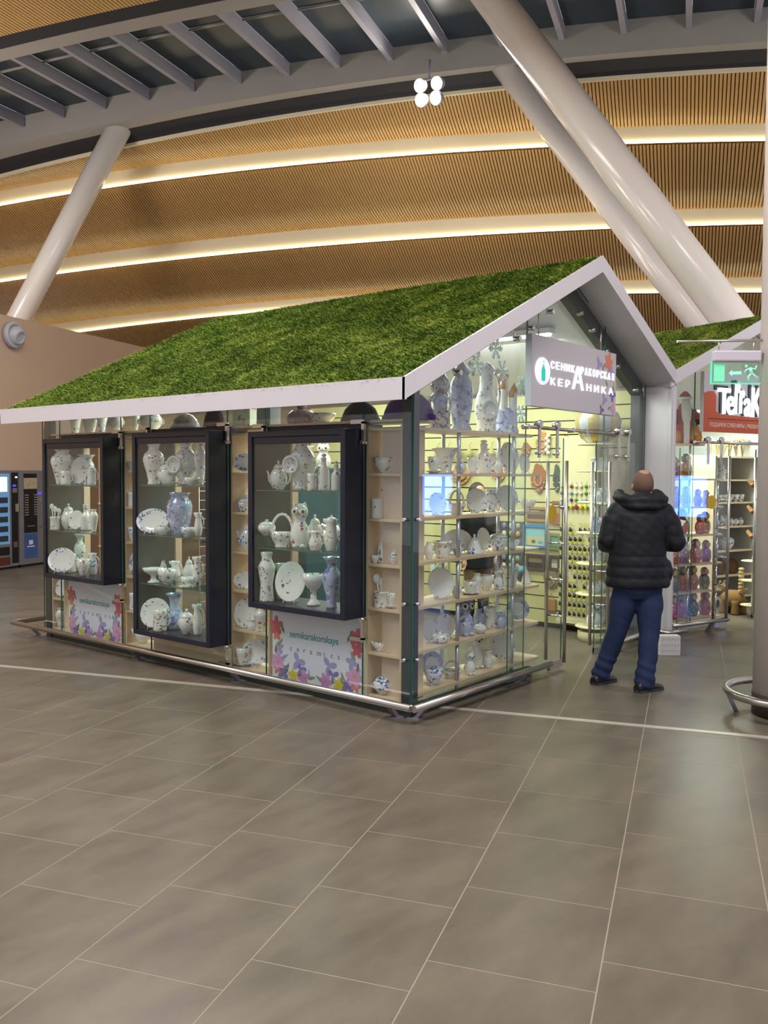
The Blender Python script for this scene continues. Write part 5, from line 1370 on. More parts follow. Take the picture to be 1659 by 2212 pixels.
# big wrapped vase over the door rail
o = thing('wrapped_vase', 'large gold and grey ribbed vase in clear wrap above the right door', 'vase', (3.64, .36, 2.062))
b = MB()
for k in range(12):
    a0, a1 = 2 * math.pi * k / 12, 2 * math.pi * (k + 1) / 12
    pf = [(.10, 0), (.17, .06), (.22, .16), (.23, .24), (.19, .32), (.10, .37), (.05, .38)]
    rings = []
    for r, z in pf: rings.append([(r * math.cos(a) * (1 if j != 1 else 1.06), r * math.sin(a) * (1 if j != 1 else 1.06), z) for j, a in enumerate((a0, (a0 + a1) / 2, a1))])
    n0 = len(b.f); b.ring_loft(rings, k % 2, True, False, False, closed=False)
b.build('body', [mat('gold_glaze', 'b59a58', .3), mat('grey_lustre', 'b9bcc0', .2)], o)
b = MB(); b.lathe([(.05, .38), (.07, .41), (.03, .45), (.02, .50), (0, .51)], 14); b.build('finial', mat('gold_glaze', 'b59a58', .3), o)
# more souvenirs on the slatwall behind the rack
M_STRAWY = mat('yellow_straw', 'b9b060', .8, var=.2, scale=30)
for i in range(8):
    o = on_wall('straw_ornament', '%s yellow straw ornament in the hanging row behind the gable rack' % ('first', 'second', 'third', 'fourth', 'fifth', 'sixth', 'seventh', 'eighth')[i], 'ornament', 2.62 - .155 * i, 1.92, 'straw ornaments behind the gable rack')
    b = MB(); b.lathe([(0, 0), (.035, .02), (.045, .06), (.03, .10), (.008, .13), (.006, .17)], 12); b.build('bundle', M_STRAWY, o, (0, 0, .05), (math.radians(-90), 0, 0))
    b = MB(); b.tube([(0, .17, .05), (0, .20, .004)], .003, 5); b.build('cord', M_WOODL, o)
plaque('wide tan carved plaque behind the gable rack', 2.45, 1.62, .30, .22, M_WOODL)
plaque('orange carved plaque behind the tall decanter', 1.86, 1.66, .20, .22, mat('orange_wood', 'b8742e', .5, var=.15, scale=14))
plaque('dark carved plaque behind the third rack level', 2.20, 1.28, .26, .20, M_WOODD)
for y, z, h, lab in ((2.72, .42, .42, 'white tea towel with red and green print low behind the rack'), (2.30, .98, .30, 'pale tea towel hanging behind the fourth rack level'), (2.05, 1.02, .28, 'white cloth bag hanging near the magnet board')):
    o = on_wall('tea_towel', lab, 'towel', y, z, 'cloths hanging on the slatwall')
    b = MB(); rows = []
    for i in range(5): rows.append([(.05 * j, h * (1 - i / 4), .03 + .012 * math.sin(j * 2.1 + i * .5)) for j in range(6)])
    rows2 = [[(p[0], p[1], p[2] + .004) for p in r] for r in rows]
    b.ring_loft(rows, 0, True, False, False, closed=False); b.ring_loft(rows2, 0, True, False, False, closed=False)
    b.build('cloth', floral_mat('printed_towel', 'd6e2dc', ['b84a44', '4f9a6a', '7fb8c0', 'c8a83c'], 9, .6, .8, .45), o)
    b = MB(); b.tube([(.0, h + .005, .03), (.25, h + .005, .03)], .006, 6); b.build('hanger_bar', M_WOODL, o)
# teal cabinet with white figures inside the shop
M_TEAL = mat('teal_cloth', '12484f', .8, var=.08, scale=5)
o = thing('teal_display_table', 'teal cloth-covered display table inside the shop', 'table', (1.9, 2.75, 0))
b = MB(); b.box(-.45, .45, -.30, .30, 0, 1.05); bevel(b.build('cloth_skirt', M_TEAL, o), .02)
b = MB(); b.box(-.25, .45, -.02, .28, 1.05, 1.80); bevel(b.build('raised_back', M_TEAL, o), .02)
for k, (dx, dy, z, kd, st, h, w, lk) in enumerate(((-.30, -.15, 1.052, 'swan', 'plain', .14, .2, 'white swan dish'), (-.05, -.18, 1.052, 'cat', 'plain', .16, .1, 'white cat figurine'), (.2, -.18, 1.052, 'bowl', 'blue', .12, .2, 'blue bowl'), (-.05, .12, 1.802, 'vase_wide', 'plain', .22, .22, 'large white vase'), (.25, .12, 1.802, 'owl', 'plain', .26, .16, 'white owl figurine'))):
    pottery(kd, st, 1.9 + dx, 2.75 + dy, z, h, w, 'side', lk + ' on the teal display table', {'group': 'pottery on the teal table'})
# wire grid with souvenirs and shelves along the back wall
o = thing('wire_grid', 'white wire grid stand with souvenirs near the back glass', 'rack', (2.2, 4.55, 0))
b = MB()
for k in range(9): b.tube([(-.4 + .1 * k, 0, .05), (-.4 + .1 * k, 0, 1.75)], .004, 5)
b.build('upright_wires', M_WIRE, o)
b = MB()
for k in range(15): b.tube([(-.4, 0, .2 + .11 * k), (.4, 0, .2 + .11 * k)], .004, 5)
b.build('cross_wires', M_WIRE, o)
b = MB(); b.box(-.35, .3, .02, .05, .9, 1.65); b.build('dark_backing', M_BLACK, o)
for k, (x, z, c, lk) in enumerate(((2.05, .55, '6cbf3a', 'green souvenir bag'), (2.28, .55, 'd8692a', 'orange souvenir bag'), (2.45, .80, 'c8402e', 'red souvenir bag'), (2.0, .86, 'd9a82c', 'yellow souvenir bag'))):
    o = thing('souvenir_bag', lk + ' on the wire grid', 'bag', (x, 4.50, z), 0, 'souvenir bags on the wire grid')
    b = MB(); b.box(-.09, .09, -.03, .03, 0, .2); bevel(b.build('bag', mat('bag_' + lk.split()[0], c, .6), o), .008)
    b = MB(); b.box(-.092, .092, -.032, .032, .08, .11); b.build('stripe', mat('bag_stripe', 'e6efe0', .6), o)
    b = MB(); b.tube([(-.04, 0, .2), (0, 0, .26), (.04, 0, .2)], .004, 5); b.build('handle', M_WIRE, o)
o = thing('wooden_cupboard', 'brown wooden cupboard near the far back corner inside', 'cupboard', (.75, 4.62, 0))
b = MB(); b.box(-.35, .35, -.15, .15, 0, 2.0); b.build('body', mat('warm_brown_wood', '96683a', .5, var=.15, scale=5), o)
for z in (.5, .95, 1.4): 
    b = MB(); b.box(-.36, .36, -.17, -.14, z, z + .02); b.build('ledge', M_BIRCH, o)
# small lamp fittings: bright tubes under the roof
M_TUBE = mat('shop_light_tube', 'ffffff', .5, emit='e4fff0', estr=9.0)
for x, y, z in ((1.1, 1.1, 2.905), (1.1, 3.2, 2.905), (2.9, 1.1, 3.145), (2.9, 3.2, 3.145)):
    o = thing('tube_lamp', 'long white tube lamp under the kiosk roof at %s' % {(1.1, 1.1): 'the left front', (1.1, 3.2): 'the left back', (2.9, 1.1): 'the right front', (2.9, 3.2): 'the right back'}[(x, y)], 'lamp', (x, y, z), 0, 'tube lamps under the kiosk roof')
    b = MB(); b.box(-.06, .06, -.6, .6, -.02, .03); b.build('housing', M_WHITE, o)
    b = MB(); b.tube([(0, -.58, -.03), (0, .58, -.03)], .016, 8); b.build('tube', M_TUBE, o)

# ================================================================== NEIGHBOURING KIOSK
NA = math.radians(-19)
O2 = Vector((4.08, 0.0, 0))
def N2(x, y, z):
    return O2 + Vector((x * math.cos(NA) - y * math.sin(NA), x * math.sin(NA) + y * math.cos(NA), z))
k2 = thing('neighbour_kiosk', 'second glass kiosk with smaller moss roof at the right edge', 'kiosk', O2, NA)
AX, AZ, BX, BZ, NS = 1.62, 3.545, -.02, 2.775, .4700
def pr(name, poly, y0, y1, m=M_WHITE):
    b = MB(); b.prism(poly, y0, y1); return b.build(name, m, k2)
E2 = 3.35
pr('roof_deck', [(BX, BZ - .13), (AX, AZ - .13), (AX, AZ - .03), (BX, BZ - .03)], -.28, 4.2)
pr('roof_deck', [(E2, BZ - .13), (AX, AZ - .13), (AX, AZ - .03), (E2, BZ - .03)], -.28, 4.2)
pr('gable_fascia', [(BX, BZ - .135), (AX, AZ - .135), (AX, AZ), (BX, BZ)], -.31, -.285)
pr('gable_fascia', [(E2, BZ - .135), (AX, AZ - .135), (AX, AZ), (E2, BZ)], -.31, -.285)
moss_patch('moss', k2, (BX + .02, -.28, BZ - .02), (BX + .02, 4.2, BZ - .02), (AX, 4.2, AZ - .012), (AX, -.28, AZ - .012), 90, 50, 26000, seed=21)
b = MB(); b.box(.0, .045, -.30, .02, 0, BZ - .14); bevel(b.build('end_post', M_WHITE, k2), .003)
b = MB(); b.box(3.3, 3.35, -.30, .02, 0, BZ - .14); b.build('end_post', M_WHITE, k2)
def under2(x): return (BZ + (x - BX) * NS if x < AX else AZ - (x - AX) * .445) - .135
def pane2(poly, y=0.0):
    m = MB(); m.prism(poly, y - .006, y + .006, 'y')
    for i in range(2, len(m.m)): m.m[i] = 1
    return m.build('glass_pane', [M_GLASS, M_GEDGE], k2)
pane2([(.05, .06), (.72, .06), (.72, under2(.72)), (.05, under2(.05))])
pane2([(.726, 2.17), (2.2, 2.17), (2.2, under2(2.2)), (AX, under2(AX)), (.726, under2(.726))])
pane2([(2.206, .06), (3.3, .06), (3.3, under2(3.3)), (2.206, under2(2.2))])
b = MB(); b.tube([(.68, -.045, 2.10), (2.4, -.045, 2.10)], .016, 12); b.build('door_rail', M_STEEL, k2)
def door2(x0, x1, hx, hangs):
    d = link('sliding_door', None, k2)
    m = MB(); m.prism([(x0, .05), (x1, .05), (x1, 2.03), (x0, 2.03)], -.05, -.038, 'y')
    for i in range(2, len(m.m)): m.m[i] = 1
    m.build('door_glass', [M_GLASS, M_GEDGE], d)
    for y in (-.135, .045):
        b = MB(); b.tube([(hx, y, .10), (hx, y, 1.95)], .016, 12); b.build('pull_bar', M_STEEL, d)
    for z in (.50, .82, 1.14, 1.46):
        b = MB(); b.tube([(hx, -.135, z), (hx, .045, z)], .009, 8); b.build('standoff', M_CHROME, d)
    for x in hangs:
        b = MB(); b.box(x - .016, x + .016, -.075, -.062, 1.86, 2.11); b.tube([(x, -.085, 2.13), (x, -.03, 2.13)], .032, 14); b.build('roller_hanger', M_STEEL, d)
    b = MB(); b.box(x1 - .2, x1, -.06, -.028, .03, .10); b.build('bottom_patch', M_STEEL, d)
door2(.45, 1.26, 1.16, (.88, 1.10)); door2(1.80, 2.5, 1.88, (2.0, 2.3))
b = MB(); b.tube([(.975, -.053, 1.44), (.975, -.0505, 1.44)], .075, 24); b.build('round_sticker', M_YEL, k2)
b = MB(); b.box(3.30, 3.34, .05, 4.1, 0, 2.6); b.build('side_wall', mat('pale_grey_panel', 'c9ccc8', .5), k2)
b = MB(); b.box(.02, .04, .05, 4.1, 0, 2.6); b.build('side_wall', mat('pale_grey_panel', 'c9ccc8', .5), k2)
b = MB(); b.box(.04, 3.30, 4.05, 4.1, 0, 2.6); b.build('back_wall', mat('pale_grey_panel', 'c9ccc8', .5), k2)
LAMP2 = (.92, 1.0, .86)
for x, y in ((.9, 1.0), (2.3, 1.2)):
    area_light('neighbour_ceiling_light', N2(x, y, 2.55), .5, 62, LAMP2, size_y=1.0)
    o = thing('tube_lamp', 'long white tube lamp under the neighbouring roof at the %s' % ('left' if x < 1 else 'right'), 'lamp', N2(x, y, 2.60), NA, 'tube lamps under the neighbouring roof')
    b = MB(); b.box(-.06, .06, -.5, .5, -.02, .03); b.build('housing', M_WHITE, o)
    b = MB(); b.tube([(0, -.48, -.03), (0, .48, -.03)], .016, 8); b.build('tube', M_TUBE, o)
# rail before it
def rail2(label, pts, feet):
    o = thing('bumper_rail', label, 'rail', N2(0, 0, 0), NA, 'low steel bumper rails')
    b = MB(); b.tube(pts, .024, 12); b.build('tube', M_STEEL, o)
    for x, y in feet:
        b = MB(); b.prism([(y - .01, .11), (y + .03, .11), (y + .10, 0), (y + .04, 0)], x - .02, x + .02, 'x'); b.build('foot', M_RAILFOOT, o)
rail2('steel bumper rail below the neighbouring doll shelves', [(.28, -.13, .125), (1.20, -.13, .125)], [(.95, -.13)])
rail2('stub of bumper rail turning round the white end post', [(-.03, -.02, .115), (-.03, -.34, .115), (.24, -.34, .115)], [(.06, -.34)])

# sign with glowing lettering
M_OR = mat('orange_sign_print', 'c2501c', .5, var=.03, scale=2); M_SHAD = mat('dark_letter_return', '262c3e', .5)
sg = thing('neighbour_sign', 'orange and grey sign with big glowing white letters and small white line below', 'sign', N2(.775, -.08, 2.215), NA)
b = MB(); b.box(0, 1.32, 0, .05, 0, .655); b.build('panel', M_SIGN, sg)
pts = [(0, 0), (1.32, 0), (1.32, .17), (.55, .19), (.26, .20), (.205, .23), (.205, .40), (.16, .445), (.08, .445), (0, .42)]
b = MB(); b.prism(pts, -.003, 0.0, 'y'); b.build('orange_field', M_OR, sg)
RG = (math.radians(90), 0, 0)
for ch, x0, x1, z0, z1 in (('T', .132, .341, .148, .43), ('e', .285, .414, .14, .35), ('r', .430, .505, .153, .504), ('r', .515, .585, .161, .421), ('a', .592, .702, .132, .338), ('K', .722, .905, .131, .464), ('o', .905, 1.06, .105, .492), ('t', 1.07, 1.18, .15, .45)):
    link('letter_shadow', glyph(ch, x0 - .035 + .065, x1 - .020 + .065, z0 + .06, z1 + .085, M_SHAD, .012, .018), sg, (0, -.016, 0), RG)  # dark offset copy of each letter, modelled as its shadow
    link('letter', glyph(ch, x0 + .065, x1 + .065, z0 + .055, z1 + .055, M_LETTER, .02, .010), sg, (0, -.040, 0), RG)
b = MB(); b.box(.07, 1.25, -.0045, -.003, .142, .150); b.build('rule', M_SHAD, sg)
M_SWI = mat('sign_white_ink', 'f0e4dc', .5)
link('small_lettering', glyph('ПОДАРКИ СУВЕНИРЫ | PRESENTS·SOUVENIRS', .10, 1.29, .045, .105, M_SWI, .001), sg, (0, -.005, 0), RG)

# doll shelves behind the glass
r2 = thing('doll_rack', 'birch rack of painted dolls behind the neighbouring glass', 'shelf', N2(.30, .04, .085), NA)
D2 = [.137, .44, .75, 1.075, 1.39, 1.70, 2.085]
for i, z in enumerate(D2):
    b = MB(); b.box(0, .66 if i == 6 else 1.0, 0, .34, z - .085 - .02, z - .085); b.build('shelf', M_BIRCH, r2)
for x, y in ((.44, .02), (.92, .02), (.62, .30)):
    b = MB()
    for za, zb in zip([0.0] + [q - .085 for q in D2[:-1]], [q - .105 for q in (D2 if x < .5 else D2[:6] + [D2[6]])]):
        if x > .55 and zb > 1.8: continue
        b.tube([(x, y, za), (x, y, zb)], .012, 8)
    b.build('chrome_pole', M_CHROME, r2)
DOLL = {k: floral_mat('doll_' + k, c, ['d8b040', 'c23c34', '4f7a3c', 'e0d0b0'], 26, .5, .25, .42) for k, c in dict(red='c23a30', purple='8a4aa8', orange='c06a2c', green='44603c', brown='a8703c', pink='b8707c', grey='6a6e74', gold='a8843c').items()}
M_FACE = mat('doll_face_paint', 'e4bfa0', .4); M_HAIRG = mat('doll_hair_gold', '6a4420', .5)
def doll(x, y, z, h, body, scarf, label):
    o = thing('nesting_doll', label, 'doll', N2(x, y, z), NA, 'painted dolls in the neighbouring kiosk')
    w = h * .52
    b = MB(); b.lathe(prof([(0, 0), (.72, 0), (.78, .03), (.96, .20), (1, .34), (.9, .5), (.62, .62), (.56, .65)], w, h), 18); b.build('body', DOLL[body], o)
    b = MB(); b.lathe(prof([(.56, .645), (.66, .70), (.70, .80), (.60, .91), (.34, .98), (0, 1)], w, h), 18); hd = b.build('headscarf', DOLL[scarf], o)
    b = MB(); b.lathe([(w * .25, 0), (w * .22, w * .05), (0, w * .075)], 14, sy=1.1); b.build('face', M_FACE, o, (-w * .05, -w * .30, h * .79), (math.radians(86), 0, -.15))
    b = MB(); b.lathe([(w * .10, 0), (0, w * .02)], 10); b.build('flower', DOLL['gold'], o, (-w * .05, -w * .49, h * .36), (math.radians(90), 0, 0))
    return o
DS = [(5, 1.70, [(.22, .20, .22, 'purple', 'purple'), (.42, .20, .26, 'brown', 'green')], 'top'),
      (4, 1.39, [(.20, .16, .20, 'brown', 'gold'), (.38, .16, .20, 'red', 'gold'), (.60, .16, .17, 'gold', 'brown'), (.78, .18, .16, 'brown', 'orange')], 'second'),
      (3, 1.075, [(.18, .22, .27, 'red', 'purple'), (.42, .24, .28, 'red', 'red'), (.60, .12, .20, 'red', 'purple'), (.80, .2, .22, 'brown', 'brown')], 'third'),
      (2, .75, [(.18, .14, .22, 'red', 'orange'), (.36, .18, .24, 'purple', 'green'), (.58, .16, .24, 'pink', 'purple'), (.80, .18, .22, 'purple', 'purple')], 'fourth'),
      (1, .44, [(.16, .14, .24, 'grey', 'orange'), (.34, .16, .26, 'red', 'green'), (.55, .18, .26, 'pink', 'grey'), (.78, .18, .22, 'grey', 'pink')], 'fifth'),
      (0, .137, [(.16, .14, .24, 'red', 'red'), (.35, .17, .27, 'red', 'green'), (.56, .18, .27, 'green', 'brown'), (.80, .18, .25, 'pink', 'red')], 'bottom')]
for _, z, ds, tn in DS:
    for i, (x, y, h, bc, scf) in enumerate(ds):
        doll(.60 + (x - .16) * .92, y, z + .001, min(h * 1.12, .285), bc, scf, '%s nesting doll with %s scarf, %s from left on the %s doll shelf' % (bc, scf, ('first', 'second', 'third', 'fourth')[i], tn))
# grandfather frost figure on the top shelf
o = thing('santa_figure', 'tall white-bearded figure in a red coat holding an orange sack on the doll rack', 'figurine', N2(.76, .16, 2.086), NA - .65)
M_RED = mat('red_coat_cloth', 'a8321f', .8, var=.1, scale=12); M_FUR = mat('white_fur', 'e6e2da', .9, bump=.4, scale=60); M_SACK = mat('orange_sack', 'cf8a2c', .8, var=.2, scale=10)
b = MB(); b.lathe([(.12, 0), (.125, .02), (.105, .2), (.09, .36), (.06, .44), (0, .45)], 20, sy=.8); b.build('coat', M_RED, o)
b = MB(); b.lathe([(.0, 0), (.05, .0), (.056, .06), (.05, .11), (0, .12)], 14, (0, 0, .42)); b.build('head', M_FACE, o)
b = MB(); b.lathe([(.062, .50), (.066, .515), (.05, .55), (.02, .58), (0, .585)], 16); b.build('hat', M_RED, o)
b = MB(); b.tube([(.064 * math.cos(a), .064 * math.sin(a), .505) for a in [2 * math.pi * i / 14 for i in range(14)]], .014, 7, closed=True); b.build('fur_brim', M_FUR, o)
b = MB(); b.ring_loft([[(x * wd, -yy - y, z) for x, y in ((-1, 0), (-.4, .022), (.4, .022), (1, 0))] for z, yy, wd in ((.47, .045, .045), (.42, .062, .055), (.34, .080, .055), (.26, .088, .045), (.20, .092, .02))], 0, True, False, False, closed=False); b.build('beard', M_FUR, o)
b = MB(); b.box(-.03, .03, -.112, -.085, .0, .24); b.build('fur_trim', M_FUR, o)
for s in (-1, 1):
    b = MB(); b.tube([(s * .085, 0, .37), (s * .13, -.03, .29), (s * .12, -.09, .24)], [.035, .036, .03], 10); ar = b.build('sleeve', M_RED, o)
    b = MB(); b.ball((s * .12, -.105, .235), .03, 10, 6); b.build('mitten', M_BLACK, o)
b = MB(); b.lathe([(.05, 0), (.075, .06), (.06, .16), (.03, .20), (.04, .22)], 14, (.11, -.04, .0)); b.build('sack', M_SACK, o)
b = MB(); b.lathe([(.04, 0), (.06, .05), (.05, .12), (.02, .15)], 14, (-.10, -.06, 0)); b.build('sack', M_SACK, o)

# shelves with blue and white pottery deeper inside
s2 = thing('souvenir_shelves', 'white wall shelves of blue and white pottery inside the neighbouring kiosk', 'shelf', N2(2.45, 1.05, 0), NA)
WZ = [.12, .41, .74, 1.06, 1.38, 1.68, 1.985]
b = MB(); b.box(0, .018, 0, .40, 0, 2.0); b.build('upright', M_BIRCH, s2)
b = MB(); b.box(.018, .84, .38, .40, 0, 2.0); b.build('back_panel', mat('pale_grey_panel', 'c9ccc8', .5), s2)
for z in WZ:
    b = MB(); b.box(.018, .84, 0, .38, z - .02, z); b.build('shelf', M_BIRCH, s2)
def p2(kind, style, x, y, z, h, w, label, grp='pottery in the neighbouring kiosk', opt=None):
    q = N2(x, y, z); return pottery(kind, style, q.x, q.y, q.z, h, w, NA, label, dict(opt or {}, group=grp))
for i, x in enumerate((2.62, 2.80)): p2('vase_lidded', 'blue', x, 1.22, 1.681, .22, .13, '%s blue and white lidded jar on the second souvenir shelf' % ('left', 'right')[i])
for i in range(6): p2('cup', 'blue', 2.56 + .115 * i, 1.17, 1.381, .10, .10, '%s blue and white cup in the row on the third souvenir shelf' % ('first', 'second', 'third', 'fourth', 'fifth', 'sixth')[i])
for i in range(7): p2('vase_ball', 'blue', 2.54 + .10 * i, 1.17, 1.061, .10 + .04 * (i in (2, 3)), .09, '%s small blue and white pot in the row on the fourth souvenir shelf' % ('first', 'second', 'third', 'fourth', 'fifth', 'sixth', 'seventh')[i])
p2('tureen', 'blue', 2.86, 1.18, .741, .20, .26, 'large blue tureen on the fifth souvenir shelf'); p2('bowl', 'blue', 2.60, 1.18, .741, .08, .16, 'flat blue bowl on the fifth souvenir shelf')
M_WICK = mat('brown_wicker', '6e4f34', .8, var=.3, scale=50)
def wicker(x, y, z, r, label):
    o = thing('wicker_tray', label, 'tray', N2(x, y, z), NA, 'round wicker trays')
    b = MB(); b.lathe([(0, 0), (r * .8, 0), (r, .02), (r * .97, .03), (r * .78, .012), (0, .010)], 24); b.build('weave', M_WICK, o, (0, 0, r), (math.radians(78), 0, 0))
    b = MB(); b.tube([(r * math.cos(a), r * math.sin(a), .025) for a in [2 * math.pi * i / 20 for i in range(20)]], .008, 6, closed=True); b.build('rim', M_WICK, o, (0, 0, r), (math.radians(78), 0, 0))
wicker(2.60, 1.20, .411, .105, 'left round wicker tray on the souvenir shelf'); wicker(2.77, 1.22, .411, .105, 'middle round wicker tray on the souvenir shelf'); wicker(3.02, 1.20, .411, .10, 'right round wicker tray on the souvenir shelf')
wicker(2.82, 1.22, .121, .135, 'largest wicker tray behind the tan toy animal')
# straw bundles on the highest shelf
M_STRAW = mat('dry_straw', 'b9ad74', .9, var=.3, scale=40); M_STRAWW = mat('white_dry_flowers', 'dcdccc', .9)
for i in range(6):
    o = thing('straw_bouquet', '%s dried straw bouquet on the highest souvenir shelf' % ('first', 'second', 'third', 'fourth', 'fifth', 'sixth')[i], 'bouquet', N2(2.54 + .13 * i, 1.2, 1.986), NA, 'dried bouquets on the highest shelf')
    b = MB()
    for k in range(14):
        a = random.uniform(0, 6.28); t = random.uniform(.1, .5); b.tube([(0, 0, .0), (.09 * t * math.cos(a), .09 * t * math.sin(a), .12 + .06 * random.random()), (.2 * t * math.cos(a), .16 * t * math.sin(a), .16 + .08 * random.random())], .006, 4)
    b.build('stems', M_STRAW, o)
    b = MB()
    for k in range(7):
        b.ball((random.uniform(-.07, .07), random.uniform(-.06, .06), random.uniform(.15, .24)), .022, 7, 5)
    tag(b.build('blossoms', M_STRAWW if i % 2 else M_STRAW, o), kind='stuff')
# tan toy animal on the floor
o = thing('toy_animal', 'tan plush toy animal with tall braided tail standing on the neighbouring shop floor', 'toy', N2(2.28, .62, 0), NA)
M_TAN = mat('tan_plush', '866638', .95, var=.15, scale=20, bump=.5)
b = MB(); b.ball((0, 0, .19), .13, 16, 10, 0, 1.05, 1.25, .85); b.build('body', M_TAN, o)
for sx_, sy_ in ((-1, -1), (1, -1), (-1, 1), (1, 1)):
    b = MB(); b.lathe([(.05, 0), (.048, .03), (.038, .12), (.05, .18)], 12, (sx_ * .075, sy_ * .09, 0)); b.build('leg', M_TAN, o)
b = MB(); b.ball((-.02, .14, .30), .075, 14, 8); b.build('head', M_TAN, o)
for s in (-1, 1):
    b = MB(); b.lathe([(.03, 0), (.015, .04), (0, .05)], 8, (-.02 + s * .045, .14, .36)); b.build('ear', M_TAN, o)
b = MB(); b.tube([(0, -.10, .28), (.01, -.12, .42), (.0, -.11, .58)], [.032, .030, .026], 10); 
for k in range(7): b.ball((.0, -.115, .30 + .045 * k), .037, 10, 5, sz=.55)
b.build('braided_tail', mat('pale_braid', 'c2ad76', .9, var=.2, scale=25), o)
b = MB(); b.prism([(-.09, .0), (0, .02), (.09, .03), (.09, .055), (0, .05), (-.09, .035)], -.13, -.11, 'y'); b.build('bow', mat('pink_bow', 'c79a72', .8), o, (0, -.02, .27))
# chrome pole stand with hanging wooden toys
o = thing('toy_stand', 'chrome pole stand with small white ledges inside the neighbouring entrance', 'stand', N2(2.22, .30, 0), NA)
b = MB(); b.tube([(0, 0, 0), (0, 0, 2.05)], .014, 10); b.build('pole', M_CHROME, o)
for z in (.16, .46, .70): 
    b = MB(); b.lathe([(0, z - .015), (.13, z - .015), (.14, z - .007), (.13, z), (0, z)], 20); b.build('ledge', M_PEG, o)
for i, (z, lk) in enumerate(((1.62, 'highest'), (1.30, 'middle'), (1.00, 'lowest'))):
    o = thing('wooden_toy', '%s orange-brown wooden toy bird hanging at the neighbouring entrance' % lk, 'toy', N2(2.10, .22, z), NA, 'hanging wooden toy birds')
    b = MB(); b.ball((0, 0, 0), .05, 10, 7, 0, 1.4, .6, .6); b.build('body', M_WOODD, o)
    for s in (-1, 1):
        b = MB(); b.prism([(-.04, 0), (.05, .01), (.03, .10), (-.03, .07)], -.004, .004, 'y'); b.build('wing', M_WOODL, o, (0, s * .03, .01), (s * -.8, 0, 0))
    b = MB(); b.tube([(0, 0, .02), (0, 0, .25)], .0015, 4); b.build('thread', M_WIRE, o)
for i, (z, h, lk) in enumerate(((.161, .13, 'lowest'), (.461, .16, 'middle'), (.701, .14, 'highest'))):
    p2('vase_shoulder', 'grey', 2.20, .24, z, h, .08, 'small grey vase on the %s ledge of the pole stand' % lk)

# ================================================================== HALL THINGS
# round pillar with bumper ring at the right edge
PX = Vector((1.884, -2.026, 0))
o = thing('round_pillar', 'white round pillar with dark plinth cut by the right edge', 'pillar', PX)
b = MB(); b.lathe([(.25, .16), (.25, 9.2)], 40); b.build('shaft', mat('pinkish_white_pillar_paint', 'f0e6e2', .5, var=.02, scale=2), o)
b = MB(); b.lathe([(.255, 0), (.255, .16), (.25, .162)], 40); b.build('plinth', mat('dark_bronze_plinth', '4d463e', .35, .5), o)
o = thing('bumper_ring', 'round steel bumper ring circling the white pillar', 'rail', PX)
b = MB(); b.tube([(.43 * math.cos(a), .43 * math.sin(a), .16) for a in [2 * math.pi * i / 48 for i in range(48)]], .028, 12, closed=True); b.build('ring', M_STEEL, o)
for k in range(4):
    a = math.pi * k / 2 + .5; b = MB(); b.tube([(.43 * math.cos(a), .43 * math.sin(a), .15), (.36 * math.cos(a), .36 * math.sin(a), 0)], .016, 8); b.build('foot', M_RAILFOOT, o)

# exit sign hung from a bar on the pillar
FR = math.radians(39.3 - 90)
ex = thing('exit_sign', 'green-lit glass exit sign with arrow and running figure hanging from a bar', 'sign', PX, FR)
M_GREENLIT = mat('green_glow', '3fe0a0', .4, emit='34d894', estr=.9)
b = MB(); b.tube([(-.86, .02, 2.70), (0, .02, 2.715)], .010, 10); b.build('bar', M_STEEL, ex)
b = MB(); b.box(-.605, -.265, -.02, .05, 2.555, 2.635); bevel(b.build('housing', mat('pale_lilac_plastic', 'cfc6d4', .4), ex), .012)
for x in (-.56, -.31):
    b = MB(); b.tube([(x, .02, 2.63), (x, .02, 2.705)], .006, 6); b.build('hanger', M_STEEL, ex)
b = MB(); b.box(-.61, -.262, .01, .018, 2.405, 2.555); b.build('glass_plate', glass_mat('green_tint_glass', (.84, .96, .91)), ex)
b = MB(); b.box(-.612, -.26, .008, .020, 2.397, 2.405); b.box(-.618, -.610, .008, .020, 2.397, 2.555); b.build('lit_edge', M_GREENLIT, ex)
M_GREENP = mat('green_print', 'a8f0d8', .4, emit='90ecd0', estr=.4)
b = MB(); b.box(-.597, -.52, .006, .010, 2.415, 2.54); b.build('door_symbol', mat('green_door_print', '7fe8bc', .4, emit='6ce0ac', estr=.35), ex)
b = MB(); b.prism([(-.49, 2.475), (-.465, 2.498), (-.465, 2.485), (-.40, 2.489), (-.40, 2.467), (-.465, 2.465), (-.465, 2.452)], .006, .010); b.build('arrow', M_GREENP, ex)
b = MB(); b.ball((-.365, .008, 2.527), .012, 10, 6, sy=.3)
b.tube([(-.34, .008, 2.515), (-.325, .008, 2.475)], .011, 6); b.tube([(-.34, .008, 2.51), (-.37, .008, 2.495), (-.375, .008, 2.48)], .005, 6); b.tube([(-.335, .008, 2.51), (-.30, .008, 2.505), (-.29, .008, 2.53)], .005, 6)
b.tube([(-.325, .008, 2.475), (-.35, .008, 2.45), (-.345, .008, 2.42)], .006, 6); b.tube([(-.325, .008, 2.475), (-.30, .008, 2.455), (-.28, .008, 2.44)], .006, 6)
b.build('running_figure', M_GREENP, ex)

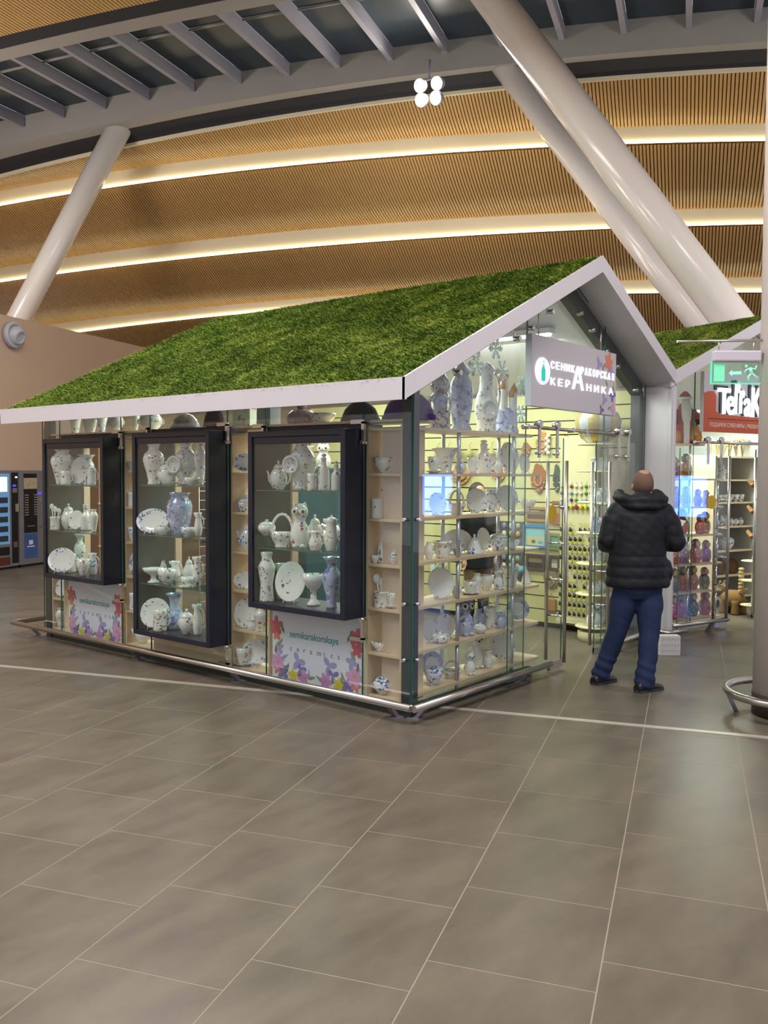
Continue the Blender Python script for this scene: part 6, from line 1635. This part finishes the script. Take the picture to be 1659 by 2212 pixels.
# small white carton by the end post
o = thing('small_carton', 'small white carton with diagonal dashes on the floor behind the man', 'box', (3.42, -.52, 0), math.radians(-48))
b = MB(); b.box(-.10, .10, -.05, .05, 0, .19); bevel(b.build('carton', M_WHITE, o), .003)
b = MB()
for i in range(6):
    for j in range(3):
        x, z = -.085 + .030 * i, .035 + .055 * j
        b.add([(x, -.0512, z), (x + .004, -.0512, z), (x + .022, -.0512, z + .02), (x + .018, -.0512, z + .02)], [(0, 1, 2, 3)])
tag(b.build('printed_dashes', mat('grey_ink', '6e6878', .6), o), kind='stuff')

# jet nozzle on the beige wall
o = tag(link('air_nozzle', None, None, H(-11.935, 13.5, 4.275), (0, math.radians(90), HROT)), 'round white air nozzle on the beige wall', 'vent')
M_NOZ = mat('pale_blue_grey_plastic', 'bfc4d2', .35)
b = MB(); b.lathe([(.24, -.06), (.25, .02), (.24, .05), (.19, .06), (.18, .03)], 32); b.build('collar', M_NOZ, o)
b = MB(); b.lathe([(.19, .02), (.185, .08), (.14, .16), (.10, .18), (.09, .15)], 32); b.build('ball', M_NOZ, o, (0, 0, 0), (0, .35, 0))
b = MB(); b.lathe([(.095, .14), (.085, .08), (0, .07)], 24); b.build('throat', mat('blue_grey_throat', '6e7688', .6), o, (0, 0, 0), (0, .35, 0))

# vending machines against the beige wall
M_VB = mat('grey_vending_case', '85858c', .45, .3, var=.05, scale=4)
M_SCR = mat('bright_vending_screen', 'dfefff', .4, emit='cfe6ff', estr=1.3); M_BLUEL = mat('blue_led', '2a2aff', .4, emit='3434ff', estr=3.0)
def vend(v0, v1, label, kind):
    o = tag(link('vending_machine', None, None, H(-11.42, v0, 0), (0, 0, HROT)), label, 'vending machine', 'vending machines')
    w = v1 - v0
    b = MB(); b.box(-.56, 0, 0, w, .04, 1.76); bevel(b.build('cabinet', M_VB, o), .01)
    b = MB(); b.box(-.54, -.02, .02, w - .02, 0, .04); b.build('base', M_BLACK, o)
    def fp(name, m, y0, y1, z0, z1, x=.006):
        b = MB(); b.box(0, x, y0, y1, z0, z1); return b.build(name, m, o)
    if kind == 'snack':
        fp('window', mat('blue_lit_window', '6f9cc8', .2, emit='5c90c4', estr=.35, var=.3, scale=7), .05, w - .24, .45, 1.70)
        fp('screen', M_SCR, .05, w - .30, 1.38, 1.64, .010)
        for k in range(5):
            fp('product_shelf', mat('dark_products', '2c3a44', .5, var=.4, scale=16), .07, w - .29, .50 + .17 * k, .60 + .17 * k, .010)
        fp('control_panel', M_BLACK, w - .19, w - .03, .10, 1.72)
        fp('display', M_BLUEL, w - .16, w - .08, 1.47, 1.50, .010); fp('price_display', M_SCR, w - .10, w - .05, 1.62, 1.65, .010)
        fp('keypad', M_VB, w - .17, w - .06, 1.36, 1.44, .012); fp('card_reader', mat('beige_reader', '9c927c', .5), w - .10, w - .04, 1.02, 1.16, .03); fp('coin_tray', M_CHROME, w - .16, w - .07, .38, .48, .014)
        fp('flap', M_BLACK, .06, w - .26, .26, .40, .012); fp('red_sticker', mat('dark_red_print', '5c2c24', .5, var=.3, scale=10), .04, w - .24, .08, .22)
    else:
        fp('front', M_BLACK, .10, .44, .62, 1.70)
        fp('poster', mat('coffee_picture', 'b8a890', .5, var=.5, scale=9), .10, .44, 1.42, 1.62, .010)
        for k in range(9):
            fp('button', M_CHROME, .11, .21, 1.30 - .045 * k, 1.318 - .045 * k, .014); fp('button', M_CHROME, .35, .43, 1.30 - .045 * k, 1.318 - .045 * k, .014)
        fp('cup_outlet', mat('dark_outlet', '0c0c0e', .5), .16, .36, .66, .84, .010); fp('cup_shelf', M_CHROME, .16, .36, .73, .75, .02)
        fp('blue_print', mat('blue_vending_print', '3f5f9a', .4, var=.25, scale=3), .10, .44, .16, .60)
        for k in range(3): fp('emblem', mat('white_print', 'd8def0', .5), .215 + .035 * k, .245 + .035 * k, .40, .48, .010)
        fp('emblem_line', mat('white_print', 'd8def0', .5), .17, .36, .355, .375, .010)
        fp('display', M_BLUEL, .47, .55, 1.32, 1.35, .010); fp('coin_slot', M_CHROME, .50, .54, 1.18, 1.26, .012); fp('coin_tray', M_CHROME, .49, .56, .70, .76, .012)
vend(12.25, 12.99, 'glass-fronted snack vending machine at the left edge', 'snack')
vend(13.01, 13.75, 'coffee vending machine with blue front beside the display case', 'coffee')

# floodlight pair under the far girder
sp = thing('floodlight', 'pair of glaring floodlights hanging under the grey girder', 'lamp', H(-4.3, 14.7, 8.30), HROT)
M_GLARE = mat('floodlight_lens', 'ffffff', .3, emit='fff6e8', estr=120.0)
b = MB(); b.tube([(0, .1, .45), (0, .05, .10)], .02, 8); b.tube([(-.22, .05, .10), (.22, .05, .10)], .02, 8); b.build('bracket', M_BEAMD, sp)
for x, z in ((-.15, 0), (.15, 0), (-.13, -.24), (.13, -.24)):
    hd = MB(); hd.lathe([(.07, .16), (.10, .10), (.12, .0), (.11, 0)], 16); hd.build('lamp_head', M_BEAMD, sp, (x, .0, z), (math.radians(-70), 0, -.33))
    b = MB(); b.lathe([(.105, -.006), (0, -.012)], 16); b.build('lens', M_GLARE, sp, (x, .0, z), (math.radians(-70), 0, -.33))

# information screen standing off to the right; the gable glass mirrors it
o = thing('information_screen', 'blue-lit information screen beyond the right edge, mirrored in the gable glass', 'screen', (8.0, -5.56, 0), math.radians(54))
b = MB(); b.box(-.30, .30, -.05, .05, .9, 1.80); bevel(b.build('housing', M_BLACK, o), .01)
b = MB(); b.box(-.26, .26, .05, .053, 1.00, 1.72); b.build('display', mat('blue_screen_light', '6fa8ff', .3, emit='4f8cff', estr=12.0), o)
b = MB(); b.box(-.06, .06, -.04, .04, 0, .9); b.build('stand', M_DARK, o)
b = MB(); b.box(-.3, .3, -.25, .25, 0, .02); b.build('foot', M_DARK, o)

# ================================================================== PEOPLE
def solids_mesh(name, mb, voxel, smooth, mats):
    """unions overlapping closed shapes into one continuous skin"""
    tmp = link('tmp', mb.mesh('tmp', mats))
    md = tmp.modifiers.new('remesh', 'REMESH'); md.mode = 'VOXEL'; md.voxel_size = voxel; md.use_smooth_shade = True
    sm = tmp.modifiers.new('smooth', 'SMOOTH'); sm.iterations = smooth; sm.factor = .5
    dg = bpy.context.evaluated_depsgraph_get()
    me = bpy.data.meshes.new_from_object(tmp.evaluated_get(dg)); me.name = name
    bpy.data.objects.remove(tmp)
    me.materials.clear()
    for m in (mats if isinstance(mats, list) else [mats]): me.materials.append(m)
    me.polygons.foreach_set('use_smooth', [True] * len(me.polygons)); me.update()
    return me
def ell(mb, rings, n=24):
    """rings: (cx, cy, z, half width, half depth)"""
    mb.ring_loft([[(cx + a * math.cos(2 * math.pi * j / n), cy + d * math.sin(2 * math.pi * j / n), z) for j in range(n)] for cx, cy, z, a, d in rings], 0, True)
def limb(mb, pts, rad, n=14):
    mb.tube(pts, rad, n)
    for p, r in zip(pts, rad): mb.ball(p, r, 14, 10)
def displace(me, fn):
    co = np.empty(len(me.vertices) * 3, np.float32); me.vertices.foreach_get('co', co); co = co.reshape(-1, 3)
    no = np.empty(len(me.vertices) * 3, np.float32); me.vertices.foreach_get('normal', no); no = no.reshape(-1, 3)
    co = co + no * fn(co)[:, None]
    me.vertices.foreach_set('co', co.astype(np.float32).ravel()); me.update()
def hand(mb, wrist, fwd, side, up, s=1.0):
    """palm, four curled fingers of different lengths and a thumb from the side of the palm"""
    w, f, sd, u = Vector(wrist), Vector(fwd).normalized(), Vector(side).normalized(), Vector(up).normalized()
    limb(mb, [w, w + f * .05 * s], [.030 * s, .034 * s]); 
    for k, (o, l) in enumerate(((-.03, .066), (-.01, .078), (.01, .074), (.029, .058))):
        p0 = w + f * .075 * s + sd * o * s; p1 = p0 + f * l * .55 * s - u * .012; p2_ = p1 + f * l * .3 * s - u * .035 * s; p3 = p2_ - u * .02 * s - f * .012
        limb(mb, [w + f * .045 * s + sd * o * .8 * s, p0, p1, p2_, p3], [.013 * s, .0105 * s, .0095 * s, .0085 * s, .0075 * s], 8)
    t0 = w + f * .025 * s - sd * .03 * s
    limb(mb, [t0, t0 + f * .03 * s - sd * .022 * s, t0 + f * .06 * s - sd * .024 * s - u * .012], [.014 * s, .012 * s, .009 * s], 8)
def head_solids(mb, c, s=1.0, fwd=(0, 1, 0), tilt=0.0):
    """head with jaw, nose, brow, ears; local +y is the face, tilted by rotating about x"""
    t = MB()
    t.ball((0, -.005, .02), .098, 24, 16, 0, .80, .98, 1.12)           # skull
    t.ball((0, .035, -.055), .062, 18, 12, 0, .92, .85, .95)           # jaw
    t.ball((0, .062, -.095), .026, 12, 8)                              # chin
    t.tube([(0, .085, .015), (0, .106, -.022), (0, .098, -.035)], [.010, .015, .010], 8)   # nose
    for q in (-1, 1):
        t.ball((q * .032, .078, .018), .017, 10, 8, 0, 1, .8, .7)      # brow / eye mound
        t.ball((q * .081, -.008, -.012), .024, 12, 10, 0, .38, .75, 1.3)  # ear
    t.ball((0, .088, -.062), .016, 10, 8, 0, 1.5, .7, .5)              # mouth
    rot = Matrix.Rotation(-tilt, 4, 'X')
    for i, p in enumerate(t.v): t.v[i] = tuple(Vector(c) + (rot @ Vector(p)) * s)
    mb.add(t.v, t.f, 0, True)

M_SKIN = mat('skin', 'c79a80', .5, var=.06, scale=20)
M_HAIR = mat('close_cropped_brown_hair', '7a5f50', .8, var=.2, scale=60)
M_JACKET = mat('navy_quilted_nylon', '0e111c', .65, var=.08, scale=9, bump=.15)
M_JEANS = mat('dark_blue_denim', '203056', .85, var=.25, scale=5, bump=.1)
M_SHOE = mat('black_leather', '1b1b1f', .4)
M_PAPER = mat('white_paper', 'ecebe8', .6)

man = thing('person', 'person in navy quilted hooded jacket and jeans seen from behind, reading a white paper', 'person', (1.867, -.748, 0), math.radians(39.3 - 90))
# body: one continuous skin (head, neck, torso, limbs, hands)
b = MB()
HC = (.148, .045, 1.655)
head_solids(b, HC, 1.02, tilt=math.radians(-20))
limb(b, [(.14, -.01, 1.42), (.145, .02, 1.58)], [.062, .058])
ell(b, [(.11, 0, .84, .15, .11), (.11, 0, .95, .15, .11), (.12, 0, 1.15, .14, .10), (.125, 0, 1.35, .17, .10), (.13, 0, 1.45, .14, .08), (.135, 0, 1.50, .07, .06)])
limb(b, [(-.06, 0, 1.43), (-.155, .0, 1.20), (-.10, .22, 1.17)], [.055, .045, .032]); limb(b, [(.32, 0, 1.42), (.405, -.02, 1.19), (.36, .23, 1.20)], [.055, .045, .032])
hand(b, (-.09, .25, 1.175), (.35, 1, .1), (.2, .1, 1), (1, -.3, 0), .95); hand(b, (.35, .25, 1.21), (-.15, 1, .25), (-.2, .1, 1), (-1, -.2, 0), .95)
limb(b, [(.04, 0, .82), (-.03, .05, .46), (-.125, .12, .07)], [.08, .055, .04]); limb(b, [(.19, 0, .82), (.19, -.04, .46), (.145, -.10, .07)], [.08, .055, .04])
link('body', solids_mesh('body', b, .0075, 4, M_SKIN), man)
# cropped hair: shell over the back and sides of the skull, thin on top
b = MB(); n, k = 28, 16; rows = []
for i in range(k + 1):
    th = math.pi * (.16 + .50 * i / k); row = []
    for j in range(n + 1):
        ph = math.radians(200 + 320 * j / n - 90 + 0)
        ph = math.radians(-90 - 118 + 236 * j / n)
        row.append((.0815 * math.sin(th) * math.cos(ph), -.005 + .0995 * math.sin(th) * math.sin(ph), .02 + .112 * math.cos(th)))
    rows.append(row)
rot = Matrix.Rotation(math.radians(20), 4, 'X')
rows = [[tuple(Vector(HC) + (rot @ Vector(p)) * 1.02) for p in r] for r in rows]
b.ring_loft(rows, 0, True, False, False, closed=False); b.build('hair', M_HAIR, man)
# jacket
b = MB()
ell(b, [(.108, 0, .825, .255, .165), (.110, 0, .86, .262, .172), (.110, 0, .98, .250, .170), (.105, 0, 1.10, .232, .165), (.105, 0, 1.20, .226, .165), (.115, 0, 1.32, .232, .165), (.120, 0, 1.42, .240, .150), (.125, 0, 1.49, .205, .125), (.13, .01, 1.55, .13, .10)])
limb(b, [(-.055, 0, 1.445), (-.105, -.01, 1.36), (-.145, -.02, 1.22)], [.088, .088, .080]); limb(b, [(-.145, -.02, 1.22), (-.13, .10, 1.17), (-.10, .22, 1.165)], [.082, .070, .052])
limb(b, [(.305, 0, 1.435), (.36, -.01, 1.34), (.405, -.02, 1.20)], [.090, .090, .082]); limb(b, [(.405, -.02, 1.20), (.40, .10, 1.18), (.365, .22, 1.19)], [.084, .072, .052])
b.ball((.345, .02, .955), .072, 16, 10, 0, .75, 1.2, 1.45)
me = solids_mesh('jacket', b, .011, 5, M_JACKET)
def quilt(co):
    x, y, z = co[:, 0], co[:, 1], co[:, 2]
    arm = (x < -.118) | (x > .335)
    pitch = np.where(z < 1.12, .088, .118)
    ph = np.where(z < 1.12, (z - .825) / .088, (z - 1.12) / .118 + (1.12 - .825) / .088)
    ph = np.where(arm & (z > 1.08), (z - .02) / .088, ph)
    c = np.abs(np.sin(np.pi * ph))
    amp = np.where(z < 1.10, .011, np.where(arm, .005, .003))
    wr = .0018 * np.sin(x * 55 + z * 17) * np.sin(z * 60 + y * 31)
    return (np.power(c, .45) - .8) * amp + wr
displace(me, quilt); link('jacket', me, man)
b = MB()      # hood lying on the shoulders
arc = [(.125 + .165 * math.cos(math.radians(a)), .03 + .145 * math.sin(math.radians(a)), 1.575 - .045 * math.cos(math.radians(a + 90)) - .02) for a in range(150, 400, 20)]
b.tube(arc, [.050 + .020 * math.sin(math.pi * i / (len(arc) - 1)) for i in range(len(arc))], 14)
b.ball((.125, -.085, 1.535), .12, 18, 12, 0, 1.35, .75, .62)
b.ball((-.005, -.02, 1.545), .06, 14, 10, 0, 1, 1.2, .9); b.ball((.265, -.02, 1.54), .062, 14, 10, 0, 1, 1.2, .9)
me = solids_mesh('hood', b, .010, 4, M_JACKET)
displace(me, lambda co: .005 * np.sin(co[:, 2] * 90) + .004 * np.sin(co[:, 0] * 40 + co[:, 2] * 30)); link('hood', me, man)
# jeans
b = MB()
ell(b, [(.11, 0, .96, .19, .13), (.11, 0, .88, .205, .145), (.112, 0, .80, .20, .14), (.115, 0, .74, .15, .11)])
limb(b, [(.02, .0, .82), (.0, .02, .68), (-.035, .05, .46), (-.09, .10, .26), (-.145, .135, .085)], [.105, .108, .083, .076, .078])
limb(b, [(.20, 0, .82), (.205, -.02, .68), (.195, -.05, .46), (.175, -.09, .26), (.145, -.115, .075)], [.105, .108, .083, .076, .080])
me = solids_mesh('jeans', b, .010, 4, M_JEANS)
displace(me, lambda co: np.where(co[:, 2] < .24, .004, .0006) * np.sin(co[:, 2] * 75 + co[:, 0] * 30) + .003 * np.sin(co[:, 2] * 21 + co[:, 1] * 35 + co[:, 0] * 24)); link('jeans', me, man)
def shoe(x, y, a):
    b = MB(); n = 16
    secs = [(-.09, .034, .062), (-.07, .040, .085), (-.02, .042, .092), (.05, .042, .078), (.12, .046, .058), (.17, .040, .045), (.195, .022, .030)]
    rings = []
    for t, w, h in secs:
        rings.append([(t, w * math.cos(q), max(.012, h * .5 + h * .5 * math.sin(q))) for q in [2 * math.pi * j / n for j in range(n)]])
    b.ring_loft(rings, 0, True); sh = b.build('shoe', M_SHOE, man, (x, y, 0), (0, 0, a))
    b = MB(); pts = [(-.098, .0), (-.085, .034), (-.02, .042), (.06, .045), (.13, .048), (.18, .036), (.205, 0), (.18, -.036), (.13, -.048), (.06, -.045), (-.02, -.042), (-.085, -.034)]
    b.prism(pts, 0, .022, 'z'); b.build('sole', M_RUBBER, sh)
shoe(-.150, .135, math.radians(38)); shoe(.145, -.125, math.radians(30))
o = thing('paper_sheet', 'white sheet of paper held by the person in the navy jacket', 'paper', man.matrix_basis @ Vector((.455, .24, 1.285)), math.radians(39.3 - 90))
b = MB(); b.prism([(-.10, .0), (.09, .02), (.14, .075), (-.085, .13)], -.0006, .0006, 'y'); b.build('sheet', M_PAPER, o, (0, 0, 0), (math.radians(-20), 0, .1))

# shop assistant behind the gable rack
w = thing('person', 'person with dark hair in a black top standing behind the gable rack', 'person', (3.28, 1.60, 0), math.radians(150))
b = MB()
head_solids(b, (0, .01, 1.50), .98)
limb(b, [(0, 0, 1.28), (0, .0, 1.42)], [.052, .05])
ell(b, [(0, 0, .80, .15, .10), (0, 0, .90, .155, .11), (0, 0, 1.05, .12, .09), (0, 0, 1.22, .15, .10), (0, 0, 1.30, .14, .08), (0, 0, 1.35, .06, .05)])
for s in (-1, 1):
    limb(b, [(s * .17, 0, 1.28), (s * .20, -.02, 1.03), (s * .19, .06, .82)], [.045, .036, .026]); hand(b, (s * .19, .065, .80), (0, .2, -1), (0, 1, .1), (-s, 0, 0), .85)
    limb(b, [(s * .08, 0, .80), (s * .085, .0, .44), (s * .085, -.02, .06)], [.075, .052, .036])
link('body', solids_mesh('body', b, .008, 4, M_SKIN), w)
b = MB(); ell(b, [(0, 0, .70, .185, .135), (0, 0, .85, .18, .13), (0, 0, 1.05, .145, .11), (0, 0, 1.22, .175, .12), (0, 0, 1.30, .16, .10), (0, 0, 1.36, .075, .065)])
for s in (-1, 1): limb(b, [(s * .165, 0, 1.28), (s * .20, -.02, 1.03), (s * .19, .05, .85)], [.062, .052, .042])
link('black_top', solids_mesh('black_top', b, .012, 4, mat('black_knit', '191a1c', .85)), w)
b = MB(); ell(b, [(0, 0, .88, .15, .11), (0, 0, .75, .155, .115), (0, 0, .70, .12, .09)])
for s in (-1, 1): limb(b, [(s * .08, 0, .78), (s * .085, 0, .44), (s * .085, -.02, .30)], [.09, .065, .058])
link('trousers', solids_mesh('trousers', b, .012, 4, mat('tan_trousers', '8f7350', .85, var=.1)), w)
for s in (-1, 1):
    b = MB(); b.tube([(s * .085, -.02, .36), (s * .085, -.02, .08)], [.066, .052], 14); b.ring_loft([[(s * .085 + x * wd, y, max(0, z * hh)) for x, z in ((-1, 0), (-1, .6), (-.5, 1), (.5, 1), (1, .6), (1, 0))] for y, wd, hh in ((-.09, .040, .09), (.0, .046, .10), (.08, .046, .07), (.15, .030, .045))], 0, True); b.build('boot', M_SHOE, w)
b = MB(); b.ball((0, -.028, 1.535), .105, 20, 14, 0, .90, .98, 1.12); b.ball((0, -.075, 1.43), .075, 14, 10, 0, 1.0, .7, 1.4)
link('hair', solids_mesh('hair', b, .008, 3, mat('dark_brown_hair', '2c2018', .6, var=.2, scale=40)), w)
